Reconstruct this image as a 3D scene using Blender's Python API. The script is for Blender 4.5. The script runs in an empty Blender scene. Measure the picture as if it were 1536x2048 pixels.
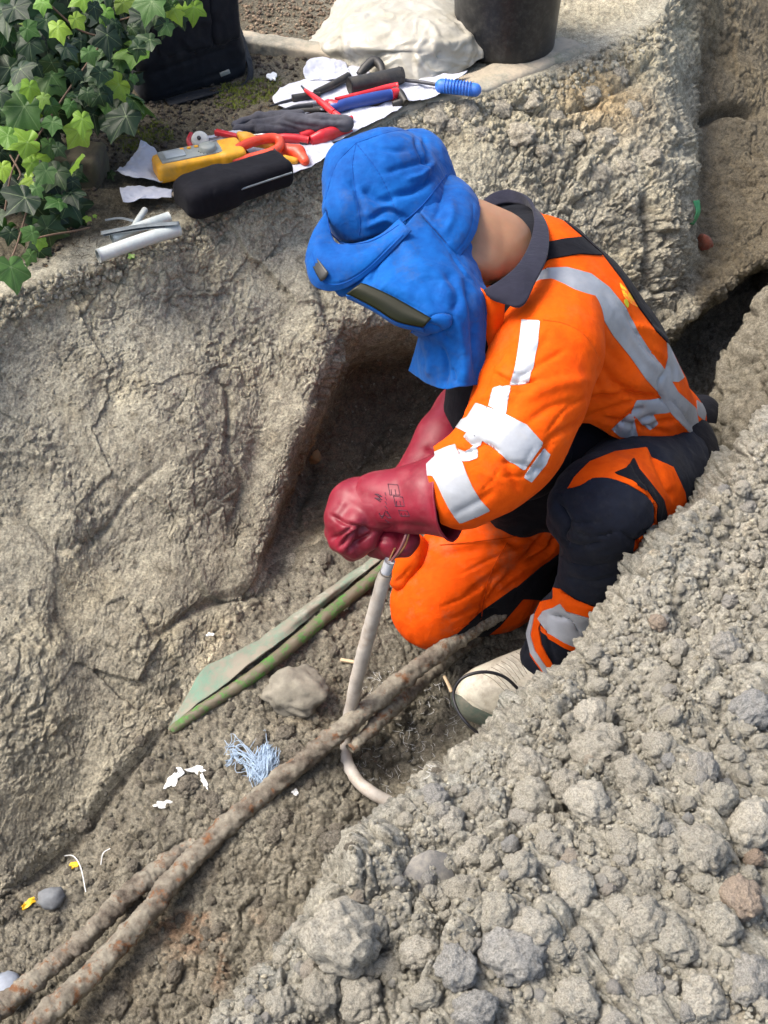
import bpy, math, random
import numpy as np
from mathutils import Vector, Matrix
from mathutils.bvhtree import BVHTree

random.seed(7)
rng = np.random.default_rng(7)
SC = bpy.context.scene

# ------------------------------------------------------------------ camera, sky, sun, exposure
CAMZ = 1.5
F_PX = 2400.0
PITCH = math.radians(45)
cam_d = bpy.data.cameras.new('camera')
cam = bpy.data.objects.new('camera', cam_d)
SC.collection.objects.link(cam)
SC.camera = cam
cam.location = (0, 0, CAMZ)
cam.rotation_euler = (math.radians(90) - PITCH, 0, 0)
cam_d.sensor_fit = 'VERTICAL'
cam_d.sensor_height = 24.0
cam_d.lens = 24.0 * F_PX / 2048.0
cam_d.clip_start = 0.05
cam_d.clip_end = 400

SUN_AZ = math.radians(-88)      # direction the light comes from, measured from +Y, negative = from the left
SUN_EL = math.radians(58)
world = bpy.data.worlds.new('World')
SC.world = world
world.use_nodes = True
wn = world.node_tree
bgn = wn.nodes['Background']
sky = wn.nodes.new('ShaderNodeTexSky')
sky.sky_type = 'NISHITA'
sky.sun_disc = False
sky.sun_elevation = SUN_EL
sky.sun_rotation = SUN_AZ
sky.air_density = 1.0
sky.dust_density = 5.0
sky.ozone_density = 0.4
wn.links.new(sky.outputs[0], bgn.inputs[0])
bgn.inputs[1].default_value = 0.15
sun_d = bpy.data.lights.new('sun', 'SUN')
sun_d.energy = 1.7
sun_d.angle = math.radians(24)
sun_d.color = (1.0, 0.965, 0.90)
sun = bpy.data.objects.new('sun', sun_d)
SC.collection.objects.link(sun)
sd = Vector((math.sin(SUN_AZ) * math.cos(SUN_EL), math.cos(SUN_AZ) * math.cos(SUN_EL), math.sin(SUN_EL)))
sun.rotation_euler = (-sd).to_track_quat('-Z', 'Y').to_euler()
SC.view_settings.view_transform = 'Standard'
SC.view_settings.look = 'None'
SC.view_settings.gamma = 1.0
SC.view_settings.use_curve_mapping = False
SC.view_settings.exposure = 1.3
SC.render.engine = 'CYCLES'
SC.cycles.max_bounces = 6
SC.cycles.use_denoising = True

# ------------------------------------------------------------------ turning a point of the photograph into a place in the world
S45 = math.sin(PITCH); C45 = math.cos(PITCH)
def ray(u, v):
    a = (u - 768.0) / F_PX; b = (1024.0 - v) / F_PX
    return np.array([a, C45 + S45 * b, -S45 + C45 * b])
def at(u, v, t):
    return np.array([0, 0, CAMZ]) + ray(u, v) * t
def atz(u, v, z):
    d = ray(u, v); return np.array([0, 0, CAMZ]) + d * ((z - CAMZ) / d[2])
def depz(u, v, z):
    return (z - CAMZ) / ray(u, v)[2]
def proj(P):
    P = np.asarray(P, dtype=np.float64)
    x = P[..., 0]; y = P[..., 1]; z = P[..., 2] - CAMZ
    t = np.maximum(C45 * y - S45 * z, 0.05); up = S45 * y + C45 * z
    return 768 + F_PX * x / t, 1024 - F_PX * up / t, t

# ------------------------------------------------------------------ noise
def _hash(ix, iy, iz, seed):
    h = (ix.astype(np.uint32) * np.uint32(374761393) + iy.astype(np.uint32) * np.uint32(668265263)
         + iz.astype(np.uint32) * np.uint32(2147483647) + np.uint32(seed * 1274126177 & 0xffffffff))
    h = (h ^ (h >> np.uint32(13))) * np.uint32(1274126177)
    h = (h ^ (h >> np.uint32(16))) * np.uint32(2246822519)
    return h ^ (h >> np.uint32(15))
def perlin(P, scale, seed=0):
    q = (P * scale).astype(np.float32) + np.float32(500)
    i = np.floor(q); f = q - i; i = i.astype(np.int64)
    w = f * f * f * (f * (f * 6 - 15) + 10)
    out = 0
    for dx in (0, 1):
        for dy in (0, 1):
            for dz in (0, 1):
                h = _hash(i[:, 0] + dx, i[:, 1] + dy, i[:, 2] + dz, seed)
                gx = (h & np.uint32(1023)).astype(np.float32) / 511.5 - 1
                gy = ((h >> np.uint32(10)) & np.uint32(1023)).astype(np.float32) / 511.5 - 1
                gz = ((h >> np.uint32(20)) & np.uint32(1023)).astype(np.float32) / 511.5 - 1
                d = gx * (f[:, 0] - dx) + gy * (f[:, 1] - dy) + gz * (f[:, 2] - dz)
                wx = w[:, 0] if dx else 1 - w[:, 0]
                wy = w[:, 1] if dy else 1 - w[:, 1]
                wz = w[:, 2] if dz else 1 - w[:, 2]
                out = out + d * wx * wy * wz
    return out * 1.3
def fbm(P, scale, oct=4, seed=0, gain=0.5, ridge=False):
    a = 1.0; s = 0; tot = 0
    for o in range(oct):
        n = perlin(P, scale * 2.03 ** o, seed + o * 17)
        if ridge: n = 1 - 2 * np.abs(n)
        s = s + a * n; tot += a; a *= gain
    return s / tot
def worley(P, scale, seed=0, jit=1.0, facet=False):
    q = (P * scale).astype(np.float32) + np.float32(500)
    i = np.floor(q); f = q - i; i = i.astype(np.int64)
    d1 = np.full(len(P), 9., np.float32); d2 = d1.copy(); cid = np.zeros(len(P), np.float32); tl = cid.copy()
    for dx in (-1, 0, 1):
        for dy in (-1, 0, 1):
            for dz in (-1, 0, 1):
                h = _hash(i[:, 0] + dx, i[:, 1] + dy, i[:, 2] + dz, seed)
                px = dx + (h & np.uint32(1023)).astype(np.float32) / 1023 * jit
                py = dy + ((h >> np.uint32(10)) & np.uint32(1023)).astype(np.float32) / 1023 * jit
                pz = dz + ((h >> np.uint32(20)) & np.uint32(1023)).astype(np.float32) / 1023 * jit
                d = (px - f[:, 0]) ** 2 + (py - f[:, 1]) ** 2 + (pz - f[:, 2]) ** 2
                near = d < d1
                d2 = np.where(near, d1, np.minimum(d2, d))
                cid = np.where(near, ((h >> np.uint32(7)) & np.uint32(255)).astype(np.float32) / 255, cid)
                if facet:
                    ta = ((h >> np.uint32(3)) & np.uint32(511)).astype(np.float32) / 255.5 - 1; tb = ((h >> np.uint32(12)) & np.uint32(511)).astype(np.float32) / 255.5 - 1; tc = ((h >> np.uint32(21)) & np.uint32(511)).astype(np.float32) / 255.5 - 1
                    tl = np.where(near, ta * (px - f[:, 0]) + tb * (py - f[:, 1]) + tc * (pz - f[:, 2]), tl)
                d1 = np.where(near, d, d1)
    if facet: return np.sqrt(d1), np.sqrt(d2), cid, tl
    return np.sqrt(d1), np.sqrt(d2), cid
def sstep(a, b, x):
    t = np.clip((x - a) / (b - a), 0, 1); return t * t * (3 - 2 * t)

# ------------------------------------------------------------------ objects
ROOTS = {}
def tag(o, label=None, cat=None, group=None, kind=None):
    if label: o['label'] = label
    if cat: o['category'] = cat
    if group: o['group'] = group
    if kind: o['kind'] = kind
    return o
def empty(name, loc, label, cat, group=None):
    o = bpy.data.objects.new(name, None)
    o.empty_display_size = 0.05
    SC.collection.objects.link(o)
    o.location = [float(c) for c in loc]
    ROOTS[o.name] = np.array([float(c) for c in loc])
    return tag(o, label, cat, group)
def base_of(o):
    while o.parent: o = o.parent
    return ROOTS.get(o.name, np.zeros(3))
def mesh_data(name, V, F, smooth=True, mat=None, attrs=None, uv=None):
    me = bpy.data.meshes.new(name)
    V = np.ascontiguousarray(V, dtype=np.float32)
    if isinstance(F, np.ndarray):
        n, k = F.shape
        me.vertices.add(len(V)); me.vertices.foreach_set('co', V.ravel())
        me.loops.add(n * k); me.loops.foreach_set('vertex_index', F.astype(np.int32).ravel())
        me.polygons.add(n)
        me.polygons.foreach_set('loop_start', np.arange(0, n * k, k, dtype=np.int32))
        me.update(calc_edges=True); me.validate()
    else:
        me.from_pydata(V.tolist(), [], F); me.update()
    if smooth: me.polygons.foreach_set('use_smooth', np.ones(len(me.polygons), dtype=bool))
    if attrs:
        for k_, a in attrs.items():
            a = np.asarray(a, dtype=np.float32)
            if a.ndim == 2:
                at_ = me.attributes.new(k_, 'FLOAT_COLOR', 'POINT')
                if a.shape[1] == 3: a = np.concatenate([a, np.ones((len(a), 1), np.float32)], 1)
                at_.data.foreach_set('color', a.ravel())
            else:
                at_ = me.attributes.new(k_, 'FLOAT', 'POINT'); at_.data.foreach_set('value', a)
    if mat: me.materials.append(mat)
    return me
def add(name, V, F, mat, parent=None, smooth=True, attrs=None):
    V = np.asarray(V, dtype=np.float64)
    if parent is not None: V = V - base_of(parent)
    me = mesh_data(name, V, F, smooth, mat, attrs)
    o = bpy.data.objects.new(name, me)
    SC.collection.objects.link(o)
    if parent is not None: o.parent = parent
    return o
def solo(name, V, F, mat, label, cat, group=None, smooth=True, attrs=None):
    """a top-level thing of one mesh, its origin at its base"""
    V = np.asarray(V, dtype=np.float64)
    b = np.array([V[:, 0].mean(), V[:, 1].mean(), V[:, 2].min()])
    me = mesh_data(name, V - b, F, smooth, mat, attrs)
    o = bpy.data.objects.new(name, me); SC.collection.objects.link(o); o.location = b
    ROOTS[o.name] = b
    return tag(o, label, cat, group)

def tri(F):
    F = np.asarray(F)
    if F.shape[1] == 3: return F
    return np.concatenate([F[:, [0, 1, 2]], F[:, [0, 2, 3]]])
def vnormals(V, F):
    T = tri(F)
    n = np.cross(V[T[:, 1]] - V[T[:, 0]], V[T[:, 2]] - V[T[:, 0]])
    N = np.zeros_like(V)
    for k in range(3):
        for c in range(3):
            N[:, c] += np.bincount(T[:, k], weights=n[:, c], minlength=len(V))
    return N / (np.linalg.norm(N, axis=1, keepdims=True) + 1e-12)
def join(parts):
    Vs = []; Fs = []; o = 0
    for V, F in parts:
        Vs.append(np.asarray(V)); F = np.asarray(F)
        if F.shape[1] == 3: F = np.concatenate([F, F[:, :1] * 0 - 1], 1)
        Fs.append(np.where(F >= 0, F + o, -1)); o += len(V)
    V = np.concatenate(Vs); F = np.concatenate(Fs)
    if (F[:, 3] < 0).all(): return V, F[:, :3]
    if (F[:, 3] < 0).any():
        return V, tri_mixed(F)
    return V, F
def tri_mixed(F):
    q = F[F[:, 3] >= 0]; t = F[F[:, 3] < 0][:, :3]
    return np.concatenate([t, q[:, [0, 1, 2]], q[:, [0, 2, 3]]])

# ------------------------------------------------------------------ splines and lofts
def crom(P, n, closed=False):
    """Catmull-Rom through P (k,d) sampled to n points, even in length"""
    P = np.asarray(P, dtype=np.float64); k = len(P)
    if closed: Q = np.concatenate([P[-1:], P, P[:2]]); seg = k
    else: Q = np.concatenate([2 * P[:1] - P[1:2], P, 2 * P[-1:] - P[-2:-1]]); seg = k - 1
    m = 24; out = []
    for i in range(seg):
        t = np.linspace(0, 1, m, endpoint=False)[:, None]
        a, b, c, d = Q[i], Q[i + 1], Q[i + 2], Q[i + 3]
        out.append(0.5 * ((2 * b) + (-a + c) * t + (2 * a - 5 * b + 4 * c - d) * t ** 2 + (-a + 3 * b - 3 * c + d) * t ** 3))
    out.append(Q[seg + 1][None] if not closed else Q[1][None])
    out = np.concatenate(out)
    L = np.concatenate([[0], np.cumsum(np.linalg.norm(np.diff(out[:, :3], axis=0), axis=1))])
    s = np.linspace(0, L[-1], n + (1 if closed else 0))
    R = np.stack([np.interp(s, L, out[:, c]) for c in range(out.shape[1])], 1)
    return R[:-1] if closed else R
def grid_faces(n, m, cu=False, cv=False):
    """vertices indexed i*m+j"""
    I, J = np.meshgrid(np.arange(n if cu else n - 1), np.arange(m if cv else m - 1), indexing='ij')
    I2 = (I + 1) % n; J2 = (J + 1) % m
    return np.stack([I * m + J, I2 * m + J, I2 * m + J2, I * m + J2], -1).reshape(-1, 4)
def loft(rows, n, m, pix=True):
    """rows: list of control rows, each a list of (u,v,t) or world points -> (n,m,3) smooth grid"""
    R = []
    for r in rows:
        p = np.array([at(*q) if pix else q for q in r], dtype=np.float64)
        R.append(crom(p, m))
    R = np.array(R)
    G = np.zeros((n, m, 3))
    k = len(R); Q = np.concatenate([2 * R[:1] - R[1:2], R, 2 * R[-1:] - R[-2:-1]])
    x = np.linspace(0, k - 1, n)
    for i, xx in enumerate(x):
        s = min(int(xx), k - 2); t = xx - s
        a, b, c, d = Q[s], Q[s + 1], Q[s + 2], Q[s + 3]
        G[i] = 0.5 * ((2 * b) + (-a + c) * t + (2 * a - 5 * b + 4 * c - d) * t ** 2 + (-a + 3 * b - 3 * c + d) * t ** 3)
    return G
def thicken(G, th):
    """closed slab from an (n,m,3) grid"""
    n, m, _ = G.shape
    V = G.reshape(-1, 3); F = grid_faces(n, m); N = vnormals(V, F)
    A = V + N * th / 2; B = V - N * th / 2
    b = n * m
    rim = [(i, 0) for i in range(n)] + [(n - 1, j) for j in range(1, m)] + [(i, m - 1) for i in range(n - 2, -1, -1)] + [(0, j) for j in range(m - 2, 0, -1)]
    rim = np.array([i * m + j for i, j in rim]); r2 = np.roll(rim, -1)
    S = np.stack([r2, rim, rim + b, r2 + b], 1)
    return np.concatenate([A, B]), np.concatenate([F, F[:, ::-1] + b, S])
def frames(C):
    T = np.gradient(C, axis=0); T /= np.linalg.norm(T, axis=1, keepdims=True) + 1e-12
    up = np.array([0, 0, 1.]) if abs(T[0][2]) < 0.9 else np.array([1., 0, 0])
    U = []; u = up
    for t in T:
        u = u - t * np.dot(u, t); u /= np.linalg.norm(u); U.append(u)
    U = np.array(U); W = np.cross(T, U)
    return T, U, W
def tube(C, r, k=12, caps=True, flat=1.0):
    """tube round the points C; r scalar or array; rounded ends"""
    C = np.asarray(C, dtype=np.float64); n = len(C)
    r = np.full(n, r) if np.isscalar(r) else np.asarray(r, dtype=np.float64)
    T, U, W = frames(C)
    a = np.linspace(0, 2 * np.pi, k, endpoint=False)
    V = C[:, None] + r[:, None, None] * (np.cos(a)[None, :, None] * U[:, None] + flat * np.sin(a)[None, :, None] * W[:, None])
    V = V.reshape(-1, 3); F = grid_faces(n, k, cv=True)
    if caps:
        b = len(V)
        V = np.concatenate([V, C[:1] - T[:1] * r[0] * .25, C[-1:] + T[-1:] * r[-1] * .25])
        j = np.arange(k); j2 = (j + 1) % k
        c1 = np.stack([j2, j, j * 0 + b, j * 0 + b], 1); c2 = np.stack([j + (n - 1) * k, j2 + (n - 1) * k, j * 0 + b + 1, j * 0 + b + 1], 1)
        T3 = np.concatenate([tri(F), c1[:, :3], c2[:, :3]])
        return V, T3[:, ::-1]
    return V, F[:, ::-1]
def box(c, sx, sy, sz, R=None, bev=0.0):
    """bevelled box, half sizes sx,sy,sz; R columns are its axes"""
    k = 3
    n = 6
    g = np.linspace(-1, 1, n)
    V = []; F = []
    o = 0
    for ax in range(3):
        for sgn in (-1, 1):
            A, B = np.meshgrid(g, g, indexing='ij')
            P = np.zeros((n, n, 3)); P[..., ax] = sgn; P[..., (ax + 1) % 3] = A * sgn; P[..., (ax + 2) % 3] = B
            V.append(P.reshape(-1, 3)); F.append(grid_faces(n, n) + o); o += n * n
    V = np.concatenate(V); F = np.concatenate(F)
    S = np.array([sx, sy, sz])
    b = bev if bev else min(sx, sy, sz) * 0.15
    b = min(b, min(sx, sy, sz) * .98)
    P = V * S
    inner = np.clip(P, -(S - b), S - b)
    # remap inner grid lines so they sit near the edges
    Q = np.sign(V) * np.where(np.abs(V) > .99, S, np.where(np.abs(V) > .5, S - b * .3, (S - b)))
    Q = np.where(np.abs(V) < .3, V / .2 * (S - b) * .33, Q)
    inner = np.clip(Q, -(S - b), S - b)
    d = Q - inner; l = np.linalg.norm(d, axis=1, keepdims=True)
    Q = np.where(l > 1e-9, inner + d / np.maximum(l, 1e-9) * np.minimum(l, b), Q)
    if R is not None: Q = Q @ np.asarray(R).T
    return Q + np.asarray(c), F
def basis(x, up=(0, 0, 1)):
    x = np.asarray(x, dtype=float); x = x / np.linalg.norm(x)
    u = np.asarray(up, dtype=float); u = u - x * np.dot(u, x); u /= np.linalg.norm(u)
    return np.stack([x, np.cross(u, x), u], 1)
def prism(poly, h, R=None, c=(0, 0, 0), bev=0.0015):
    """extrude a 2D outline (k,2) by thickness h about z=0, softly bevelled"""
    p = np.asarray(poly, dtype=float); k = len(p)
    area = 0.5 * np.sum(p[:, 0] * np.roll(p[:, 1], -1) - np.roll(p[:, 0], -1) * p[:, 1])
    if area < 0: p = p[::-1]
    e = np.roll(p, -1, 0) - p; n = np.stack([e[:, 1], -e[:, 0]], 1); n /= np.linalg.norm(n, axis=1, keepdims=True) + 1e-12
    vn = n + np.roll(n, 1, 0); vn /= np.linalg.norm(vn, axis=1, keepdims=True) + 1e-12
    q = p - vn * bev
    z = lambda a, zz: np.concatenate([a, np.full((k, 1), zz)], 1)
    V = np.concatenate([z(q, -h / 2), z(p, -h / 2 + bev), z(p, h / 2 - bev), z(q, h / 2)])
    from mathutils.geometry import tessellate_polygon
    T = np.array(tessellate_polygon([[Vector((a, b, 0)) for a, b in q]]))
    i = np.arange(k); i2 = (i + 1) % k
    F = []
    for L in range(3):
        F.append(np.stack([i + L * k, i2 + L * k, i2 + (L + 1) * k, i + (L + 1) * k], 1))
    F = tri(np.concatenate(F))
    def orient(T, up):
        a = V[T[:, 1]] - V[T[:, 0]]; b = V[T[:, 2]] - V[T[:, 0]]
        s = np.cross(a, b)[:, 2] * up < 0
        T = T.copy(); T[s] = T[s][:, ::-1]; return T
    F = np.concatenate([F, orient(T + 3 * k, 1), orient(T, -1)])
    if R is not None: V = V @ np.asarray(R).T
    return V + np.asarray(c), F

# ------------------------------------------------------------------ distance fields and their skins
def rcone(a, b, ra, rb):
    a = np.asarray(a); b = np.asarray(b)
    def f(X, Y, Z):
        ba = b - a; L = float(ba @ ba) + 1e-9
        px = X - a[0]; py = Y - a[1]; pz = Z - a[2]
        t = np.clip((px * ba[0] + py * ba[1] + pz * ba[2]) / L, 0, 1)
        return np.sqrt((px - t * ba[0]) ** 2 + (py - t * ba[1]) ** 2 + (pz - t * ba[2]) ** 2) - (ra + (rb - ra) * t)
    f.bb = (np.minimum(a - ra, b - rb), np.maximum(a + ra, b + rb)); return f
def ell(c, r, R=None):
    c = np.asarray(c); r = np.asarray(r, dtype=float)
    R = np.eye(3) if R is None else np.asarray(R)
    def f(X, Y, Z):
        px = X - c[0]; py = Y - c[1]; pz = Z - c[2]
        q = [(px * R[0, i] + py * R[1, i] + pz * R[2, i]) for i in range(3)]
        k0 = np.sqrt(sum((q[i] / r[i]) ** 2 for i in range(3)))
        k1 = np.sqrt(sum((q[i] / r[i] ** 2) ** 2 for i in range(3))) + 1e-9
        return k0 * (k0 - 1) / k1
    m = r.max(); f.bb = (c - m, c + m); return f
def rbox(c, half, R=None, r=.01):
    c = np.asarray(c); half = np.asarray(half, dtype=float)
    R = np.eye(3) if R is None else np.asarray(R)
    def f(X, Y, Z):
        px = X - c[0]; py = Y - c[1]; pz = Z - c[2]
        q = [np.abs(px * R[0, i] + py * R[1, i] + pz * R[2, i]) - (half[i] - r) for i in range(3)]
        o = np.sqrt(sum(np.maximum(a, 0) ** 2 for a in q))
        return o + np.minimum(np.maximum(np.maximum(q[0], q[1]), q[2]), 0) - r
    m = np.abs(R) @ half; f.bb = (c - m, c + m); return f
def smin(a, b, k):
    h = np.clip(0.5 + 0.5 * (b - a) / k, 0, 1)
    return b + (a - b) * h - k * h * (1 - h)
def union(fs, k=0.03):
    def f(X, Y, Z):
        d = fs[0](X, Y, Z)
        for g in fs[1:]: d = smin(d, g(X, Y, Z), k)
        return d
    f.bb = (np.min([g.bb[0] for g in fs], 0), np.max([g.bb[1] for g in fs], 0)); return f
def skin(f, h=0.006, sub=None):
    lo, hi = f.bb; lo = lo - 3 * h - 0.02; hi = hi + 3 * h + 0.02
    ax = [np.arange(lo[i], hi[i] + h, h, dtype=np.float32) for i in range(3)]
    X = ax[0][:, None, None]; Y = ax[1][None, :, None]; Z = ax[2][None, None, :]
    D = f(X, Y, Z).astype(np.float32)
    if sub is not None: D = np.maximum(D, -sub(X, Y, Z))
    S = D < 0
    nx, ny, nz = D.shape
    # cells with a sign change
    c = np.zeros((nx - 1, ny - 1, nz - 1), np.int8)
    for dx in (0, 1):
        for dy in (0, 1):
            for dz in (0, 1):
                c += S[dx:nx - 1 + dx, dy:ny - 1 + dy, dz:nz - 1 + dz]
    act = np.argwhere((c > 0) & (c < 8))
    idx = np.full(c.shape, -1, np.int64); idx[act[:, 0], act[:, 1], act[:, 2]] = np.arange(len(act))
    acc = np.zeros((len(act), 3)); cnt = np.zeros(len(act))
    corners = [(0, 0, 0), (1, 0, 0), (0, 1, 0), (1, 1, 0), (0, 0, 1), (1, 0, 1), (0, 1, 1), (1, 1, 1)]
    for i, p in enumerate(corners):
        for j, q in enumerate(corners):
            if j > i and sum(abs(a - b) for a, b in zip(p, q)) == 1:
                d0 = D[act[:, 0] + p[0], act[:, 1] + p[1], act[:, 2] + p[2]]
                d1 = D[act[:, 0] + q[0], act[:, 1] + q[1], act[:, 2] + q[2]]
                m = (d0 < 0) != (d1 < 0)
                t = np.where(m, d0 / np.where(m, d0 - d1, 1), 0)
                pos = np.array(p) + t[:, None] * (np.array(q) - np.array(p))
                acc += pos * m[:, None]; cnt += m
    V = (act + acc / cnt[:, None]) * h + np.array([a[0] for a in ax])
    F = []
    for axis in range(3):
        s0 = [slice(None)] * 3; s1 = [slice(None)] * 3
        s0[axis] = slice(0, -1); s1[axis] = slice(1, None)
        cr = S[tuple(s0)] != S[tuple(s1)]
        e = np.argwhere(cr)
        a1, a2 = (axis + 1) % 3, (axis + 2) % 3
        e = e[(e[:, a1] > 0) & (e[:, a2] > 0) & (e[:, a1] < D.shape[a1] - 1) & (e[:, a2] < D.shape[a2] - 1)]
        def cell(o1, o2):
            k = e.copy(); k[:, a1] += o1; k[:, a2] += o2
            return idx[k[:, 0], k[:, 1], k[:, 2]]
        q = np.stack([cell(-1, -1), cell(0, -1), cell(0, 0), cell(-1, 0)], 1)
        flip = ~S[tuple(s0)][e[:, 0], e[:, 1], e[:, 2]]
        q[flip] = q[flip][:, ::-1]
        F.append(q)
    return V, np.concatenate(F)
def relax(V, F, it=2, lam=0.5):
    E = np.concatenate([F[:, [0, 1]], F[:, [1, 2]], F[:, [2, 3]], F[:, [3, 0]]]) if F.shape[1] == 4 else np.concatenate([F[:, [0, 1]], F[:, [1, 2]], F[:, [2, 0]]])
    a = np.concatenate([E[:, 0], E[:, 1]]); b = np.concatenate([E[:, 1], E[:, 0]])
    n = np.bincount(a, minlength=len(V))[:, None] + 1e-9
    for _ in range(it):
        S = np.stack([np.bincount(a, weights=V[b, c], minlength=len(V)) for c in range(3)], 1)
        V = V + lam * (S / n - V)
    return V

def poly_sd(poly, u, v):
    """signed distance to a polygon in the photograph's pixels, positive inside"""
    p = np.asarray(poly, dtype=float); k = len(p)
    d = np.full(u.shape, 1e9); ins = np.zeros(u.shape, bool)
    for i in range(k):
        a = p[i]; b = p[(i + 1) % k]
        e = b - a; w0 = u - a[0]; w1 = v - a[1]
        t = np.clip((w0 * e[0] + w1 * e[1]) / (e @ e + 1e-9), 0, 1)
        d = np.minimum(d, (w0 - t * e[0]) ** 2 + (w1 - t * e[1]) ** 2)
        c = ((a[1] > v) != (b[1] > v)) & (u < (b[0] - a[0]) * (v - a[1]) / (b[1] - a[1] + 1e-12) + a[0])
        ins ^= c
    d = np.sqrt(d); return np.where(ins, d, -d)
def smooth_poly(poly, n=6):
    return crom(np.asarray(poly, dtype=float), len(poly) * n, closed=True)
def line_d(line, u, v):
    """distance to a polyline in pixels, and the place along it 0..1"""
    p = crom(np.asarray(line, dtype=float), max(8, len(line) * 5)) if len(line) > 2 else np.asarray(line, dtype=float)
    d = np.full(u.shape, 1e9); s = np.zeros(u.shape); k = len(p) - 1
    for i in range(k):
        a = p[i]; b = p[i + 1]; e = b - a
        w0 = u - a[0]; w1 = v - a[1]
        t = np.clip((w0 * e[0] + w1 * e[1]) / (e @ e + 1e-9), 0, 1)
        dd = (w0 - t * e[0]) ** 2 + (w1 - t * e[1]) ** 2
        m = dd < d; s = np.where(m, (i + t) / k, s); d = np.minimum(d, dd)
    return np.sqrt(d), s
def creases(V, F, strokes, near=None):
    """folds and seams: each stroke (line, width px, depth mm) presses a groove (or, negative, raises a ridge)"""
    N = vnormals(V, F); u, v, t = proj(V)
    view = np.array([0, 0, CAMZ]) - V; view /= np.linalg.norm(view, axis=1, keepdims=True)
    fac = sstep(-0.1, 0.35, (N * view).sum(1))
    D = np.zeros(len(V))
    for line, w, dep in strokes:
        l = np.asarray(line, dtype=float)
        sel = np.where((u > l[:, 0].min() - 4 * w) & (u < l[:, 0].max() + 4 * w) & (v > l[:, 1].min() - 4 * w) & (v < l[:, 1].max() + 4 * w))[0]
        if not len(sel): continue
        d, s = line_d(line, u[sel], v[sel])
        taper = np.clip(np.minimum(s, 1 - s) * 5 + 0.25, 0, 1)
        D[sel] += dep / 1000.0 * np.exp(-(d / w) ** 2) * taper
    return V - N * (D * fac)[:, None]
def clip(V, F, fld):
    """the part of a mesh where fld > 0, cut cleanly through the triangles"""
    T = tri(F); s = fld[T] > 0; c = s.sum(1)
    nv = [V]; edges = {}
    full = T[c == 3]; out = [full]
    part = T[(c == 1) | (c == 2)]
    if len(part):
        sp = fld[part] > 0; cp = sp.sum(1)
        # rotate so that the odd corner is first
        odd = np.where(cp == 1, np.argmax(sp, 1), np.argmin(sp, 1))
        r = np.stack([part[np.arange(len(part)), (odd + k) % 3] for k in range(3)], 1)
        def cut(a, b):
            fa = fld[a]; fb = fld[b]; t = (fa / (fa - fb))[:, None]
            return V[a] * (1 - t) + V[b] * t
        key = np.concatenate([np.sort(r[:, [0, 1]], 1), np.sort(r[:, [0, 2]], 1)])
        pts = np.concatenate([cut(r[:, 0], r[:, 1]), cut(r[:, 0], r[:, 2])])
        uq, first, inv = np.unique(key[:, 0] * (len(V) + 1) + key[:, 1], return_index=True, return_inverse=True)
        nv.append(pts[first]); inv = inv.ravel() + len(V)
        m = len(r); e1 = inv[:m]; e2 = inv[m:]
        one = cp == 1
        out.append(np.stack([r[one, 0], e1[one], e2[one]], 1))
        two = ~one
        out.append(np.stack([e1[two], r[two, 1], r[two, 2]], 1))
        out.append(np.stack([e1[two], r[two, 2], e2[two]], 1))
    Vn = np.concatenate(nv); Tn = np.concatenate(out)
    used, inv = np.unique(Tn, return_inverse=True)
    return Vn[used], inv.reshape(-1, 3)
def shell(V, T, off, N=None):
    """lift a patch off its base by off and give it walls"""
    N = vnormals(V, T) if N is None else N
    A = V + N * off; B = V - N * 0.0015
    V2 = np.concatenate([A, A, B])
    e = np.concatenate([T[:, [0, 1]], T[:, [1, 2]], T[:, [2, 0]]])
    k = e[:, 0].astype(np.int64) * len(V) + e[:, 1]; kr = e[:, 1].astype(np.int64) * len(V) + e[:, 0]
    bd = e[~np.isin(k, kr)]
    b = len(V)
    W = np.concatenate([np.stack([bd[:, 1] + b, bd[:, 0] + b, bd[:, 0] + 2 * b], 1), np.stack([bd[:, 1] + b, bd[:, 0] + 2 * b, bd[:, 1] + 2 * b], 1)])
    used, inv = np.unique(np.concatenate([T, W]), return_inverse=True)
    return V2[used], inv.reshape(-1, 3)
def pieces(V, F):
    F = tri(F); lab = np.arange(len(V))
    while True:
        m = lab[F].min(1); new = lab.copy()
        for k in range(3): np.minimum.at(new, F[:, k], m)
        new = new[new]
        if (new == lab).all(): break
        lab = new
    out = []
    for l in np.unique(lab[F[:, 0]]):
        s = F[lab[F[:, 0]] == l]; used, inv = np.unique(s, return_inverse=True); out.append((V[used], inv.reshape(-1, 3)))
    return sorted(out, key=lambda q: -len(q[1]))
def patch(V, F, polys, off=0.0016, tmax=None, tmin=None, front=False):
    u, v, t = proj(V)
    fld = np.full(len(V), -1e9)
    for p in polys: fld = np.maximum(fld, poly_sd(p, u, v))
    if tmax is not None: fld = np.minimum(fld, (tmax - t) * 1000)
    if tmin is not None: fld = np.minimum(fld, (t - tmin) * 1000)
    if front:
        N = vnormals(V, F); view = np.array([0, 0, CAMZ]) - V; view /= np.linalg.norm(view, axis=1, keepdims=True)
        fld = np.minimum(fld, ((N * view).sum(1) + .15) * 200)
    P, T = clip(V, F, fld)
    if not len(T): return None
    N0 = vnormals(P, T)
    ps = pieces(P, T)
    return [shell(a, b, off) for a, b in ps if len(b) > max(14, .02 * len(ps[0][1]))]
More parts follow.
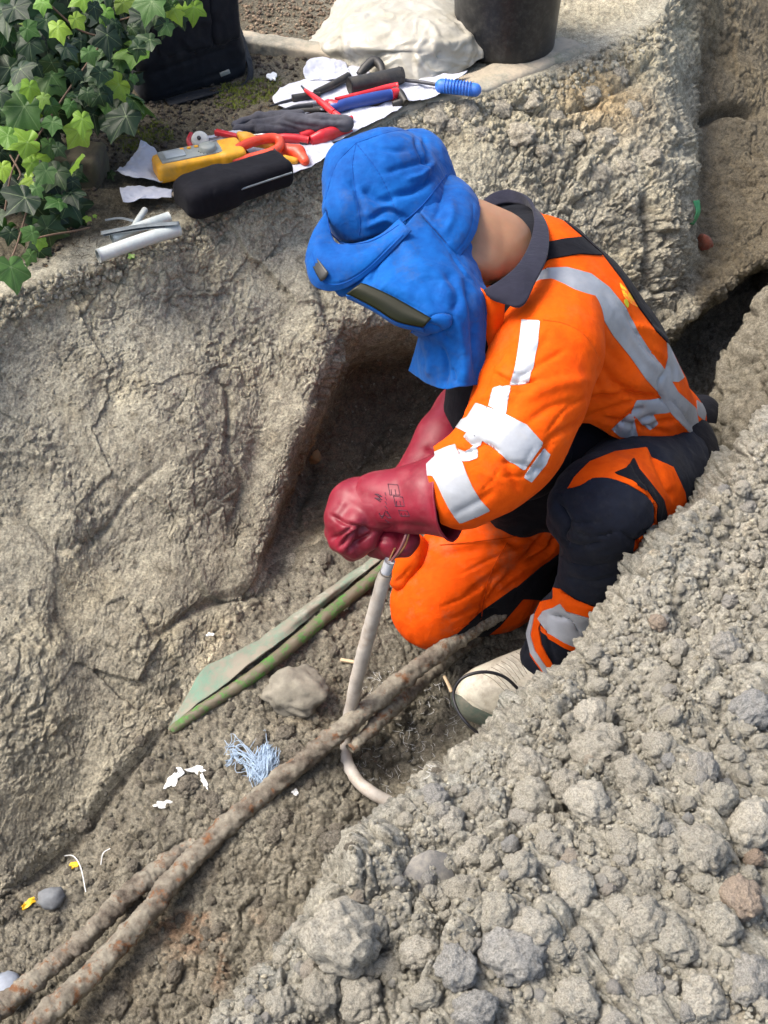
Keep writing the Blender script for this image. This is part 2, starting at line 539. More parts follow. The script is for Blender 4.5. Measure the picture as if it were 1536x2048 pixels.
# ------------------------------------------------------------------ materials
def lin(r, g, b):
    f = lambda c: (c / 255 / 12.92) if c / 255 <= .04045 else ((c / 255 + .055) / 1.055) ** 2.4
    return (f(r), f(g), f(b))
class NT:
    def __init__(s, name):
        s.m = bpy.data.materials.new(name); s.m.use_nodes = True; s.t = s.m.node_tree
        s.b = s.t.nodes['Principled BSDF']
        s.co = s.t.nodes.new('ShaderNodeTexCoord').outputs['Object']
    def n(s, kind, **kw):
        x = s.t.nodes.new(kind)
        for k, v in kw.items():
            if k.startswith('i_'):
                key = k[2:].replace('_', ' ')
                x.inputs[key if not key.isdigit() else int(key)].default_value = v
            else: setattr(x, k, v)
        return x
    def l(s, a, b): s.t.links.new(a, b)
    def noise(s, scale, detail=4, rough=.6, vec=None, dist=0, stretch=None):
        x = s.n('ShaderNodeTexNoise', i_Scale=scale, i_Detail=detail, i_Roughness=rough, i_Distortion=dist)
        v = vec or s.co
        if stretch:
            mp = s.n('ShaderNodeMapping'); mp.inputs['Scale'].default_value = stretch; s.l(v, mp.inputs[0]); v = mp.outputs[0]
        s.l(v, x.inputs['Vector']); return x.outputs['Fac']
    def ramp(s, fac, stops):
        r = s.n('ShaderNodeValToRGB'); e = r.color_ramp.elements
        while len(e) < len(stops): e.new(.5)
        for i, (p, c) in enumerate(stops):
            e[i].position = p; e[i].color = (*c, 1) if len(c) == 3 else c
        s.l(fac, r.inputs[0]); return r.outputs[0]
    def mix(s, fac, a, b, mode='MIX'):
        m = s.n('ShaderNodeMix', data_type='RGBA', blend_type=mode)
        for inp, v in ((m.inputs[0], fac), (m.inputs[6], a), (m.inputs[7], b)):
            if isinstance(v, (int, float)): inp.default_value = v
            elif isinstance(v, tuple): inp.default_value = (*v, 1)
            else: s.l(v, inp)
        return m.outputs[2]
    def math(s, op, a, b=0.5, c=0.0):
        m = s.n('ShaderNodeMath', operation=op)
        for i, v in enumerate((a, b, c)):
            if isinstance(v, (int, float)): m.inputs[i].default_value = v
            else: s.l(v, m.inputs[i])
        return m.outputs[0]
    def bump(s, h, strength=.5, dist=.002, prev=None):
        b = s.n('ShaderNodeBump', i_Strength=strength, i_Distance=dist)
        s.l(h, b.inputs['Height'])
        if prev is not None: s.l(prev, b.inputs['Normal'])
        return b.outputs[0]
    def out(s, col=None, rough=None, nor=None, **kw):
        for key, v in (('Base Color', col), ('Roughness', rough), ('Normal', nor)):
            if v is None: continue
            if isinstance(v, (int, float)): s.b.inputs[key].default_value = v
            elif isinstance(v, tuple): s.b.inputs[key].default_value = (*v, 1)
            else: s.l(v, s.b.inputs[key])
        for k, v in kw.items(): s.b.inputs[k.replace('_', ' ')].default_value = v
        return s.m

def m_earth(name, tintattr=True, gain=1.0, base=(.42, .397, .312), moist=(.32, .30, .236), scale=1.0):
    s = NT(name)
    big = s.noise(6 * scale, 5, .6)
    mid = s.noise(45 * scale, 6, .7)
    fine = s.noise(190 * scale, 6, .8)
    grain = s.noise(900 * scale, 3, .8)
    c = s.ramp(big, [(.3, tuple(x * gain for x in moist)), (.68, tuple(x * gain for x in base))])
    c2 = s.ramp(mid, [(.32, (.58, .56, .53)), (.5, (.97, .97, .97)), (.68, (1.3, 1.29, 1.26))])
    c = s.mix(1.0, c, c2, 'MULTIPLY')
    c3 = s.ramp(fine, [(.36, (.45, .44, .43)), (.5, (1., 1., 1.)), (.64, (1.6, 1.58, 1.54))])
    c = s.mix(.85, c, c3, 'MULTIPLY')
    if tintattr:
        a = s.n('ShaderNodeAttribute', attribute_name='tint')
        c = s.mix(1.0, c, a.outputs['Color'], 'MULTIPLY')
    # scattered pale grit
    vo = s.n('ShaderNodeTexVoronoi', i_Scale=330.0 * scale); s.l(s.co, vo.inputs['Vector'])
    g = s.math('LESS_THAN', vo.outputs['Distance'], .16)
    g2 = s.math('GREATER_THAN', s.noise(70, 2), .60)
    c = s.mix(s.math('MULTIPLY', s.math('MULTIPLY', g, g2), .7), c, (.62, .58, .5))
    b = s.bump(mid, .7, .010)
    b = s.bump(fine, .9, .0065, b)
    b = s.bump(grain, .8, .0022, b)
    return s.out(c, .93, b, Specular_IOR_Level=.2)
M = {}
M['earth'] = m_earth('earth')
M['earth_floor'] = m_earth('floor_earth', base=(.235, .218, .172), moist=(.15, .138, .108))
M['heap'] = m_earth('heap_earth', base=(.375, .358, .298), moist=(.285, .272, .226))
M['clod'] = None
def m_clod():
    s = NT('clod_earth')
    oi = s.n('ShaderNodeObjectInfo')
    fine = s.noise(3.2, 7, .75); grain = s.noise(11, 5, .8)
    c = s.ramp(oi.outputs['Random'], [(0, (.39, .37, .305)), (.35, (.34, .32, .265)), (.6, (.44, .415, .345)), (.80, (.34, .325, .285)), (.92, (.29, .29, .275)), (.97, (.36, .32, .26)), (1., (.32, .25, .19))])
    c2 = s.ramp(grain, [(.36, (.5, .49, .48)), (.5, (1., 1., 1.)), (.66, (1.5, 1.48, 1.44))])
    c = s.mix(.9, c, c2, 'MULTIPLY')
    b = s.bump(fine, .8, .012); b = s.bump(grain, .9, .005, b)
    return s.out(c, .93, b, Specular_IOR_Level=.2)
M['clod'] = m_clod()

def m_cloth(name, col, dark=None, rough=.8, weave=1400, fold=.0, dirt=None, sheen=.2, dirtamt=.35):
    s = NT(name)
    dark = dark or tuple(c * .8 for c in col)
    n1 = s.noise(9, 4, .55); n2 = s.noise(60, 4, .6)
    c = s.ramp(s.math('ADD', s.math('MULTIPLY', n1, .6), s.math('MULTIPLY', n2, .4)), [(.35, dark), (.62, col)])
    if dirt:
        d = s.ramp(s.noise(14, 8, .72), [(.52, (0, 0, 0)), (.72, (1, 1, 1))])
        c = s.mix(s.math('MULTIPLY', d, dirtamt), c, dirt)
    w = s.n('ShaderNodeTexNoise', i_Scale=float(weave), i_Detail=2.0); s.l(s.co, w.inputs[0])
    wr = s.noise(38, 3, .5, stretch=(1, 1.6, .7), dist=.6)
    b = s.bump(wr, .35, .006); b = s.bump(w.outputs['Fac'], .35, .0006, b)
    return s.out(c, rough, b, Sheen_Weight=sheen * .25, Sheen_Roughness=.5, Specular_IOR_Level=.10)
M['orange'] = m_cloth('orange_fabric', (.72, .088, .0018), (.60, .060, .0013), sheen=0, dirt=(.28, .14, .06), dirtamt=.16)
M['orange_leg'] = m_cloth('orange_trouser_fabric', (.72, .080, .0018), (.58, .055, .0013), sheen=0, dirt=(.24, .15, .08), dirtamt=.42)
M['navy'] = m_cloth('navy_fabric', (.011, .014, .024), (.007, .008, .013), dirt=(.045, .045, .045), dirtamt=.35, sheen=.15)
M['black'] = m_cloth('black_fabric', (.008, .008, .011), (.005, .005, .007), sheen=.1)
M['blue'] = m_cloth('blue_cotton', (.0035, .088, .33), (.002, .048, .215), dirt=(.04, .07, .16), dirtamt=.7, rough=.7, sheen=.2)
M['blue_seam'] = m_cloth('blue_stitching', (.006, .06, .27), sheen=.1)
M['collar'] = m_cloth('dark_knit', (.018, .018, .030), (.012, .012, .020), weave=900, sheen=.3)
M['glove_grey'] = m_cloth('grey_knit', (.085, .085, .10), (.035, .035, .042), weave=800)
M['tool_bag'] = m_cloth('black_nylon', (.012, .014, .018), (.007, .008, .011), rough=.6, dirt=(.05, .05, .045), dirtamt=.2)
def m_reflect(g=1.0, met=.35):
    s = NT('reflective_tape')
    n = s.noise(25, 5, .6); n2 = s.noise(8, 3, .6, stretch=(1, 1, 4))
    c = s.ramp(n, [(.3, (.36 * g, .38 * g, .41 * g)), (.65, (.46 * g, .48 * g, .51 * g))])
    d = s.ramp(s.noise(22, 8, .8), [(.50, (0, 0, 0)), (.72, (1, 1, 1))])
    c = s.mix(s.math('MULTIPLY', d, .40), c, (.35, .32, .28))
    b = s.bump(n2, .3, .004); b = s.bump(s.noise(1500, 2, .5), .2, .0004, b)
    return s.out(c, .5, b, Metallic=met, Specular_IOR_Level=.6)
M['reflect'] = m_reflect(.80, .10)
M['reflect_grey'] = m_reflect(.66, .35)
def m_rubber():
    s = NT('red_rubber')
    n = s.noise(20, 5, .6); d = s.ramp(s.noise(35, 8, .75), [(.5, (0, 0, 0)), (.75, (1, 1, 1))])
    c = s.ramp(n, [(.3, (.13, .003, .012)), (.7, (.20, .006, .021))])
    c = s.mix(s.math('MULTIPLY', d, .16), c, (.35, .16, .15))
    b = s.bump(s.noise(60, 4, .6), .25, .002); b = s.bump(s.noise(700, 3, .6), .15, .0005, b)
    return s.out(c, s.math('ADD', s.math('MULTIPLY', d, .2), .48), b, Specular_IOR_Level=.4)
M['rubber'] = m_rubber()
def m_skin():
    s = NT('skin')
    n = s.noise(14, 4, .6)
    c = s.ramp(n, [(.3, (.25, .122, .062)), (.7, (.32, .165, .086))])
    c = s.mix(s.ramp(s.noise(60, 5, .6), [(.5, (0, 0, 0)), (.8, (.4, .4, .4))]), c, (.30, .11, .06))
    b = s.bump(s.noise(500, 4, .6), .15, .0008)
    return s.out(c, .5, b, Subsurface_Weight=.12, Subsurface_Scale=.01)
M['skin'] = m_skin()
def m_plain(name, col, rough=.5, var=.25, scale=30, bumpd=.0006, metallic=0.0, dirt=None, dirtamt=.4, spec=.5, dscale=25):
    s = NT(name)
    n = s.noise(scale, 5, .6)
    c = s.ramp(n, [(.3, tuple(x * (1 - var) for x in col)), (.7, tuple(min(1, x * (1 + var * .5)) for x in col))])
    if dirt:
        d = s.ramp(s.noise(dscale, 8, .75), [(.46, (0, 0, 0)), (.66, (1, 1, 1))])
        c = s.mix(s.math('MULTIPLY', d, dirtamt), c, dirt)
    b = s.bump(s.noise(scale * 6, 4, .65), .4, bumpd)
    return s.out(c, rough, b, Metallic=metallic, Specular_IOR_Level=spec)
DIRT = (.22, .185, .14)
M['rubber_boot'] = m_plain('boot_rubber', (.62, .58, .46), .5, .2, 20, .001, dirt=(.30, .25, .18), dirtamt=.75, dscale=30)
M['boot_sole'] = m_plain('boot_sole', (.10, .13, .10), .6, .3, 20, .002, dirt=DIRT, dirtamt=.6)
M['visor'] = m_plain('visor_film', (.009, .010, .0015), .36, .5, 8, .0002, spec=.22)
M['patch_black'] = m_plain('black_patch', (.02, .02, .018), .45, .4, 60, .0006)
M['hair'] = m_plain('dark_hair', (.02, .014, .01), .6, .4, 200, .002)
M['iron'] = None
def m_iron():
    s = NT('rusty_iron')
    n = s.noise(18, 8, .7); r = s.noise(34, 7, .7)
    c = s.ramp(n, [(.32, (.06, .045, .035)), (.44, (.14, .12, .095)), (.58, (.24, .22, .175))])
    c = s.mix(s.ramp(r, [(.55, (0, 0, 0)), (.64, (1, 1, 1))]), c, (.17, .083, .042))
    b = s.bump(s.noise(60, 7, .75), .9, .006); b = s.bump(s.noise(350, 5, .7), .7, .002, b)
    return s.out(c, .9, b, Specular_IOR_Level=.2)
M['iron'] = m_iron()
M['cable'] = m_plain('grey_sheath', (.40, .37, .33), .55, .25, 30, .001, dirt=(.24, .19, .14), dirtamt=.75, dscale=18)
M['cable_top'] = m_plain('pale_sheath', (.42, .44, .48), .45, .25, 60, .001, dirt=(.3, .26, .22), dirtamt=.5, dscale=60)
def m_green():
    s = NT('green_plastic')
    k = s.ramp(s.noise(30, 9, .8), [(.42, (0, 0, 0)), (.50, (1, 1, 1))])
    c = s.mix(k, (.055, .17, .025), (.12, .10, .065))
    b = s.bump(k, .5, .002); b = s.bump(s.noise(200, 5, .7), .5, .001, b)
    return s.out(c, .6, b)
M['green'] = m_green()
def m_cover():
    s = NT('grey_green_cover')
    st = s.noise(30, 6, .65, stretch=(1, 1, .3))
    k = s.ramp(s.noise(13, 9, .8), [(.40, (0, 0, 0)), (.54, (1, 1, 1))])
    c = s.mix(k, (.12, .20, .145), (.20, .18, .14))
    c = s.mix(s.ramp(st, [(.55, (0, 0, 0)), (.7, (.6, .6, .6))]), c, (.36, .35, .30))
    b = s.bump(k, .4, .002); b = s.bump(s.noise(300, 5, .7), .5, .001, b)
    return s.out(c, .85, b)
M['cover'] = m_cover()
M['brick'] = m_plain('old_brick', (.27, .075, .04), .85, .4, 60, .003, dirt=DIRT, dirtamt=.7, dscale=40)
M['bucket'] = m_plain('black_plastic', (.009, .010, .012), .38, .3, 30, .0008, dirt=(.16, .15, .13), dirtamt=.14, dscale=60)
def m_sheet():
    s = NT('milky_plastic')
    n = s.noise(10, 5, .6)
    c = s.ramp(n, [(.3, (.33, .305, .235)), (.7, (.43, .41, .35))])
    d = s.ramp(s.noise(16, 8, .7), [(.50, (0, 0, 0)), (.75, (1, 1, 1))])
    c = s.mix(s.math('MULTIPLY', d, .35), c, (.36, .31, .21))
    b = s.bump(s.noise(22, 5, .6, dist=1.5), .5, .006)
    return s.out(c, .38, b, Transmission_Weight=.12, Specular_IOR_Level=.45)
M['sheet'] = m_sheet()
M['paper'] = m_plain('white_paper', (.41, .425, .485), .85, .1, 15, .002, dirt=(.45, .42, .38), dirtamt=.18)
M['red_tool'] = m_plain('red_handle', (.55, .012, .02), .38, .2, 30, .0006, dirt=(.25, .12, .1), dirtamt=.25)
M['blue_tool'] = m_plain('blue_handle', (.015, .045, .22), .42, .2, 30, .0006)
M['orange_tool'] = m_plain('orange_red_plastic', (.72, .055, .014), .42, .25, 30, .0008, dirt=(.4, .2, .12), dirtamt=.35)
M['yellow_tool'] = m_plain('yellow_plastic', (.78, .36, .012), .48, .25, 40, .001, dirt=(.4, .25, .1), dirtamt=.4)
M['grey_plastic'] = m_plain('grey_plastic', (.24, .26, .24), .5, .2, 40, .0005, dirt=DIRT, dirtamt=.3)
M['lcd'] = m_plain('display', (.33, .36, .36), .3, .15, 30, .0001)
M['steel'] = m_plain('steel', (.36, .36, .37), .34, .3, 60, .0005, metallic=.85, dirt=(.1, .08, .06), dirtamt=.4)
M['dark_steel'] = m_plain('dark_steel', (.06, .06, .065), .45, .3, 60, .0006, metallic=.5)
M['white_enamel'] = m_plain('pale_metal', (.66, .65, .58), .4, .2, 60, .0006)
M['black_rubber'] = m_plain('black_rubber', (.018, .017, .015), .55, .3, 40, .0008, dirt=(.12, .1, .07), dirtamt=.3)
M['blue_brush'] = m_plain('blue_rubber', (.012, .13, .55), .5, .25, 60, .0008, dirt=(.2, .25, .35), dirtamt=.3)
M['pipe_grey'] = m_plain('pale_grey_plastic', (.44, .48, .46), .45, .2, 30, .0005, dirt=(.30, .25, .2), dirtamt=.4)
M['strip_grey'] = m_plain('dark_grey_strip', (.13, .15, .16), .5, .35, 50, .0008)
M['wood'] = m_plain('pale_wood', (.52, .39, .24), .8, .3, 60, .001)
M['stone'] = m_plain('grey_stone', (.20, .185, .15), .9, .35, 30, .003, dirt=(.27, .25, .195), dirtamt=.5, spec=.2)
M['ochre'] = m_plain('ochre_stone', (.33, .20, .08), .85, .4, 40, .002, dirt=DIRT, dirtamt=.5)
M['slate'] = m_plain('smooth_shard', (.135, .13, .12), .7, .3, 20, .0012, dirt=(.33, .30, .24), dirtamt=.85, dscale=14)
M['blue_fibre'] = m_plain('pale_blue_fibre', (.36, .47, .60), .6, .35, 60, .0004)
M['white_flake'] = m_plain('white_flake', (.74, .75, .72), .7, .12, 60, .001)
M['yellow_scrap'] = m_plain('yellow_scrap', (.72, .42, .01), .5, .2, 60, .001)
M['copper'] = m_plain('bare_wire', (.40, .22, .10), .4, .2, 60, .0003, metallic=.6)
M['wire_purple'] = m_plain('brown_core', (.16, .055, .06), .45, .2, 60, .0003)
M['black_cable'] = m_plain('black_sheath', (.012, .012, .014), .3, .3, 60, .0002)
M['white_wire'] = m_plain('white_wire', (.70, .71, .70), .4, .15, 60, .0002)
M['green_tag'] = m_plain('green_tape', (.02, .16, .055), .5, .3, 60, .0008)
M['concrete'] = None
def m_concrete():
    s = NT('mossy_concrete')
    n = s.noise(14, 7, .65); f = s.noise(140, 6, .75)
    c = s.ramp(n, [(.3, (.21, .195, .15)), (.7, (.34, .32, .26))])
    c = s.mix(1, c, s.ramp(f, [(.3, (.65, .65, .63)), (.55, (1, 1, 1)), (.78, (1.3, 1.3, 1.28))]), 'MULTIPLY')
    c = s.mix(s.ramp(s.noise(9, 7, .7), [(.50, (0, 0, 0)), (.68, (.6, .6, .6))]), c, (.13, .15, .06))
    c = s.mix(s.ramp(s.noise(6, 8, .75), [(.44, (0, 0, 0)), (.56, (1, 1, 1))]), c, (.37, .315, .235))
    b = s.bump(f, .6, .003); b = s.bump(s.noise(600, 4, .7), .5, .001, b)
    return s.out(c, .92, b, Specular_IOR_Level=.2)
M['concrete'] = m_concrete()
M['dark_block'] = m_plain('old_block', (.10, .085, .06), .9, .35, 25, .003, dirt=(.09, .10, .04), dirtamt=.4, spec=.2)
M['moss'] = m_plain('moss', (.13, .16, .02), .9, .5, 120, .003, spec=.2)
M['litter'] = m_plain('leaf_litter', (.12, .085, .05), .85, .6, 90, .002, spec=.2)
def m_ivy():
    s = NT('ivy_leaf')
    oi = s.n('ShaderNodeObjectInfo')
    a = s.n('ShaderNodeAttribute', attribute_name='vein'); v = a.outputs['Fac']
    # the object's own colour holds the leaf's green
    c = s.mix(1.0, oi.outputs['Color'], s.ramp(s.noise(40, 5, .65), [(.3, (.7, .72, .7)), (.7, (1.2, 1.18, 1.1))]), 'MULTIPLY')
    c = s.mix(s.math('MULTIPLY', s.ramp(v, [(.55, (0, 0, 0)), (.95, (1, 1, 1))]), .45), c, (.30, .40, .18))
    b = s.bump(s.noise(60, 3, .5), .3, .002); b = s.bump(v, -.5, .0015, b)
    m = s.out(c, .42, b, Specular_IOR_Level=.32)
    # light through the blade
    tr = s.n('ShaderNodeBsdfTranslucent'); s.l(c, tr.inputs[0])
    mx = s.n('ShaderNodeMixShader'); mx.inputs[0].default_value = .18
    s.l(s.b.outputs[0], mx.inputs[1]); s.l(tr.outputs[0], mx.inputs[2])
    s.l(mx.outputs[0], s.t.nodes['Material Output'].inputs[0])
    return m
M['ivy'] = m_ivy()
M['stem'] = m_plain('ivy_stem', (.10, .06, .035), .8, .3, 60, .001)
# ------------------------------------------------------------------ the earth: bank, trench and spoil heap as one worked surface
# each station crosses the trench from the far bank to the near heap; numbers are (photo x, photo y, height)
ST = [
 [(-260,740,0),(-260,900,-0.12),(-280,1100,-0.28),(-300,1400,-0.45),(-320,1700,-0.6),(-340,2050,-0.72),(-200,2200,-0.74),(0,2350,-0.74),(100,2450,-0.72),(150,2500,-0.35),(150,2480,0.0)],
 [(0,605,0),(0,740,-0.12),(0,980,-0.27),(0,1300,-0.43),(0,1560,-0.58),(0,1790,-0.7),(80,1900,-0.72),(220,2030,-0.72),(360,2150,-0.7),(420,2130,-0.35),(430,2048,0.0)],
 [(200,525,0),(200,660,-0.11),(190,860,-0.25),(180,1150,-0.42),(170,1420,-0.56),(150,1650,-0.68),(230,1760,-0.69),(360,1860,-0.69),(520,1960,-0.67),(560,1940,-0.35),(560,1892,-0.015)],
 [(400,440,0),(400,560,-0.1),(390,760,-0.24),(370,1000,-0.38),(350,1250,-0.5),(330,1450,-0.6),(420,1580,-0.61),(520,1680,-0.62),(680,1760,-0.62),(700,1750,-0.35),(690,1732,-0.005)],
 [(540,385,0),(540,500,-0.1),(530,680,-0.23),(500,900,-0.38),(470,1080,-0.48),(440,1290,-0.55),(560,1400,-0.57),(680,1500,-0.58),(830,1620,-0.59),(850,1600,-0.3),(830,1592,-0.005)],
 [(645,330,0),(650,450,-0.1),(650,640,-0.22),(625,820,-0.34),(570,980,-0.45),(530,1150,-0.54),(660,1270,-0.55),(800,1380,-0.57),(960,1500,-0.58),(980,1480,-0.3),(972,1508,-0.015)],
 [(680,312,0),(700,450,-0.12),(725,650,-0.26),(695,760,-0.56),(612,940,-0.66),(560,1105,-0.57),(700,1230,-0.55),(850,1340,-0.56),(1010,1450,-0.57),(1030,1430,-0.3),(1032,1448,-0.015)],
 [(820,235,0),(830,400,-0.12),(850,640,-0.30),(840,735,-0.66),(795,900,-0.72),(730,1045,-0.58),(850,1170,-0.55),(960,1260,-0.56),(1110,1370,-0.57),(1130,1340,-0.3),(1127,1333,-0.015)],
 [(980,195,0),(1000,350,-0.12),(1020,520,-0.26),(1010,700,-0.5),(980,830,-0.6),(950,950,-0.57),(1040,1050,-0.54),(1120,1120,-0.55),(1240,1230,-0.56),(1250,1180,-0.3),(1242,1188,-0.015)],
 [(1150,140,0),(1165,270,-0.09),(1185,430,-0.22),(1200,560,-0.36),(1210,680,-0.46),(1210,790,-0.5),(1260,870,-0.52),(1290,930,-0.54),(1360,1010,-0.55),(1370,1000,-0.3),(1352,1063,-0.015)],
 [(1310,55,0),(1340,200,-0.09),(1375,350,-0.2),(1370,480,-0.34),(1350,590,-0.46),(1340,672,-0.5),(1342,690,-0.82),(1365,790,-0.85),(1400,860,-0.72),(1400,900,-0.3),(1452,963,-0.015)],
 [(1392,-70,0),(1399,150,-0.27),(1402,350,-0.43),(1405,480,-0.47),(1405,560,-0.48),(1408,612,-0.5),(1410,628,-0.82),(1415,740,-0.85),(1430,800,-0.75),(1460,868,-0.3),(1500,872,0.015)],
 [(1470,-170,0),(1475,100,-0.27),(1480,300,-0.43),(1490,420,-0.47),(1495,490,-0.48),(1500,536,-0.5),(1502,550,-0.78),(1502,640,-0.8),(1515,680,-0.7),(1550,770,-0.3),(1580,792,0.015)],
 [(1600,-260,0),(1610,0,-0.27),(1620,200,-0.43),(1630,330,-0.47),(1640,400,-0.48),(1650,450,-0.5),(1655,470,-0.6),(1650,510,-0.6),(1660,540,-0.55),(1700,580,-0.3),(1760,682,0.015)],
]
CG = []
for s_ in ST:
    P = [atz(*q) for q in s_]
    lip = P[0]; cr = P[-1]
    u0, v0 = s_[0][0], s_[0][1]
    g3 = atz(u0 - 18, v0 - 45, .0); g2 = atz(u0 - 80, v0 - 200, .01); g1 = lip + np.array([-1.6, 2.6, 0])
    g0 = lip + np.array([-18, 30, 0.])
    h1 = cr + np.array([.10, -.12, .035]); h2 = cr + np.array([.36, -.42, .08]); h25 = cr + np.array([.6, -.72, .09]); h27 = cr + np.array([.85, -1.02, .09]); h3 = cr + np.array([1.2, -1.4, .1]); h4 = cr + np.array([18, -22, 0.])
    CG.append([g0, g1, g2, g3] + P + [h1, h2, h25, h27, h3, h4])
CG = np.array(CG)
d0 = np.array([-.95, -.9, 0]); d1 = np.array([.8, .9, 0])
CG = np.concatenate([CG[:1] + d0 * 20, CG[:1] + d0 * 1.5, CG, CG[-1:] + d1 * 1.5, CG[-1:] + d1 * 20])
NR = CG.shape[1]
def crom_seg(Q, i, t):
    a, b, c, d = Q[max(i - 1, 0)], Q[i], Q[i + 1], Q[min(i + 2, len(Q) - 1)]
    if i == 0: a = 2 * b - c
    if i + 2 > len(Q) - 1: d = 2 * c - b
    k = 0.38
    m1 = (c - a) * k; m2 = (d - b) * k
    t2 = t * t; t3 = t2 * t
    return (2 * t3 - 3 * t2 + 1) * b + (t3 - 2 * t2 + t) * m1 + (-2 * t3 + 3 * t2) * c + (t3 - t2) * m2
STEP = 2.3
def seg_counts(G, axis):
    u, v, t = proj(G); L = []
    n = G.shape[axis]
    for i in range(n - 1):
        A = np.take(G, i, axis); B = np.take(G, i + 1, axis)
        ua, va, ta = proj(A); ub, vb, tb = proj(B)
        ins = (ua > -150) & (ua < 1690) & (va > -120) & (va < 2170) | (ub > -150) & (ub < 1690) & (vb > -120) & (vb < 2170)
        d = np.hypot(ua - ub, va - vb)
        d = np.where(ins & (ta > .2) & (tb > .2), np.minimum(d, 600), 0)
        L.append(int(np.clip(np.percentile(d, 80) / STEP, 10, 230)))
    return L
cs = seg_counts(CG, 0); rs = seg_counts(CG, 1)
cs[0] = cs[-1] = 12; cs[1] = 40; cs[-2] = 40; rs[0] = 14; rs[-1] = 14; rs[1] = 40; rs[-2] = max(rs[-2], 150)
rows = []; rid = []
for j in range(NR - 1):
    for t in np.linspace(0, 1, rs[j], endpoint=False):
        rows.append(crom_seg(np.swapaxes(CG, 0, 1), j, t)); rid.append(j + t)
rows.append(CG[:, -1]); rid.append(NR - 1)
rows = np.array(rows)            # (nrows, stations, 3)
G = []; cid_ = []
for i in range(CG.shape[0] - 1):
    for t in np.linspace(0, 1, cs[i], endpoint=False):
        G.append(crom_seg(np.swapaxes(rows, 0, 1), i, t)); cid_.append(i + t)
G.append(rows[:, -1]); cid_.append(CG.shape[0] - 1)
G = np.array(G); rid = np.array(rid); cid_ = np.array(cid_)
nC, nRw, _ = G.shape
V = G.reshape(-1, 3); F = grid_faces(nC, nRw)
R_ = np.tile(rid, nC); C_ = np.repeat(cid_, nRw)
N = vnormals(V, F)
if N[(R_ > 2) & (R_ < 4), 2].mean() < 0: F = F[:, ::-1]; N = -N
near = (np.abs(V[:, 0]) < 4) & (V[:, 1] < 8) & (V[:, 1] > -2)
nsel = near.astype(np.float32)
print('terrain', nC, nRw, len(V))
uu, vv, tt = proj(V)
# zones
w_ground = 1 - sstep(3.2, 4.2, R_)
w_wall = sstep(3.6, 4.4, R_) * (1 - sstep(8.7, 9.4, R_))
w_floor = sstep(8.5, 9.3, R_) * (1 - sstep(12.6, 13.4, R_))
w_heap = sstep(12.6, 13.6, R_)
idx = np.where(near)[0]
P = V[idx].astype(np.float32)
D = np.zeros(len(V), np.float32)
wg, ww, wf, wh = w_ground[idx], w_wall[idx], w_floor[idx], w_heap[idx]
# domain warp
warp = np.stack([perlin(P, 7, 31), perlin(P, 7, 32), perlin(P, 7, 33)], 1) * .02
warp2 = np.stack([perlin(P, 60, 41), perlin(P, 60, 42), perlin(P, 60, 43)], 1) * .005
Q = P + warp + warp2
lum = perlin(Q, 4.5, 1)
l2 = perlin(Q, 11, 2)
sa = np.array([.55, .25, .80]); sa /= np.linalg.norm(sa)      # the diggers' strokes run down the wall, leaning right
along = (Q @ sa)[:, None] * sa
QS = (Q - along) + along * .25
st1 = fbm(QS.astype(np.float32), 30, 4, 5, gain=.6)
rgh = fbm(P, 26, 6, 9, gain=.72)                    # craggy crumbling
pit = np.abs(perlin(P, 95, 14)) + .6 * np.abs(perlin(P, 170, 15))
fib = fbm((QS * 1.0).astype(np.float32), 120, 2, 16)
A1, A2, Ac, At = worley(Q, 9.5, 8, facet=True)
B1, B2, Bc, Bt = worley(Q, 23, 3, facet=True)
C1_, C2_, Cc, Ct = worley(P + warp2, 60, 4, facet=True)
crumb_ = lambda: sstep(.05, .35, perlin(Q, 6, 58))
E1_, E2_, Ec, Et = worley(Q, 4.6, 28, facet=True)
cut = Et * .030 + (Ec - .5) * .012
gap = np.exp(-((A2 - A1) / .018) ** 2) * sstep(.08, .35, perlin(Q, 4, 57)) + .6 * np.exp(-((B2 - B1) / .03) ** 2) * crumb_()
def blocks(h1, h2, hc, ht, g=.07): return (hc - .5) * .8 + ht * .75 - .55 * np.exp(-((h2 - h1) / g) ** 2)
bA = blocks(A1, A2, Ac, At); bB = blocks(B1, B2, Bc, Bt, .09); bC = blocks(C1_, C2_, Cc, Ct, .12)
rB = (1 - np.clip(B1 / .8, 0, 1) ** 1.7) * (.2 + Bc); rC = (1 - np.clip(C1_ / .8, 0, 1) ** 1.7) * (.25 + Cc)
patchy = sstep(-.12, .3, perlin(Q, 5, 51))
crumb = sstep(.0, .35, perlin(Q, 8, 52))
led = (l2 * 3.0 + lum * 2.0 + (P @ sa) * 8); ledf = led - np.floor(led)
step_ = sstep(.0, .22, ledf) - ledf
fine = rgh * .010 - pit * .0042
wallD = cut * .38 + lum * .022 + l2 * .015 + st1 * .007 * (.4 + patchy) + step_ * .007 * patchy + fine * (.55 + .6 * crumb) + fib * .0016 + bB * .007 * crumb + bC * .0035 * (.3 + patchy)
floorD = -gap * .005 + lum * .020 + l2 * .014 + bB * .009 * (.4 + crumb) + rB * .008 + rC * .006 + bC * .003 + fine * .9
heapD = lum * .030 + l2 * .022 + bA * .014 + bB * .012 + rB * .014 + rC * .009 + fine * .9
grndD = lum * .004 + l2 * .004 + fine * (.35 + .5 * (1 - sstep(2.8, 3.3, R_[idx]))) + rC * .004
DD = wg * grndD + ww * wallD + wf * floorD + wh * heapD
# the worn lip of the bank, broken into crumbs
lipw = np.exp(-((R_[idx] - 4.15) / .35) ** 2)
DD += lipw * (rgh * .012 + bB * .008 + rC * .007 - .004)
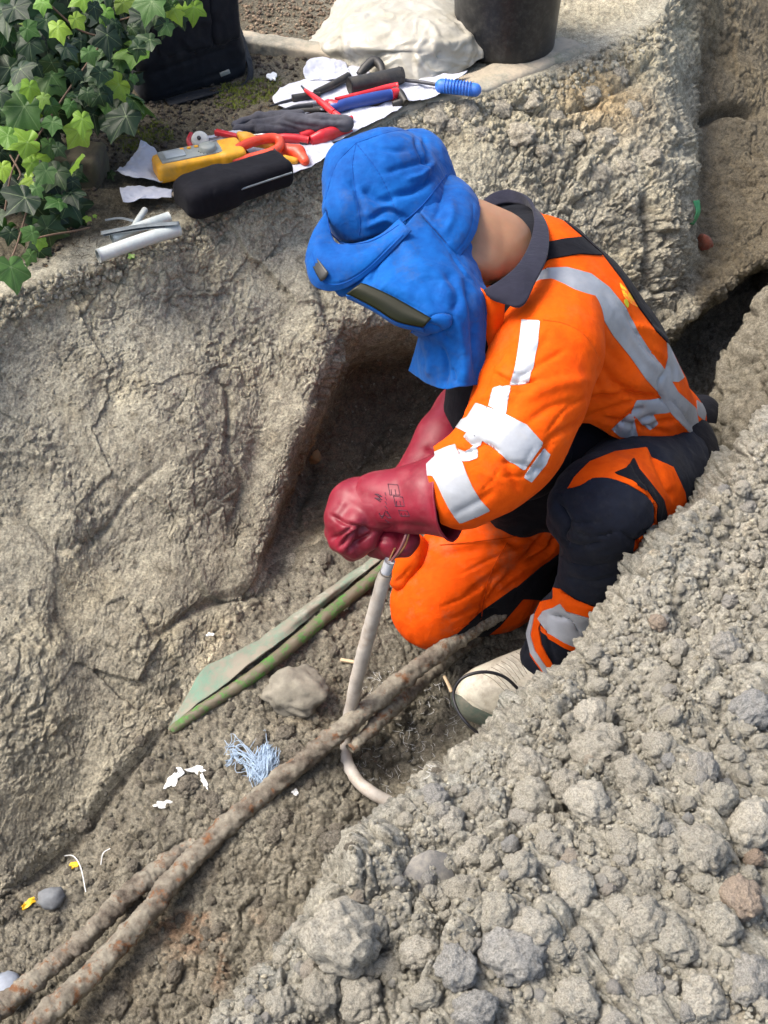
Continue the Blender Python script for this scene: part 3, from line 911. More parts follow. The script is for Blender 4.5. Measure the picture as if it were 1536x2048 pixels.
# right of the head the bank is more broken
brk = np.minimum(sstep(.1, .5, P[:, 0]) * ww + sstep(.1, .4, P[:, 0]) * lipw, 1)
brk = brk * (1 - .6 * sstep(11.6, 12.6, C_[idx]))
DD += brk * (bA * .018 * (.3 + patchy) + bB * .009 + rgh * .009 + rB * .008 * patchy + bC * .003)
D[idx] = DD
# features with a place of their own: (u, v, z, radius, height)
def place_bumps(lst):
    for u, v, z, r, h in lst:
        c = atz(u, v, z); d = np.linalg.norm(V - c, axis=1)
        D[:] = D + (h * np.exp(-(d / r) ** 2)).astype(np.float32)
place_bumps([(1480,1420,.05,.10,.02),(1100,1600,.05,.12,.02),(1350,1750,.06,.12,.03),(1000,1900,.06,.10,.03),(850,1420,-.57,.12,-.06),(780,1530,-.58,.09,-.06),(700,1330,-.55,.10,-.03),(600,1330,-.56,.08,-.02),(900,1330,-.55,.12,-.04),
             (120,1690,-.68,.09,-.03),(330,1580,-.62,.10,.015),(520,1560,-.6,.07,.01),(1000,1320,-.55,.1,-.02),
             (300,830,-.27,.13,.035),(90,1350,-.47,.14,.03),(430,950,-.38,.1,.03),(230,1100,-.40,.06,-.025),(480,1120,-.48,.06,.03),
             (730,1760,.04,.05,.03),(630,1900,.05,.05,.03),(760,1700,.04,.05,.04)])
V = V + N * D[:, None]
# creases placed where the photograph has them
def groove(line, w, dep, zone):
    global V
    d, s = line_d(line, uu[zone], vv[zone]); 
    tp = np.clip(np.minimum(s, 1 - s) * 5 + .2, 0, 1)
    V[zone] -= N[zone] * (dep * np.exp(-(d / w) ** 2) * tp)[:, None]
zw = np.where((R_ > 4.2) & (R_ < 9.6) & (tt < 4.2))[0]
for ln, w, dep in [([(0,1030),(60,1040),(120,1100),(240,1040)],9,.010),([(150,1120),(210,1060),(260,990),(330,930)],7,.006),
                   ([(430,740),(455,800),(450,900),(480,980),(450,1060)],7,.012),([(540,1180),(440,1200),(360,1240),(290,1290)],10,.018),
                   ([(650,470),(640,560),(660,660)],12,.02),([(840,760),(760,860),(700,960)],10,.02),([(640,900),(600,1010),(590,1060)],12,.02),
                   ([(1170,480),(1230,600),(1270,680)],8,.02),([(1290,380),(1300,480),(1285,580)],10,.035),([(1060,330),(1130,400),(1200,410)],7,.015),
                   ([(1000,180),(1100,230),(1230,180),(1300,130)],8,.02),([(1150,330),(1180,260),(1240,250)],7,.015),([(1400,250),(1450,215),(1520,225)],9,.06),
                   ([(1330,1240),(1200,1330)],6,.01)]:
    groove(ln, w, dep, zw)
zf = np.where((R_ > 8.6) & (R_ < 12.5) & (tt < 4.2))[0]
for ln, w, dep in [([(0,1800),(140,1680),(300,1500),(345,1450)],12,.035),([(560,1640),(700,1560)],8,.01)]:
    groove(ln, w, dep, zf)
# colour of the soil, with shade painted into the recess and the set-back wall
P4 = V.astype(np.float32)
tint = np.ones((len(V), 3), np.float32)
n_a = np.zeros(len(V), np.float32); n_a[idx] = fbm(P, 5, 4, 71)
n_b = np.zeros(len(V), np.float32); n_b[idx] = fbm(P, 14, 4, 77)
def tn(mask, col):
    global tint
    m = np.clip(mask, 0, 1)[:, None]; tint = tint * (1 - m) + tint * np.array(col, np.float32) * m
zed = V[:, 2]
tn(w_wall * sstep(.0, .35, n_a), (1.15, 1.12, 1.05))
tn(w_wall * sstep(.05, .4, n_b), (.82, .80, .78))
tn(np.exp(-((R_ - 4.3) / .5) ** 2), (1.18, 1.14, 1.05))
tn(w_wall * (1 - sstep(-.30, -.10, zed)) * .8, (.90, .88, .86))            # darker lower down the wall
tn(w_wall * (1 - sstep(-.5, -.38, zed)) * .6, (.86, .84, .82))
alc = sstep(640, 700, uu) * (1 - sstep(1000, 1100, uu)) * sstep(690, 740, vv) * w_wall
tn(sstep(6.75, 7.4, C_ ) * (1 - sstep(10.4, 11.2, C_)) * sstep(6.3, 6.9, R_) * w_wall * .9, (.55, .48, .42))  # shade of the recess painted into its wall
tn(sstep(12.5, 13.1, C_) * w_wall, (.50, .46, .41))  # painted shade: darkens the set-back wall beyond the corner
tn(w_floor * .6 * sstep(.0, .3, n_b), (.78, .75, .72))
tn(w_floor * sstep(.1, .4, n_a), (1.25, 1.2, 1.15))
tn(w_floor * (1 - sstep(-.1, .25, V[:, 0] + .2)) * .8, (1.28, 1.27, 1.26))
tn(w_heap * sstep(.1, .4, n_a) * .8, (.85, .9, .97))
tn(w_heap * sstep(.2, .45, n_b) * .7, (1.12, 1.0, .85))
back = w_ground * (1 - sstep(2.7, 3.3, R_))
tn(back * (1 - sstep(-.2, .9, V[:, 0] + .35)) * .95, (.24, .22, .19))               # dark garden soil behind the ledge
tn(back * sstep(.0, .6, V[:, 0]) * .6, (1.15, 1.08, .95))
rustm = np.zeros(len(V), np.float32)
for u, v, r in [(390,1820,.05),(420,1900,.06),(330,1830,.05),(480,1850,.04),(560,1570,.04),(700,1300,.05)]:
    c = atz(u, v, -.66); rustm = np.maximum(rustm, np.exp(-(np.linalg.norm(V - c, axis=1) / r) ** 2))
tn(rustm * sstep(-.1, .3, n_b), (1.2, .72, .5))
for u, v, z, r, col in [(130,690,-.06,.04,(1.35,1.15,.8)),(640,905,-.5,.03,(1.9,1.3,.7)),(1210,200,-.05,.12,(1.15,.95,.72))]:
    c = atz(u, v, z); tn(np.exp(-(np.linalg.norm(V - c, axis=1) / r) ** 2), col)
# split into the pieces of the setting
Fr = R_[F[:, 0]]
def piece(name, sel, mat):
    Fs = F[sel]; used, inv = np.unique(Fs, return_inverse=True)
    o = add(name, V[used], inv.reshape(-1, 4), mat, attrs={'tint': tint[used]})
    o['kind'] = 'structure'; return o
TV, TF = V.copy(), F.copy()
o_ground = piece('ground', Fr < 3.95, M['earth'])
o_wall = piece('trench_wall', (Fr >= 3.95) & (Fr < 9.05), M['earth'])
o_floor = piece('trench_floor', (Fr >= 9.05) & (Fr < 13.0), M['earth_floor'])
o_heap = piece('spoil_heap', Fr >= 13.0, M['heap'])
o_ground['label'] = 'pale trodden soil of the bank beyond the trench'
o_wall['label'] = 'rough sandy clay wall of the trench'
o_floor['label'] = 'dark crumbly clay floor of the trench'
o_heap['label'] = 'heap of dug out clods along the near side'
BV = BVHTree.FromPolygons([tuple(p) for p in TV[near][:0]], []) if False else None
# ray lookup on a thinned copy of the earth
def earth_bvh():
    n, m = nC, nRw
    I = np.arange(0, n, 3); J = np.arange(0, m, 3)
    g = TV.reshape(n, m, 3)[I][:, J]
    Fq = grid_faces(len(I), len(J))
    return BVHTree.FromPolygons(g.reshape(-1, 3).tolist(), Fq.tolist())
EB = earth_bvh()
def hit(u, v, bvh=None):
    """where the line of sight through a photo point meets the earth"""
    d = ray(u, v); L = np.linalg.norm(d)
    h = (bvh or EB).ray_cast(Vector((0, 0, CAMZ)), Vector(d / L))
    if h[0] is None: return np.array(atz(u, v, 0)), np.array([0, 0, 1.])
    n = np.array(h[1]); 
    if n @ d > 0: n = -n
    return np.array(h[0]), n
def drop(x, y, z=1.4):
    h = EB.ray_cast(Vector((x, y, z)), Vector((0, 0, -1)))
    if h[0] is None: return np.array([x, y, 0.]), np.array([0, 0, 1.])
    n = np.array(h[1]); n = -n if n[2] < 0 else n
    return np.array(h[0]), n
# ------------------------------------------------------------------ the worker
def PX(u, v, t): return at(u, v, t)
def chain(pts, k=None):
    """round cones through (u,v,t,r) points"""
    return [rcone(at(*a[:3]), at(*b[:3]), a[3], b[3]) for a, b in zip(pts[:-1], pts[1:])]
base_p = atz(1030, 1330, -.56)
person = empty('person', base_p, 'kneeling worker in orange high visibility jacket, blue face hood and long red rubber gloves', 'person')

# -- body (one continuous figure under the clothes)
head_c = at(795, 432, 2.15)
hF = np.array([-.80, -.42, -.42]); hF /= np.linalg.norm(hF)
hL = np.array([.36, -.93, .10]); hL -= hF * (hL @ hF); hL /= np.linalg.norm(hL)
hU = np.cross(hF, hL)
HR_ = np.stack([hF, hL, hU], 1)
hp = lambda f, l, u: head_c + hF * f + hL * l + hU * u
body = [ell(hp(-.005, 0, .03), (.094, .075, .088), HR_), ell(hp(.03, 0, -.05), (.062, .055, .075), HR_),
        ell(hp(.092, 0, -.03), (.018, .013, .026), HR_), ell(hp(.02, .072, -.015), (.018, .010, .03), HR_), ell(hp(.02, -.072, -.015), (.018, .010, .03), HR_),
        rcone(hp(.084, .022, -.073), hp(.084, -.022, -.073), .009, .009)]
body += chain([(870, 458, 2.16, .060), (940, 478, 2.17, .067), (990, 498, 2.185, .066), (1015, 512, 2.25, .060)]) + [rcone(at(930, 530, 2.105), at(975, 532, 2.13), .028, .026)]
body += chain([(1105, 640, 2.14, .07), (1060, 600, 2.24, .08), (1020, 520, 2.33, .065)])
body += chain([(1090, 560, 2.25, .10), (1160, 680, 2.32, .12), (1230, 800, 2.44, .115), (1250, 880, 2.54, .12)])
body += chain([(1105, 640, 2.12, .055), (1015, 890, 2.08, .042), (930, 955, 2.09, .036), (800, 1010, 2.13, .028)])
body += chain([(1015, 510, 2.35, .05), (985, 770, 2.38, .042), (810, 1020, 2.22, .028)])
body += chain([(800, 1010, 2.13, .03), (715, 1025, 2.15, .034)]) + chain([(810, 1020, 2.22, .03), (760, 1075, 2.2, .034)])
body += chain([(1320, 930, 2.52, .09), (1195, 1020, 2.22, .05), (1164, 1190, 2.37, .034), (1090, 1325, 2.47, .032), (965, 1395, 2.50, .03)])
body += chain([(1190, 880, 2.62, .09), (885, 1185, 2.56, .06), (1180, 1110, 2.73, .045), (1290, 1080, 2.8, .035)])
V_, F_ = skin(union(body, .02), .006)
V_ = creases(relax(V_, F_, 3), F_, [([(958, 425), (972, 470), (962, 520)], 12, 2.0), ([(1000, 440), (1008, 480), (995, 530)], 9, 1.2), ([(930, 500), (950, 525), (975, 545)], 8, -1.5)])
add('body', V_, F_, M['skin'], person)
# short dark hair at the nape and round the back of the skull
V_, F_ = skin(union([ell(hp(-.012, 0, .025), (.080, .070, .078), HR_)] + chain([(862, 440, 2.16, .062), (905, 462, 2.165, .062)]), .02), .006)
add('hair', relax(V_, F_, 1), F_, M['hair'], person)
def cloth_noise(V, F, amp=.004, sc=9, seed=3, stretch=None):
    P = V.astype(np.float32)
    if stretch is not None: P = P @ np.asarray(stretch, dtype=np.float32)
    n = fbm(P, sc, 3, seed, ridge=False)
    r = 1 - np.abs(perlin(P + n[:, None] * .05, sc * 1.4, seed + 5)) * 2
    r = r + .35 * np.maximum(1 - np.abs(perlin(P * np.array([1, 1.7, .8], np.float32), sc * 2.6, seed + 9)) * 4, 0)
    return V + vnormals(V, F) * ((n * amp + np.maximum(r, .3) * amp * .5))[:, None]

# -- trunk of the jacket
tor = chain([(1080, 555, 2.25, .106), (1128, 640, 2.27, .126), (1188, 725, 2.34, .128), (1246, 800, 2.43, .118), (1300, 835, 2.50, .095)])
tor += chain([(1112, 655, 2.16, .088), (1070, 560, 2.26, .085), (1035, 492, 2.35, .075)])
tor += chain([(1090, 700, 2.26, .10), (1180, 800, 2.38, .10)])
tor += chain([(1055, 700, 2.22, .085), (1035, 640, 2.20, .075)])
tor += chain([(1270, 848, 2.50, .045), (1345, 842, 2.52, .045), (1362, 838, 2.53, .038)])
V_, F_ = skin(union(tor, .045), .0052)
V_ = relax(V_, F_, 3)
V_ = cloth_noise(V_, F_, .004, 8, 11)
TS = [([(1105, 600), (1150, 640), (1180, 700)], 4, 1.8), ([(1215, 760), (1250, 775), (1300, 780)], 4, 2.2), ([(1190, 815), (1215, 805), (1245, 800)], 3.5, 2.5), ([(1340, 800), (1362, 822), (1380, 850)], 3.5, 2.5), ([(1300, 700), (1325, 716), (1338, 740)], 3.5, 2), ([(1100, 470), (1085, 560), (1070, 620)], 8, 1.5), ([(1075, 600), (1150, 700), (1205, 790)], 9, 3), ([(1160, 690), (1260, 790), (1330, 800)], 16, 4),
      ([(1180, 800), (1250, 790), (1322, 796)], 9, 8), ([(1170, 838), (1240, 812), (1280, 800)], 8, 5), ([(1225, 868), (1258, 830), (1290, 815)], 7, 6), ([(1262, 872), (1282, 845), (1310, 830)], 7, 7),
      ([(1290, 862), (1320, 845), (1350, 840)], 7, 5), ([(1345, 835), (1370, 858), (1392, 868)], 8, -4), ([(1330, 740), (1318, 770), (1330, 810)], 6, 4), ([(1250, 620), (1290, 690), (1340, 740)], 12, 4),
      ([(1262, 650), (1300, 662), (1335, 692)], 11, -4), ([(1215, 590), (1280, 700), (1320, 745)], 10, -3), ([(1120, 600), (1180, 660), (1250, 740)], 14, 3), ([(1150, 790), (1210, 780), (1290, 810)], 10, -4),
      ([(1200, 835), (1262, 850), (1340, 866)], 8, 5)]
V_ = creases(V_, F_, [(l, w * .7, d * 1.7) for l, w, d in TS])
jV, jF = V_, F_
# the hem: nothing of the jacket below the waist line
u, v, t = proj(jV)
hem = smooth_poly([(1000, 300), (1250, 380), (1500, 600), (1480, 860), (1408, 880), (1385, 868), (1350, 884), (1290, 886), (1232, 876), (1180, 846), (1120, 850), (1060, 860), (960, 840), (930, 650), (940, 540), (1000, 440)], 5)
P_, T_ = clip(jV, jF, poly_sd(hem, u, v))
torso = add('jacket', *shell(P_, T_, .001), M['orange'], person)
def band(name, polys, mat, parent, VF, off=.0022, **kw):
    r = patch(VF[0], VF[1], polys, off, **kw)
    if not r: return None
    return [add(name, a, b, mat, parent) for a, b in r][0]
J = (P_, T_)
main_band = [(1005, 700), (1017, 648), (1024, 615), (1042, 575), (1068, 550), (1093, 537), (1133, 535), (1181, 548), (1217, 575), (1250, 615), (1279, 670), (1305, 710), (1330, 742), (1354, 783), (1391, 817), (1400, 872), (1382, 868), (1342, 828), (1320, 790), (1290, 757), (1257, 710), (1224, 670), (1195, 622), (1166, 593), (1130, 580), (1093, 579), (1060, 593), (1038, 612), (1022, 650)]
band('reflective_band', [main_band], M['reflect_grey'], person, J)
band('reflective_band', [[(1272, 801), (1300, 800), (1328, 795), (1347, 822), (1330, 826), (1305, 827), (1316, 848), (1299, 861), (1286, 850), (1262, 824)], [(1264, 823), (1276, 872), (1264, 876), (1240, 873), (1222, 858), (1250, 834)]], M['reflect_grey'], person, J, off=.0018)
band('reflective_band', [[(1332, 680), (1345, 706), (1368, 755), (1356, 764), (1341, 763), (1328, 742), (1335, 715)], [(1392, 800), (1414, 815), (1408, 842), (1394, 830)]], M['reflect_grey'], person, J, off=.0018)
band('shoulder_strap', [[(1060, 560), (1071, 540), (1088, 488), (1130, 479), (1162, 476), (1180, 492), (1204, 512), (1159, 509), (1122, 515), (1097, 520), (1075, 545)]], M['black'], person, J, off=.004)
band('shoulder_strap', [[(1060, 400), (1085, 412), (1122, 438), (1164, 474), (1206, 512), (1244, 562), (1276, 616), (1312, 664), (1338, 690), (1350, 690), (1400, 640), (1250, 420), (1100, 360)]], M['black'], person, J, off=.004, tmax=2.6)
band('bib_front', [[(1008, 640), (1018, 650), (1012, 720), (985, 790), (1040, 880), (900, 900), (930, 740), (985, 660)]], M['black'], person, J, off=.003)
band('waist_tail', [[(1165, 838), (1190, 855), (1215, 880), (1230, 897), (1218, 898), (1195, 885), (1170, 858)]], M['orange'], person, J, off=.004)
# printed mark between the shoulder blades
s_ = NT('yellow_print'); k_ = s_.ramp(s_.noise(120, 3, .6, stretch=(1, 1, .25)), [(.45, (1.0, .17, .005)), (.55, (.86, .50, .01))])
M['print'] = s_.out(k_, .8)
band('printed_logo', [[(1237, 562), (1244, 570), (1272, 602), (1280, 616), (1264, 610), (1247, 594)]], M['print'], person, J, off=.0012)
s_ = NT('green_print'); M['print2'] = s_.out((.45, .42, .01), .8)
band('printed_logo', [[(1247, 597), (1254, 600), (1258, 612), (1254, 616), (1248, 608)]], M['print2'], person, J, off=.0014)
# seams of dark thread
seam = lambda line, w: np.concatenate([np.array([p for p in line], float), np.array([(p[0] + w, p[1] + w * .6) for p in line[::-1]], float)])

# -- left sleeve
sl = chain([(1112, 648, 2.13, .082), (1095, 700, 2.10, .090), (1062, 790, 2.065, .090), (1030, 870, 2.05, .084), (1002, 912, 2.05, .076)])
sl += chain([(1002, 912, 2.05, .076), (962, 945, 2.06, .072), (915, 972, 2.08, .068), (885, 985, 2.09, .064)])
V_, F_ = skin(union(sl, .03), .0045)
V_ = relax(V_, F_, 3)
V_ = cloth_noise(V_, F_, .0035, 9, 23)
SS = [([(1180, 790), (1130, 820), (1090, 870)], 4, 2.5), ([(1000, 735), (1040, 748), (1090, 735)], 3.5, 2.2), ([(985, 760), (1020, 782), (1070, 790)], 3.5, 2.0), ([(1090, 930), (1050, 950), (1000, 955)], 4, 2.2), ([(1120, 880), (1090, 905), (1060, 960)], 3.5, 2.0), ([(960, 985), (985, 960), (1000, 935)], 4, 2.0), ([(1130, 700), (1060, 740), (1020, 770)], 9, 4), ([(1185, 760), (1110, 770), (1040, 800)], 16, -4), ([(1160, 845), (1100, 880), (1085, 935)], 10, 5), ([(985, 745), (1030, 765), (1080, 760)], 7, 6),
      ([(960, 800), (990, 790), (1020, 800)], 7, -3), ([(925, 872), (940, 888), (965, 880)], 9, 5), ([(905, 895), (935, 905), (970, 888), (1000, 905)], 7, 6), ([(1105, 950), (1050, 930), (1000, 925)], 8, 3),
      ([(1040, 985), (1020, 950), (1010, 915)], 9, 5), ([(1070, 890), (1050, 925), (1045, 960)], 6, 1.5), ([(1010, 650), (1040, 760), (1020, 830)], 12, 2), ([(1195, 720), (1200, 790), (1150, 860)], 12, 4),
      ([(1110, 640), (1170, 665), (1203, 720)], 5, 2), ([(1010, 700), (985, 735), (972, 780)], 8, 3), ([(905, 1030), (960, 1000), (990, 980)], 10, 3), ([(1090, 660), (1060, 700), (1010, 720)], 10, -3),
      ([(1160, 800), (1100, 815), (1050, 850)], 11, 3)]
V_ = creases(V_, F_, [(l, w * .7, d * 1.35) for l, w, d in SS])
u, v, t = proj(V_)
arm = smooth_poly([(1080, 560), (1150, 580), (1260, 640), (1260, 860), (1130, 1000), (1000, 1060), (890, 1052), (876, 1015), (864, 985), (855, 950), (855, 925), (875, 905), (860, 860), (940, 760), (980, 640)], 4)
P_, T_ = clip(V_, F_, poly_sd(arm, u, v))
A = shell(P_, T_, .001)
slv = add('sleeve', *A, M['orange'], person)
A = (P_, T_)
for polys in ([[(1044, 640), (1062, 641), (1080, 642), (1078, 670), (1072, 705), (1066, 735), (1056, 768), (1038, 771), (1019, 772), (1028, 742), (1035, 712), (1040, 675)]],
              [[(987, 776), (1004, 772), (1022, 773), (1016, 800), (1012, 830), (995, 822), (978, 812), (982, 794)]],
              [[(935, 835), (953, 806), (1006, 826), (1053, 850), (1086, 887), (1066, 915), (1048, 942), (1010, 915), (967, 881), (926, 862), (900, 850)]],
              [[(1087, 896), (1100, 908), (1092, 928), (1062, 964), (1046, 954), (1066, 925)]],
              [[(934, 866), (950, 869), (967, 880), (962, 890), (950, 897), (940, 884), (928, 874)]],
              [[(914, 896), (930, 902), (950, 892), (957, 902), (956, 916), (940, 922), (926, 923), (918, 908)]],
              [[(870, 905), (890, 896), (912, 888), (916, 905), (926, 925), (933, 945), (945, 973), (960, 998), (980, 1020), (955, 1032), (920, 1046), (908, 1032), (897, 1014), (885, 990), (874, 966), (866, 952), (848, 951), (835, 920)]]):
    band('reflective_band', polys, M['reflect'], slv, A)

def cord(line, VF, mat, parent, name='seam', r=.0009, off=.001, n=60):
    B = BVHTree.FromPolygons(VF[0].tolist(), tri(VF[1]).tolist())
    pts = []
    for q in crom(np.array(line, float), n):
        d = ray(*q); L = np.linalg.norm(d); h = B.ray_cast(Vector((0, 0, CAMZ)), Vector(d / L))
        if h[0] is not None: pts.append(np.array(h[0]) - d / L * off)
    if len(pts) > 4:
        pts = np.array(pts); pts[1:-1] = (pts[:-2] + pts[1:-1] + pts[2:]) / 3
        return add(name, *tube(pts, r, 6), mat, parent)
M['orange_seam'] = m_cloth('orange_thread', (.42, .045, .002), sheen=0)
cord([(1086, 640), (1130, 648), (1170, 672), (1198, 720), (1206, 770), (1192, 815), (1165, 850)], A, M['orange_seam'], slv)
for ln in ([(1093, 585), (1090, 615), (1088, 640)], [(1190, 855), (1240, 880), (1340, 888)]): cord(ln, J, M['orange_seam'], torso, off=.0025)
# collar: a thick knitted ribbing round the neck, near side turned outwards
C1 = [[(952, 418, 2.36), (985, 388, 2.38), (1025, 381, 2.38), (1058, 398, 2.30), (1068, 440, 2.19), (1060, 485, 2.11), (1036, 530, 2.05), (1000, 562, 2.03), (966, 582, 2.03)],
      [(958, 424, 2.345), (990, 400, 2.37), (1028, 393, 2.37), (1062, 410, 2.29), (1081, 448, 2.17), (1077, 498, 2.09), (1052, 550, 2.03), (1018, 588, 2.01), (975, 592, 2.02)],
      [(965, 432, 2.34), (993, 412, 2.36), (1026, 407, 2.36), (1066, 418, 2.29), (1094, 452, 2.165), (1096, 508, 2.08), (1072, 562, 2.025), (1042, 614, 2.0), (990, 600, 2.02)]]
G_ = loft(C1, 18, 90)
Vc, Fc = thicken(G_, .007)
Vc = relax(Vc, Fc, 1)
add('collar', Vc, Fc, M['collar'], person)
band('collar_lining', [[(950,395),(1000,392),(1050,402),(1078,440),(1078,495),(1040,545),(1000,575),(955,565)]], M['black'], person, J, off=.002, tmax=2.6)
# inside of the far collar
G_ = loft([[(965, 428, 2.36), (1000, 392, 2.40), (1040, 398, 2.39), (1056, 430, 2.34), (1058, 470, 2.28)], [(975, 440, 2.33), (1005, 425, 2.35), (1035, 428, 2.35), (1047, 450, 2.31), (1050, 490, 2.25)]], 10, 40)
add('collar_lining', *thicken(G_, .004), M['black'], person)
# open front of the jacket: an orange flap with its zip edge
G_ = loft([[(958, 575, 2.035), (985, 592, 2.02), (1010, 604, 2.03)], [(962, 620, 2.06), (984, 630, 2.045), (1006, 640, 2.06)], [(972, 670, 2.08), (986, 678, 2.08), (996, 684, 2.09)], [(980, 706, 2.1), (986, 708, 2.1), (990, 708, 2.1)]], 30, 20)
add('front_flap', *thicken(G_, .004), M['orange'], person)
V_, F_ = skin(union(chain([(1010, 640, 2.16, .06), (985, 730, 2.2, .075), (985, 820, 2.26, .08), (1040, 900, 2.34, .10)]), .04), .008)
add('bib_front', cloth_noise(V_, F_, .004, 10, 6), F_, M['black'], person)

# -- trousers
seat = chain([(1320, 925, 2.53, .118), (1270, 905, 2.56, .14), (1190, 890, 2.62, .118)])
lleg = chain([(1320, 925, 2.53, .122), (1262, 972, 2.38, .105), (1205, 1012, 2.22, .088)]) + chain([(1205, 1012, 2.22, .084), (1194, 1110, 2.29, .064), (1166, 1190, 2.35, .050), (1126, 1250, 2.41, .055), (1088, 1315, 2.45, .050)])
rleg = chain([(1190, 890, 2.62, .12), (1080, 1000, 2.60, .118), (960, 1110, 2.575, .112), (882, 1185, 2.55, .090), (868, 1212, 2.55, .084)]) + chain([(868, 1212, 2.56, .080), (990, 1190, 2.64, .075), (1110, 1140, 2.70, .07), (1180, 1115, 2.74, .062)])
rleg += chain([(960, 1110, 2.575, .10), (1010, 1150, 2.6, .09)])
lap = chain([(1000, 960, 2.42, .08), (1110, 900, 2.44, .11), (1200, 870, 2.48, .11)]) + chain([(1040, 1010, 2.5, .07), (1130, 960, 2.5, .10)])
# lap, seat and straps: black bib trousers
V_, F_ = skin(union(seat + lap, .05), .006)
V_ = cloth_noise(relax(V_, F_, 2), F_, .006, 9, 33)
tr = add('trousers', V_, F_, M['black'], person)
def skinned(prims, k, h, seed, amp=.004, strokes=(), sc=9):
    V_, F_ = skin(union(prims, k), h); V_ = relax(V_, F_, 3)
    V_ = cloth_noise(V_, F_, amp, sc, seed)
    return creases(V_, F_, [(l, w * .65, d * 1.6) for l, w, d in strokes]), F_
# kneeling right leg
RS = [([(920, 1150), (1000, 1110), (1080, 1085)], 4, 2.5), ([(880, 1215), (940, 1190), (1000, 1150)], 4, 2.2), ([(1060, 1075), (1085, 1090), (1110, 1085)], 3.5, 2.5), ([(990, 1130), (1030, 1135), (1075, 1110)], 3.5, 2.5), ([(930, 1190), (1020, 1130), (1110, 1080)], 9, 4), ([(900, 1240), (980, 1200), (1040, 1160)], 6, 3), ([(1000, 1075), (1050, 1095), (1110, 1075)], 10, 4), ([(1090, 1065), (1060, 1110), (1010, 1150)], 7, 5),
      ([(960, 1230), (1000, 1170), (1050, 1130), (1100, 1100)], 6, 5), ([(940, 1240), (965, 1225), (990, 1215)], 5, 4), ([(870, 1100), (940, 1085), (1010, 1075)], 16, -4), ([(1120, 1060), (1100, 1100), (1060, 1130)], 7, 6),
      ([(850, 1130), (900, 1110), (960, 1100)], 10, 2), ([(985, 1160), (970, 1190), (960, 1240)], 4, 3)]
rV, rF = skinned(rleg, .035, .005, 41, .005, RS)
u, v, t = proj(rV)
rl = add('trouser_leg', rV, rF, M['orange_leg'], person)
rl['label'] = 'orange trouser leg of the kneeling knee'
band('dark_panel', [[(1080, 1135), (1095, 1125), (1180, 1060), (1260, 1060), (1230, 1170), (1100, 1200), (1010, 1195)], [(880, 1300), (960, 1225), (1030, 1175), (1060, 1180), (1000, 1250), (900, 1330)]], M['black'], rl, (rV, rF), off=.003)
for ln in ([(1015, 1085), (985, 1140), (968, 1200), (962, 1245)], [(880, 1090), (980, 1080), (1090, 1064)], [(905, 1262), (985, 1225), (1050, 1175)]): cord(ln, (rV, rF), M['orange_seam'], rl, off=.003)
# raised left leg
LS = [([(1150, 1060), (1190, 1070), (1235, 1060)], 4, 2.2), ([(1140, 1120), (1180, 1130), (1220, 1120)], 4, 2.0), ([(1135, 1030), (1160, 1045), (1200, 1040)], 4, 2.2), ([(1120, 1005), (1140, 1040), (1135, 1070)], 9, 8), ([(1100, 990), (1150, 985), (1180, 975)], 8, -3), ([(1125, 1075), (1160, 1090), (1210, 1080)], 9, 4), ([(1130, 1150), (1180, 1160), (1230, 1150)], 10, 3),
      ([(1120, 1185), (1160, 1205), (1200, 1210)], 6, 5), ([(1105, 1230), (1140, 1240), (1160, 1270)], 7, 5), ([(1260, 930), (1290, 975), (1310, 1030)], 6, 4), ([(1300, 900), (1320, 950), (1345, 1000)], 9, 5), ([(1240, 960), (1300, 990), (1300, 1050)], 7, -3), ([(1240, 1060), (1265, 1080), (1290, 1090)], 10, 5), ([(1090, 1250), (1100, 1300), (1110, 1330)], 8, 4)]
lleg += chain([(1125, 1010, 2.20, .022), (1150, 1005, 2.2, .04)]) + chain([(1120, 1045, 2.24, .02), (1150, 1050, 2.24, .04)])
lV, lF = skinned(lleg, .03, .005, 47, .0045, LS)
ll = add('trouser_leg', lV, lF, M['navy'], person)
ll['label'] = 'navy trouser leg of the raised knee'
L_ = (lV, lF)
band('orange_panel', [[(1130, 990), (1150, 955), (1180, 925), (1230, 905), (1292, 896), (1300, 915), (1345, 935), (1368, 985), (1372, 1010), (1400, 1040), (1330, 1120), (1262, 1100), (1255, 1085), (1275, 1078), (1296, 1062), (1308, 1045), (1308, 1015), (1290, 990), (1255, 968), (1220, 958), (1185, 960), (1160, 985)]], M['orange'], ll, L_, off=.003)
band('dark_panel', [[(1226, 948), (1250, 938), (1266, 918), (1276, 940), (1302, 972), (1324, 1000), (1332, 1030), (1318, 1060), (1310, 1035), (1312, 1010), (1296, 985), (1262, 962)]], M['black'], ll, L_, off=.0046)
band('orange_panel', [[(1108, 1175), (1122, 1178), (1150, 1200), (1190, 1215), (1260, 1200), (1260, 1240), (1180, 1234), (1130, 1220), (1108, 1200)], [(1082, 1205), (1112, 1196), (1118, 1210), (1092, 1230), (1078, 1255), (1084, 1290), (1104, 1328), (1090, 1352), (1062, 1310), (1062, 1250)]], M['orange'], ll, L_, off=.003)
band('reflective_band', [[(1108, 1215), (1122, 1206), (1136, 1224), (1185, 1236), (1260, 1240), (1230, 1330), (1128, 1284), (1100, 1268), (1078, 1238), (1090, 1222)]], M['reflect'], ll, L_, off=.0045)
band('orange_panel', [[(1084, 1250), (1100, 1266), (1130, 1284), (1240, 1330), (1240, 1342), (1126, 1292), (1095, 1272), (1084, 1262)]], M['orange'], ll, L_, off=.0052)
band('reflective_piping', [[(1066, 1232), (1072, 1228), (1064, 1270), (1072, 1300), (1096, 1336), (1092, 1350), (1064, 1306), (1056, 1268)]], M['reflect'], ll, L_, off=.0048)
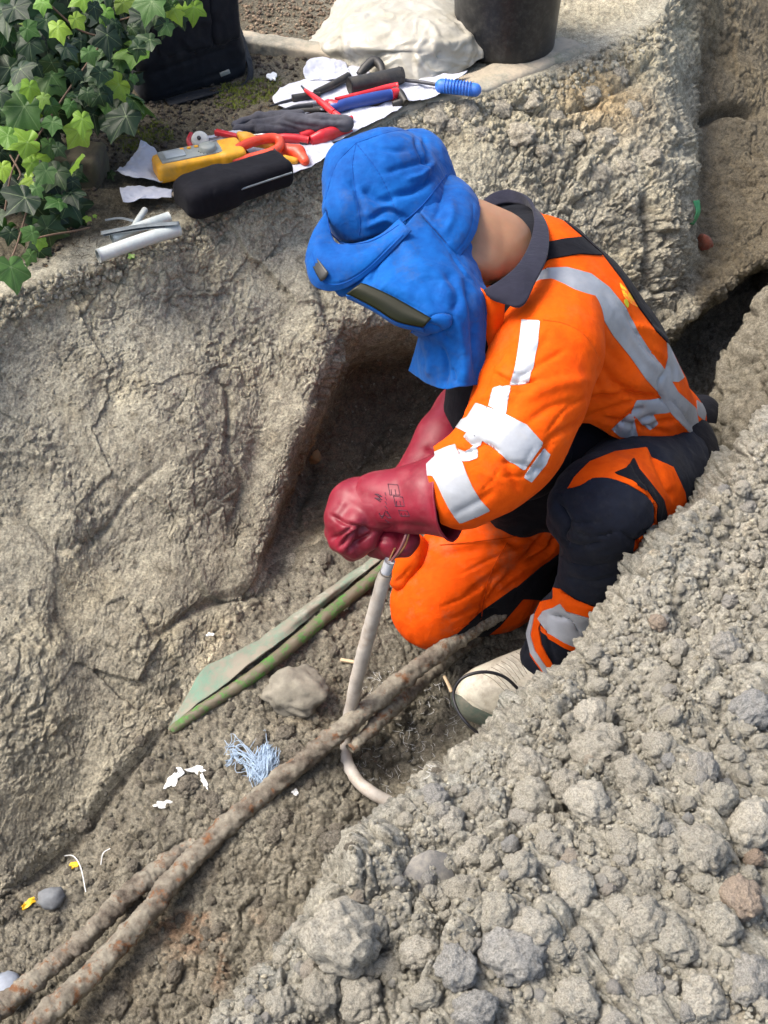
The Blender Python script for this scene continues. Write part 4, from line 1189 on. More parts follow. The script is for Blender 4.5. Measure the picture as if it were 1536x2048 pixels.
kp = band('knee_pad', [smooth_poly([(1106, 1010), (1130, 985), (1165, 975), (1190, 958), (1230, 962), (1270, 980), (1300, 1010), (1300, 1045), (1270, 1062), (1262, 1100), (1255, 1150), (1225, 1200), (1190, 1206), (1150, 1190), (1122, 1170), (1124, 1120), (1140, 1085), (1118, 1060), (1104, 1035)], 4)], M['navy'], ll, L_, off=.006)
M['navy_seam'] = m_cloth('navy_thread', (.035, .04, .06), sheen=0)
for ln in ([(1120, 1165), (1160, 1188), (1215, 1196)], [(1128, 1010), (1146, 1050), (1140, 1090)]): cord(ln, L_, M['navy_seam'], ll, off=.007)
# small fold of orange cloth hanging beside the grey cable
V_, F_ = skin(union(chain([(822, 1085, 2.50, .022), (812, 1120, 2.50, .032), (802, 1155, 2.51, .026)]) + chain([(830, 1100, 2.52, .03), (840, 1150, 2.54, .03)]), .02), .004)
V_ = creases(cloth_noise(V_, F_, .003, 16, 4), F_, [([(790, 1165), (805, 1155), (820, 1135)], 3, 3)])
add('pocket_flap', V_, F_, M['orange'], person)
# far heel of the kneeling leg
V_, F_ = skin(union(chain([(1180, 1110, 2.76, .05), (1290, 1085, 2.82, .05), (1330, 1020, 2.86, .04)]), .03), .006)
add('boot', V_, F_, M['rubber_boot'], person)
# -- left boot: rubber toe with ribbed instep
bt = chain([(1095, 1335, 2.47, .050), (1060, 1350, 2.475, .050), (1010, 1366, 2.48, .046), (965, 1382, 2.485, .042), (945, 1390, 2.49, .038)]) + chain([(1060, 1395, 2.50, .045), (985, 1405, 2.50, .040), (952, 1398, 2.5, .034)])
V_, F_ = skin(union(bt, .03), .0028)
V_ = relax(V_, F_, 2)
V_ = creases(V_, F_, [([(972 + 9 * i, 1348 - 5.5 * i), (994 + 8 * i, 1366 - 5.5 * i), (1028 + 6 * i, 1386 - 5 * i)], 2.4, 3.0) for i in range(7)] + [([(925, 1392), (960, 1418), (1010, 1440)], 2.5, 2.0), ([(940, 1372), (980, 1366), (1020, 1378)], 3, 1.0)])
bt_o = add('boot', V_, F_, M['rubber_boot'], person)
G_ = (V_, F_)
M['boot_rib'] = m_plain('boot_rib', (.20, .17, .12), .7)
for i in range(8): cord([(962 + 10 * i, 1346 - 6 * i), (985 + 9 * i, 1358 - 6 * i), (1012 + 7 * i, 1384 - 6 * i)], (V_, F_), M['boot_rib'], bt_o, 'rib', .0008, -.0002, 24)
band('sole', [[(905, 1385), (922, 1392), (945, 1412), (990, 1432), (1060, 1450), (1060, 1500), (900, 1500)]], M['boot_sole'], bt_o, G_, off=.004)
# far back pocket / pad sticking out behind the hip
V_, F_ = skin(union(chain([(1392, 838, 2.62, .042), (1402, 828, 2.64, .038), (1398, 858, 2.62, .036)]), .02), .005)
add('belt_pouch', V_, F_, M['black'], person)

# -- hood: cap crown, brim, cape over the nape, face drape with its window
crown = [ell(at(766, 382, 2.13), (.108, .098, .106), HR_), ell(at(815, 340, 2.18), (.078, .078, .060), HR_)] + chain([(735, 440, 2.09, .062), (800, 430, 2.12, .080), (855, 385, 2.19, .058)]) + chain([(842, 283, 2.22, .020), (838, 300, 2.21, .035)]) + chain([(700, 330, 2.09, .040), (690, 420, 2.06, .038)])
V_, F_ = skin(union(crown, .022), .004)
V_ = relax(V_, F_, 3)
V_ = cloth_noise(V_, F_, .0045, 10, 61)
HS = [([(712, 286), (760, 350), (800, 440)], 2.2, 1.4), ([(712, 286), (705, 340), (720, 440), (718, 475)], 2.2, 1.2), ([(712, 286), (670, 330), (650, 400)], 2.2, 1.2), ([(712, 286), (780, 262), (840, 258)], 2.2, 1.2),
      ([(725, 375), (760, 400), (790, 395)], 12, 6), ([(740, 440), (775, 420), (815, 440)], 8, 6), ([(730, 455), (770, 440), (800, 455)], 7, -4), ([(790, 390), (830, 380), (870, 350)], 10, 7), ([(770, 345), (820, 330), (862, 318)], 9, 4),
      ([(810, 360), (845, 350), (868, 325)], 8, -4), ([(845, 275), (856, 300), (862, 330)], 6, 6), ([(830, 270), (838, 300), (868, 345)], 6, 4), ([(740, 290), (780, 300), (820, 300)], 8, 3), ([(700, 360), (715, 385), (730, 430)], 9, 4),
      ([(668, 480), (700, 488), (745, 478), (775, 468)], 4, 4), ([(650, 420), (655, 455), (668, 482)], 4, 4)]
V_ = creases(V_, F_, [(l, w * .7, d * 1.6) for l, w, d in HS])
cap = add('hood', V_, F_, M['blue'], person)
cV, cF = V_, F_
# brim
G_ = loft([[(652, 425, 2.04), (668, 484, 2.02), (708, 490, 2.0), (758, 474, 2.01), (800, 440, 2.03)],
           [(630, 462, 2.03), (640, 512, 2.0), (690, 528, 1.985), (745, 505, 1.99), (808, 450, 2.01)],
           [(617, 500, 2.03), (626, 545, 2.01), (668, 562, 1.99), (730, 532, 1.985), (815, 458, 2.0)],
           [(613, 524, 2.04), (628, 568, 2.02), (672, 580, 2.0), (728, 552, 1.99), (822, 462, 2.0)]], 40, 60)
Vb, Fb = thicken(G_, .006)
Vb = creases(cloth_noise(Vb, Fb, .0015, 12, 5), Fb, [([(625, 500), (640, 552), (675, 567), (730, 540), (800, 470)], 1.8, 1.2), ([(660, 500), (700, 506), (750, 490)], 5, 2)])
brim = add('brim', Vb, Fb, M['blue'], cap)
G_ = loft([[(634, 516, 2.003), (650, 536, 1.99), (657, 546, 1.985)], [(628, 522, 2.01), (642, 546, 1.993), (650, 558, 1.99)], [(622, 526, 2.016), (634, 550, 2.0), (642, 563, 1.995)]], 8, 8)
V2, F2 = thicken(G_ - ray(640, 540) * .006, .0012)
add('patch', V2, F2, M['patch_black'], brim)
# band joining crown to drape
drape = [[(668, 580, 2.02), (720, 556, 1.995), (770, 500, 2.0), (835, 425, 2.045), (895, 352, 2.15)],
         [(680, 590, 2.03), (740, 584, 1.985), (800, 535, 1.985), (872, 470, 2.025), (925, 400, 2.15)],
         [(704, 590, 2.02), (764, 600, 1.98), (830, 574, 1.975), (905, 520, 2.01), (945, 470, 2.13)],
         [(744, 612, 2.02), (803, 643, 1.98), (862, 622, 1.965), (930, 565, 1.995), (962, 560, 2.08)],
         [(806, 650, 2.04), (842, 661, 2.0), (892, 648, 1.97), (945, 610, 1.99), (972, 590, 2.05)],
         [(838, 660, 2.10), (850, 690, 2.05), (895, 700, 2.01), (940, 670, 2.0), (970, 640, 2.05)],
         [(836, 690, 2.13), (842, 725, 2.07), (890, 740, 2.03), (940, 720, 2.01), (968, 700, 2.05)],
         [(820, 742, 2.14), (848, 760, 2.09), (888, 778, 2.04), (925, 772, 2.02), (966, 768, 2.05)]]
G_ = loft(drape, 150, 110)
n_, m_ = G_.shape[:2]
Fg = grid_faces(n_, m_)
Vg = G_.reshape(-1, 3)
if (vnormals(Vg, Fg) @ np.array([0, -.7, .7])).mean() < 0: Fg = Fg[:, ::-1]
DS = [([(835, 428), (880, 480), (925, 540), (962, 582)], 2.0, 1.6), ([(842, 420), (888, 474), (932, 532), (968, 574)], 2.0, 1.2), ([(742, 572), (800, 600), (862, 632)], 3, 3), ([(860, 634), (885, 630), (905, 634)], 3, 4), ([(905, 634), (895, 660), (850, 668)], 4, 5),
      ([(780, 500), (755, 530), (742, 570)], 6, 4), ([(800, 480), (830, 520), (880, 560), (920, 600)], 14, -6), ([(890, 545), (915, 590), (905, 630)], 11, 8), ([(930, 560), (945, 620), (950, 700), (955, 760)], 8, 9), ([(915, 640), (925, 700), (930, 765)], 8, -6),
      ([(880, 690), (895, 730), (888, 775)], 6, 7), ([(850, 680), (862, 720), (858, 755)], 8, -5), ([(760, 560), (800, 580), (860, 600)], 10, -4), ([(840, 640), (880, 655), (900, 690)], 8, 6), ([(905, 735), (912, 765)], 4, 5), ([(900, 500), (935, 560), (960, 620)], 9, 4)]
Vg = creases(cloth_noise(Vg, Fg, .004, 12, 81), Fg, DS)
Vd, Fd = thicken(Vg.reshape(n_, m_, 3), .003)
dr = add('face_drape', Vd, Fd, M['blue'], cap)
def on(name, VF, polys, mat, parent, off, **kw): return band(name, VF=VF, polys=polys, mat=mat, parent=parent, off=off, **kw)
DB = BVHTree.FromPolygons(Vg.tolist(), tri(Fg).tolist())
def dt(u, v):
    d = ray(u, v); L = np.linalg.norm(d); h = DB.ray_cast(Vector((0, 0, CAMZ)), Vector(d / L))
    return None if h[0] is None else np.linalg.norm(np.array(h[0]) - [0, 0, CAMZ]) / L
tv = [(u, dt(u, v)) for u, v in ((735, 588), (760, 600), (790, 618), (820, 632), (845, 642))]; tv = [q for q in tv if q[1]]
kt, bt_ = np.polyfit([q[0] for q in tv], [q[1] for q in tv], 1)
wt = lambda u, o: kt * u + bt_ - o
top_ = [(722, 566), (738, 571), (780, 590), (822, 613), (863, 637)]; bot_ = [(692, 588), (706, 593), (748, 615), (792, 642), (846, 655)]
G_ = loft([[(u, v, wt(u, .010)) for u, v in top_], [((a[0] + b[0]) / 2, (a[1] + b[1]) / 2, wt((a[0] + b[0]) / 2, .013)) for a, b in zip(top_, bot_)], [(u, v, wt(u, .008)) for u, v in bot_]], 10, 40)
add('window', *thicken(G_, .002), M['visor'], dr)
G_ = loft([[(u, v + 2, wt(u, .004)) for u, v in bot_], [(u + 3, v + 10, wt(u, -.006)) for u, v in bot_]], 6, 40)
add('window_frame', *thicken(G_, .002), M['blue'], dr)
on('window_frame', (Vg, Fg), [smooth_poly([(862, 632), (905, 634), (892, 652), (850, 668), (818, 662), (850, 650)], 3)], M['blue'], dr, .0055)
for ln in ([(712, 286), (760, 350), (800, 440)], [(712, 286), (705, 340), (720, 440), (718, 472)], [(712, 286), (672, 330), (650, 400)], [(712, 286), (780, 264), (838, 260)]):
    cord(ln, (cV, cF), M['blue_seam'], cap, r=.0007, off=.0)
for ln in ([(835, 430), (880, 484), (925, 544), (958, 584)], [(845, 424), (890, 478), (935, 538), (966, 580)], [(742, 566), (800, 592), (866, 628)]):
    cord(ln, (Vg, Fg), M['blue_seam'], dr, r=.0007, off=.0)
for ln in ([(624, 505), (640, 556), (675, 570), (730, 542), (806, 470)],):
    cord(ln, (Vb, Fb), M['blue_seam'], brim, r=.0007, off=.0)
cord([(652, 420), (660, 462), (676, 484), (712, 488), (760, 474), (835, 420), (893, 350)], join([(cV, cF), (Vb, Fb), (Vg, Fg)]), M['blue_seam'], cap, r=.0012, off=.0)
# cape over the nape
G_ = loft([[(842, 425, 2.03), (866, 388, 2.08), (890, 350, 2.15), (893, 343, 2.22)],
           [(876, 464, 2.02), (904, 421, 2.045), (926, 376, 2.10), (922, 362, 2.18)],
           [(900, 494, 2.02), (930, 452, 2.04), (949, 406, 2.09), (945, 386, 2.16)],
           [(916, 514, 2.03), (944, 476, 2.06), (957, 434, 2.085), (956, 404, 2.14)]], 50, 50)
Vq, Fq = thicken(G_, .004)
Vq = creases(cloth_noise(Vq, Fq, .003, 14, 7), Fq, [([(880, 372), (880, 410), (868, 440)], 6, 5), ([(900, 390), (905, 430), (890, 465)], 8, -4), ([(946, 408), (946, 440), (935, 474), (912, 504)], 1.8, 1.3)])
add('cape', Vq, Fq, M['blue'], cap)

# -- gloves
def glove(prims, strokes, name, label, h=.0034, seed=3):
    V_, F_ = skin(union(prims, .012), h)
    V_ = relax(V_, F_, 2)
    V_ = V_ + vnormals(V_, F_) * (fbm(V_.astype(np.float32), 14, 3, seed) * .003)[:, None]
    V_ = creases(V_, F_, strokes)
    o = add(name, V_, F_, M['rubber'], person); o['label'] = label
    return o, (V_, F_)
# left glove: the fist, then the gauntlet as a thin flaring sleeve of rubber
gl = chain([(716, 1004, 2.148, .045), (770, 1005, 2.12, .046), (800, 1002, 2.11, .046)])
fing = []
kn = [(684, 1018, 2.165), (682, 1032, 2.145), (686, 1044, 2.125), (696, 1056, 2.105)]
md = [(670, 1048, 2.18), (671, 1066, 2.16), (678, 1082, 2.14), (690, 1090, 2.12)]
tp = [(684, 1082, 2.205), (690, 1096, 2.185), (700, 1102, 2.16), (708, 1104, 2.135)]
for i in range(4):
    r = [.0165, .017, .0165, .0145][i]
    a = (712, 1006 + i * 12, 2.155 - i * .018)
    fing += chain([(*a, r * 1.25), (*kn[i], r * 1.15), (*md[i], r), (*tp[i], r * .92)])
fing += chain([(745, 1045, 2.12, .024), (735, 1078, 2.13, .019), (716, 1096, 2.15, .016), (706, 1108, 2.17, .013)])
fing += chain([(700, 1010, 2.15, .040), (688, 1036, 2.14, .036)])
LG = [([(662, 1030), (690, 1046), (740, 1062)], 4, 8), ([(676, 1096), (702, 1072), (735, 1058)], 3.5, 9), ([(692, 1110), (716, 1082), (745, 1066)], 3.5, 8), ([(662, 1078), (685, 1068), (705, 1054)], 4, 6), ([(690, 1000), (678, 1020), (664, 1036)], 8, -3),
      ([(735, 1062), (800, 1066), (880, 1066)], 4, 4), ([(700, 965), (720, 990), (760, 1000)], 12, 3), ([(790, 950), (800, 1000), (790, 1050)], 14, 3)]
gL, gv = glove(gl + fing, LG, 'glove', 'left glove, its cuff pulled over the sleeve end')
RG = [(700, 1010, 8, 36, 2.15, .034), (718, 1006, 8, 50, 2.142, .044), (745, 1003, 8, 58.5, 2.13, .050), (790, 1000, 12, 64, 2.115, .055), (830, 996, 17, 71, 2.10, .060), (862, 991, 24, 79, 2.09, .066), (884, 992, 28, 84, 2.085, .070), (896, 996, 32, 88, 2.083, .074)]
an = np.linspace(0, 2 * np.pi, 96, endpoint=False)
ring = crom(np.array(RG, float), 70)
Gg = np.array([[at(cu - su * np.cos(a) + (10 * sstep(860, 900, cu)) * max(0, np.sin(a)), cv + sv * np.sin(a) + 5 * sstep(860, 900, cu) * np.sin(2 * a), tt_ - st_ * np.cos(a)) for a in an] for cu, cv, su, sv, tt_, st_ in ring])
nr, na, _ = Gg.shape
Vg_ = Gg.reshape(-1, 3); Fg_ = grid_faces(nr, na, cv=True)
Nn_ = vnormals(Vg_, Fg_)
if (Nn_ * (Vg_ - Gg.mean(1).repeat(na, 0))).sum() < 0: Fg_ = Fg_[:, ::-1]
Vg_ = Vg_ + vnormals(Vg_, Fg_) * (fbm(Vg_.astype(np.float32), 12, 3, 8) * .0045)[:, None]
Vg_ = creases(Vg_, Fg_, [([(735, 1062), (800, 1052), (870, 1058)], 7, 3), ([(790, 950), (800, 1000), (790, 1050)], 14, 3), ([(700, 965), (720, 990), (760, 1000)], 12, 2), ([(845, 930), (850, 980), (865, 1040)], 12, 3), ([(720, 1040), (760, 1056), (800, 1062)], 6, 3)])
Ni = vnormals(Vg_, Fg_); bb = len(Vg_)
j = np.arange(na); j2 = (j + 1) % na; e0 = (nr - 1) * na
rimf = np.stack([e0 + j, e0 + j2, e0 + j2 + bb, e0 + j + bb], 1)
Vall = np.concatenate([Vg_, Vg_ - Ni * .0035]); Fall = np.concatenate([Fg_, Fg_[:, ::-1] + bb, rimf])
cuf = add('cuff', Vall, Fall, M['rubber'], gL)
gv = join([gv, (Vg_, Fg_)])
# stamped marks on the gauntlet
stamp = [seg for x, y, w, h in [(776, 968, 20, 22), (787, 992, 18, 20), (797, 1020, 18, 12)] for seg in
         ([(x, y), (x + w, y + 2)], [(x + w, y + 2), (x + w + 4, y + h)], [(x + w + 4, y + h), (x + 4, y + h)], [(x + 4, y + h), (x, y)], [(x + w * .3, y + h * .5), (x + w * .35, y + h)], [(x + w * .7, y + h * .5), (x + w * .8, y + h)])]
B_ = BVHTree.FromPolygons(gv[0].tolist(), tri(gv[1]).tolist())
def ink(lines, parent, name, mat, r=.0006):
    parts = []
    for ln in lines:
        pts = []
        for p in np.linspace(ln[0], ln[1], 6):
            d = ray(*p); L = np.linalg.norm(d); h = B_.ray_cast(Vector((0, 0, CAMZ)), Vector(d / L))
            if h[0] is not None: pts.append(np.array(h[0]))
        if len(pts) > 3: parts.append(tube(np.array(pts), r, 5))
    if parts: return add(name, *join(parts), mat, parent)
s_ = NT('dark_ink'); M['ink'] = s_.out((.05, .006, .018), .7)
ink(stamp, gL, 'stamped_mark', M['ink'], .0009)
ink([((750 + i % 4 * 3, 988 + i * 2), (758 + i % 3 * 3, 989 + i * 2)) for i in range(8)], gL, 'stamped_mark', M['ink'], .0013)
ink([((770, 985 + i * 9), (772 + i, 991 + i * 9)) for i in range(7)] + [((758, 1026), (764, 1036)), ((764, 1036), (770, 1024)), ((760, 1032), (768, 1031)), ((774, 1022), (782, 1036)), ((782, 1036), (775, 1035))], gL, 'stamped_mark', M['ink'], .0009)
# right glove behind it
gr = chain([(985, 770, 2.34, .062), (930, 830, 2.31, .060), (890, 880, 2.28, .056), (830, 975, 2.24, .048), (795, 1040, 2.21, .044), (775, 1062, 2.2, .040)])
for i, (k1, k2, k3) in enumerate([((745, 1062, 2.185), (735, 1085, 2.19), (760, 1102, 2.2)), ((752, 1075, 2.17), (748, 1096, 2.175), (775, 1104, 2.185)), ((762, 1082, 2.15), (765, 1100, 2.16), (790, 1100, 2.17)), ((775, 1085, 2.135), (785, 1098, 2.14), (806, 1090, 2.15))]):
    gr += chain([(785, 1058, 2.2 - i * .015, .02), (*k1, .0165), (*k2, .015), (*k3, .013)])
gr += chain([(800, 1055, 2.17, .022), (818, 1080, 2.15, .018), (812, 1100, 2.14, .014)])
V_, F_ = skin(union(gr, .012), .004)
V_ = creases(relax(V_, F_, 2), F_, [([(850, 890), (880, 900), (915, 890)], 8, 5), ([(835, 930), (870, 905), (900, 900)], 5, -3), ([(730, 1090), (760, 1080), (785, 1085)], 3, 3), ([(900, 800), (930, 815), (960, 830)], 10, -3)])
gR = add('glove', V_, F_, M['rubber'], person); gR['label'] = 'right glove behind, holding the wires'
# far sleeve above the right glove
V_, F_ = skin(union(chain([(1020, 510, 2.36, .075), (1000, 640, 2.37, .075), (990, 740, 2.37, .068)]), .03), .007)
sr = add('sleeve', cloth_noise(V_, F_, .004, 9, 9), F_, M['orange'], person)
# ------------------------------------------------------------------ earth clods
def ground_reg(poly):
    poly = np.array(poly, float)
    def f():
        while True:
            u = rng.uniform(poly[:, 0].min(), poly[:, 0].max()); v = rng.uniform(poly[:, 1].min(), poly[:, 1].max())
            if poly_sd(poly, np.array([u]), np.array([v]))[0] > 0: return u, v
    return f
def ico(sub):
    import bmesh
    bm = bmesh.new(); bmesh.ops.create_icosphere(bm, subdivisions=sub, radius=1.0)
    V = np.array([v.co[:] for v in bm.verts]); F = np.array([[v.index for v in f.verts] for f in bm.faces]); bm.free(); return V, F
ICO = {k: ico(k) for k in (1, 2, 3, 4)}
def lump(seed, sub=3, flat=.75, rough=.5, angular=.5):
    V, F = ICO[sub]; V = V.copy(); P = (V + seed * 3.1).astype(np.float32)
    r = 1 + .26 * perlin(P, 1.0, seed) + .16 * perlin(P, 2.2, seed + 1) + rough * (.10 * perlin(P, 4.6, seed + 2) + .08 * perlin(P, 9, seed + 3))
    if angular:
        rg = np.random.default_rng(seed); n = rg.normal(size=(9, 3)); n /= np.linalg.norm(n, axis=1, keepdims=True)
        d = (V @ n.T); lim = rg.uniform(.62, .95, 9)
        for k in range(9): r = np.where(d[:, k] * r > lim[k], r * (1 - angular) + angular * lim[k] / np.maximum(d[:, k], .1), r)
    P = (V * r[:, None] + seed).astype(np.float32)
    if sub >= 3:
        k1, k2, kc, kt = worley(P, 2.1, seed, facet=True); j1, j2, jc = worley(P, 5.5, seed + 2)
        r = r + rough * ((1 - np.clip(k1 / .8, 0, 1)) * .16 * kc + kt * .10 - .05 * np.exp(-((k2 - k1) / .1) ** 2) + (1 - np.clip(j1 / .8, 0, 1)) * .09 * jc + .05 * perlin(P, 8, seed))
    V = V * r[:, None] * np.array([1, .85, flat]); return V, F
def rotm(n, a):
    n = n / np.linalg.norm(n); x = np.cross(n, [math.cos(a), math.sin(a), .1]); x /= np.linalg.norm(x); y = np.cross(n, x)
    return np.stack([x, y, n], 1)
clod_me = [mesh_data('clod', *lump(100 + i, 4, .85, 1.25, .35), mat=M['clod']) for i in range(12)]
def place_clod(u, v, rpx, parent, i, name='clod', sink=.25, mes=None):
    p, n = hit(u, v); t = depz(u, v, p[2]); r = rpx * t / F_PX
    n = n * .5 + np.array([0, 0, .5]); n /= np.linalg.norm(n)
    mes = mes or clod_me
    o = bpy.data.objects.new(name, mes[i % len(mes)]); SC.collection.objects.link(o); o.parent = parent
    R = rotm(n, rng.uniform(0, 6.28)); s = r * rng.uniform(.9, 1.1)
    o.matrix_local = Matrix.Translation(Vector((p + n * r * (.5 - sink)).tolist())) @ Matrix(R.tolist()).to_4x4() @ Matrix.Diagonal((s, s, s, 1))
    return o
named = [(680,1880,72),(745,1862,18),(840,1905,36),(915,1940,42),(855,1988,30),(1030,1915,66),(1068,1868,45),(785,1945,28),(720,1995,40),(1155,2005,40),(1200,1510,54),(1215,1480,34),(1060,1540,42),(1130,1572,30),(1270,1560,42),(1400,1540,34),(1340,1440,25),
 (1050,1640,30),(1040,1742,36),(980,1725,20),(1065,1605,38),(1180,1612,42),(1340,1880,46),(1392,1892,34),(1230,1905,42),(1280,1850,52),(1440,1852,42),(1500,1420,44),(1330,1362,28),(1180,1440,36),(1322,1500,32),(930,1790,38),(880,1802,25),
 (1000,1832,44),(900,1655,34),(1110,1702,20),(1300,1642,32),(1400,1702,48),(1500,1655,50),(1480,1800,44),(1220,1762,25),(1150,1782,48),(960,1610,30),(870,1600,28),(1450,1300,34),(640,1985,36),(560,2010,34),(950,2020,40),(1400,2000,50),(1300,1975,36),(1500,1960,44),(1090,1690,26),(1440,1600,34),(1250,1690,30)]
def in_heap(u, v):
    cr_ = np.interp(u, [430, 520, 600, 660, 740, 800, 870, 1000, 1080, 1150, 1280, 1340, 1400, 1460, 1536], [2048, 1945, 1850, 1790, 1710, 1655, 1565, 1500, 1405, 1312, 1160, 1092, 1020, 955, 860])
    return v > cr_ + 6
k = 0
for u, v, r in named: place_clod(u, v, r * 1.1, o_heap, k, sink=.36); k += 1
while k < 290:
    u = rng.uniform(430, 1540); v = rng.uniform(880, 2050)
    if not in_heap(u, v): continue
    big = np.clip((v - 900) / 1100, .12, 1)
    place_clod(u, v, rng.uniform(9, 17) + 16 * big * rng.uniform(0, 1) ** 2, o_heap, k, sink=.28); k += 1
def scatter(name, pts, parent, subs, mat, label=None, kind='stuff', seed=0, flat=.8, sink=.3):
    src = [lump(300 + seed + i, subs, flat, 1.2, .85) for i in range(8)]
    parts = []; tin = []
    for i, (p, n, r) in enumerate(pts):
        V, F = src[i % 8]; R = rotm(n, rng.uniform(0, 6.28)); parts.append((V * r @ R.T + p + n * r * (.5 - sink), F))
        c = rng.uniform(.75, 1.2); w = rng.uniform(-.05, .08); tin.append(np.tile([c, c * (1 - w * .3), c * (1 - w)], (len(V), 1)))
    V, F = join(parts); o = add(name, V, F, mat, parent, attrs={'tint': np.concatenate(tin)}); o['kind'] = kind
    if label: o['label'] = label
    return o
def cloud(n, region, rlo, rhi, p=2.0):
    out = []
    while len(out) < n:
        u, v = region()
        if 380 < u < 800 and abs(v - np.interp(u, [400, 500, 600, 700, 780], [1385, 1315, 1245, 1170, 1105])) < 42: continue
        q, nn = hit(u, v)
        s = rlo + (rhi - rlo) * rng.uniform() ** p
        out.append((q, nn, s * depz(u, v, q[2]) / F_PX))
    return out
def heap_reg():
    while True:
        u = rng.uniform(400, 1560); v = rng.uniform(850, 2080)
        if in_heap(u, v): return u, v
def crest_reg():
    u = rng.uniform(440, 1536)
    cr_ = np.interp(u, [430, 520, 600, 660, 740, 800, 870, 1000, 1080, 1150, 1280, 1340, 1400, 1460, 1536], [2048, 1945, 1850, 1790, 1710, 1655, 1565, 1500, 1405, 1312, 1160, 1092, 1020, 955, 860])
    return u, cr_ + rng.uniform(-5, 40)
scatter('clod', cloud(5200, heap_reg, 1.8, 10.5, 1.9) + cloud(500, crest_reg, 2.5, 9), o_heap, 1, M['heap'], 'small crumbs of earth over the heap', seed=1, sink=.3)
def floor_reg():
    while True:
        u = rng.uniform(0, 1150); v = rng.uniform(1100, 2048)
        ft = np.interp(u, [0, 340, 430, 540, 700, 1000], [1780, 1440, 1310, 1170, 1090, 1000]); nr_ = np.interp(u, [430, 600, 800, 1000, 1150], [2048, 1830, 1620, 1440, 1250])
        if v > ft - 30 and (u < 430 or v < nr_): return u, v
floor_me = [mesh_data('clod', *lump(180 + i, 4, .75, 1.3, .5), mat=m_earth('floor_clod', False, base=(.21, .19, .152), moist=(.15, .134, .107), scale=.03) if i == 0 else None) for i in range(6)]
for me_ in floor_me[1:]: me_.materials.append(floor_me[0].materials[0])
for i in range(150):
    u, v = floor_reg()
    if 380 < u < 800 and abs(v - np.interp(u, [400, 500, 600, 700, 780], [1385, 1315, 1245, 1170, 1105])) < 48: continue
    place_clod(u, v, rng.uniform(7, 16) if i > 30 else rng.uniform(16, 28), o_floor, i, sink=.6, mes=floor_me)
scatter('clod', cloud(1700, floor_reg, 2, 8), o_floor, 1, M['earth_floor'], 'crumbs of clay on the trench floor', seed=2)
def wall_reg():
    u = rng.uniform(0, 1330); lp = np.interp(u, [0, 200, 400, 560, 645, 820, 980, 1150, 1310], [605, 525, 440, 378, 330, 235, 195, 140, 55])
    return u, lp + rng.uniform(-12, 45)
def wall_reg2():
    u = rng.uniform(0, 1380); lp = np.interp(u, [0, 400, 645, 980, 1310], [605, 440, 330, 195, 55]); return u, lp + rng.uniform(0, 650)
scatter('clod', cloud(1500, wall_reg, 2, 8.5) + cloud(900, wall_reg2, 1.5, 4.5), o_wall, 1, M['earth'], 'loose crumbs on the wall and its broken lip', seed=3)
wall_me = [mesh_data('clod', *lump(160 + i, 4, .6, 1.3, .6), mat=m_earth('wall_clod', False, base=(.36, .33, .26), moist=(.29, .265, .21), scale=.03) if i == 0 else None) for i in range(6)]
for me_ in wall_me[1:]: me_.materials.append(wall_me[0].materials[0])
for i, (u, v, r) in enumerate([(1000,212,30),(872,232,34),(905,248,24),(812,250,24),(1060,196,26),(1040,262,32),(1110,235,26),(960,262,20),(1180,185,28),(1240,150,24),(1120,310,30),(1210,270,30),(1270,220,26),(1300,310,26),(1200,350,32),(1090,300,20),(1150,270,22),(1250,330,24),(940,220,26),
                               (450,760,12),(60,870,16),(500,1180,16),(230,1130,14),(580,1120,18),(560,1200,14),(640,1120,14)]):
    place_clod(u, v, r, o_wall, i, sink=.75, mes=wall_me)
# rootlets and straw
def rootlets(name, n, reg, mat, label, seed, lmin=.005, lmax=.018, lift=.002):
    parts = []
    for i in range(n):
        u, v = reg(); p, nn = hit(u, v); d = rng.normal(size=3); d -= nn * (d @ nn) * .6; d /= np.linalg.norm(d); l = rng.uniform(lmin, lmax); c = rng.normal(size=3) * l * .3
        p = p + nn * lift; parts.append(tube(crom(np.array([p, p + d * l * .5 + c, p + d * l + nn * rng.uniform(0, .006)]), 5), rng.uniform(.0003, .0007), 3))
    V, F = join(parts); o = add(name, V, F, mat); o['kind'] = 'stuff'; o['label'] = label; o['category'] = 'roots'
rootlets('rootlets', 1300, lambda: wall_reg() if rng.uniform() < .4 else wall_reg2(), m_plain('rootlet', (.45, .40, .30), .8), 'fine pale rootlets sticking out of the trench wall', 1)
rootlets('straw', 260, ground_reg([(60, 520), (160, 440), (330, 400), (420, 280), (560, 160), (620, 150), (380, 420), (200, 520)]), M['litter'], 'dry stalks and litter on the bank around the tools', 2, .01, .03, .004)
# mound of the near side farther along
mb = [rcone(at(1476, 864, 2.75), at(1574, 754, 2.75), .08, .11), rcone(at(1579, 754, 2.75), at(1684, 634, 2.8), .12, .17), rcone(at(1514, 864, 2.6), at(1614, 824, 2.5), .09, .13), rcone(at(1444, 954, 2.72), at(1514, 924, 2.6), .06, .10), rcone(at(1494, 794, 2.8), at(1554, 694, 2.85), .05, .08)]
V_, F_ = skin(union(mb, .06), .0065)
Pm = V_.astype(np.float32); wv = np.stack([perlin(Pm, 22, 61), perlin(Pm, 22, 62), perlin(Pm, 22, 63)], 1) * .015
wv = wv * .5; a1, a2, ac, a_t = worley(Pm + wv, 12, 5, facet=True); b1, b2, bc, b_t = worley(Pm + wv, 36, 6, facet=True)
V_ = V_ + vnormals(V_, F_) * (perlin(Pm, 6, 4) * .03 + fbm(Pm, 24, 6, 8, gain=.72) * .016 + a_t * .022 + b_t * .008 - np.exp(-((a2 - a1) / .07) ** 2) * .012 - np.abs(perlin(Pm, 95, 3)) * .004)[:, None]
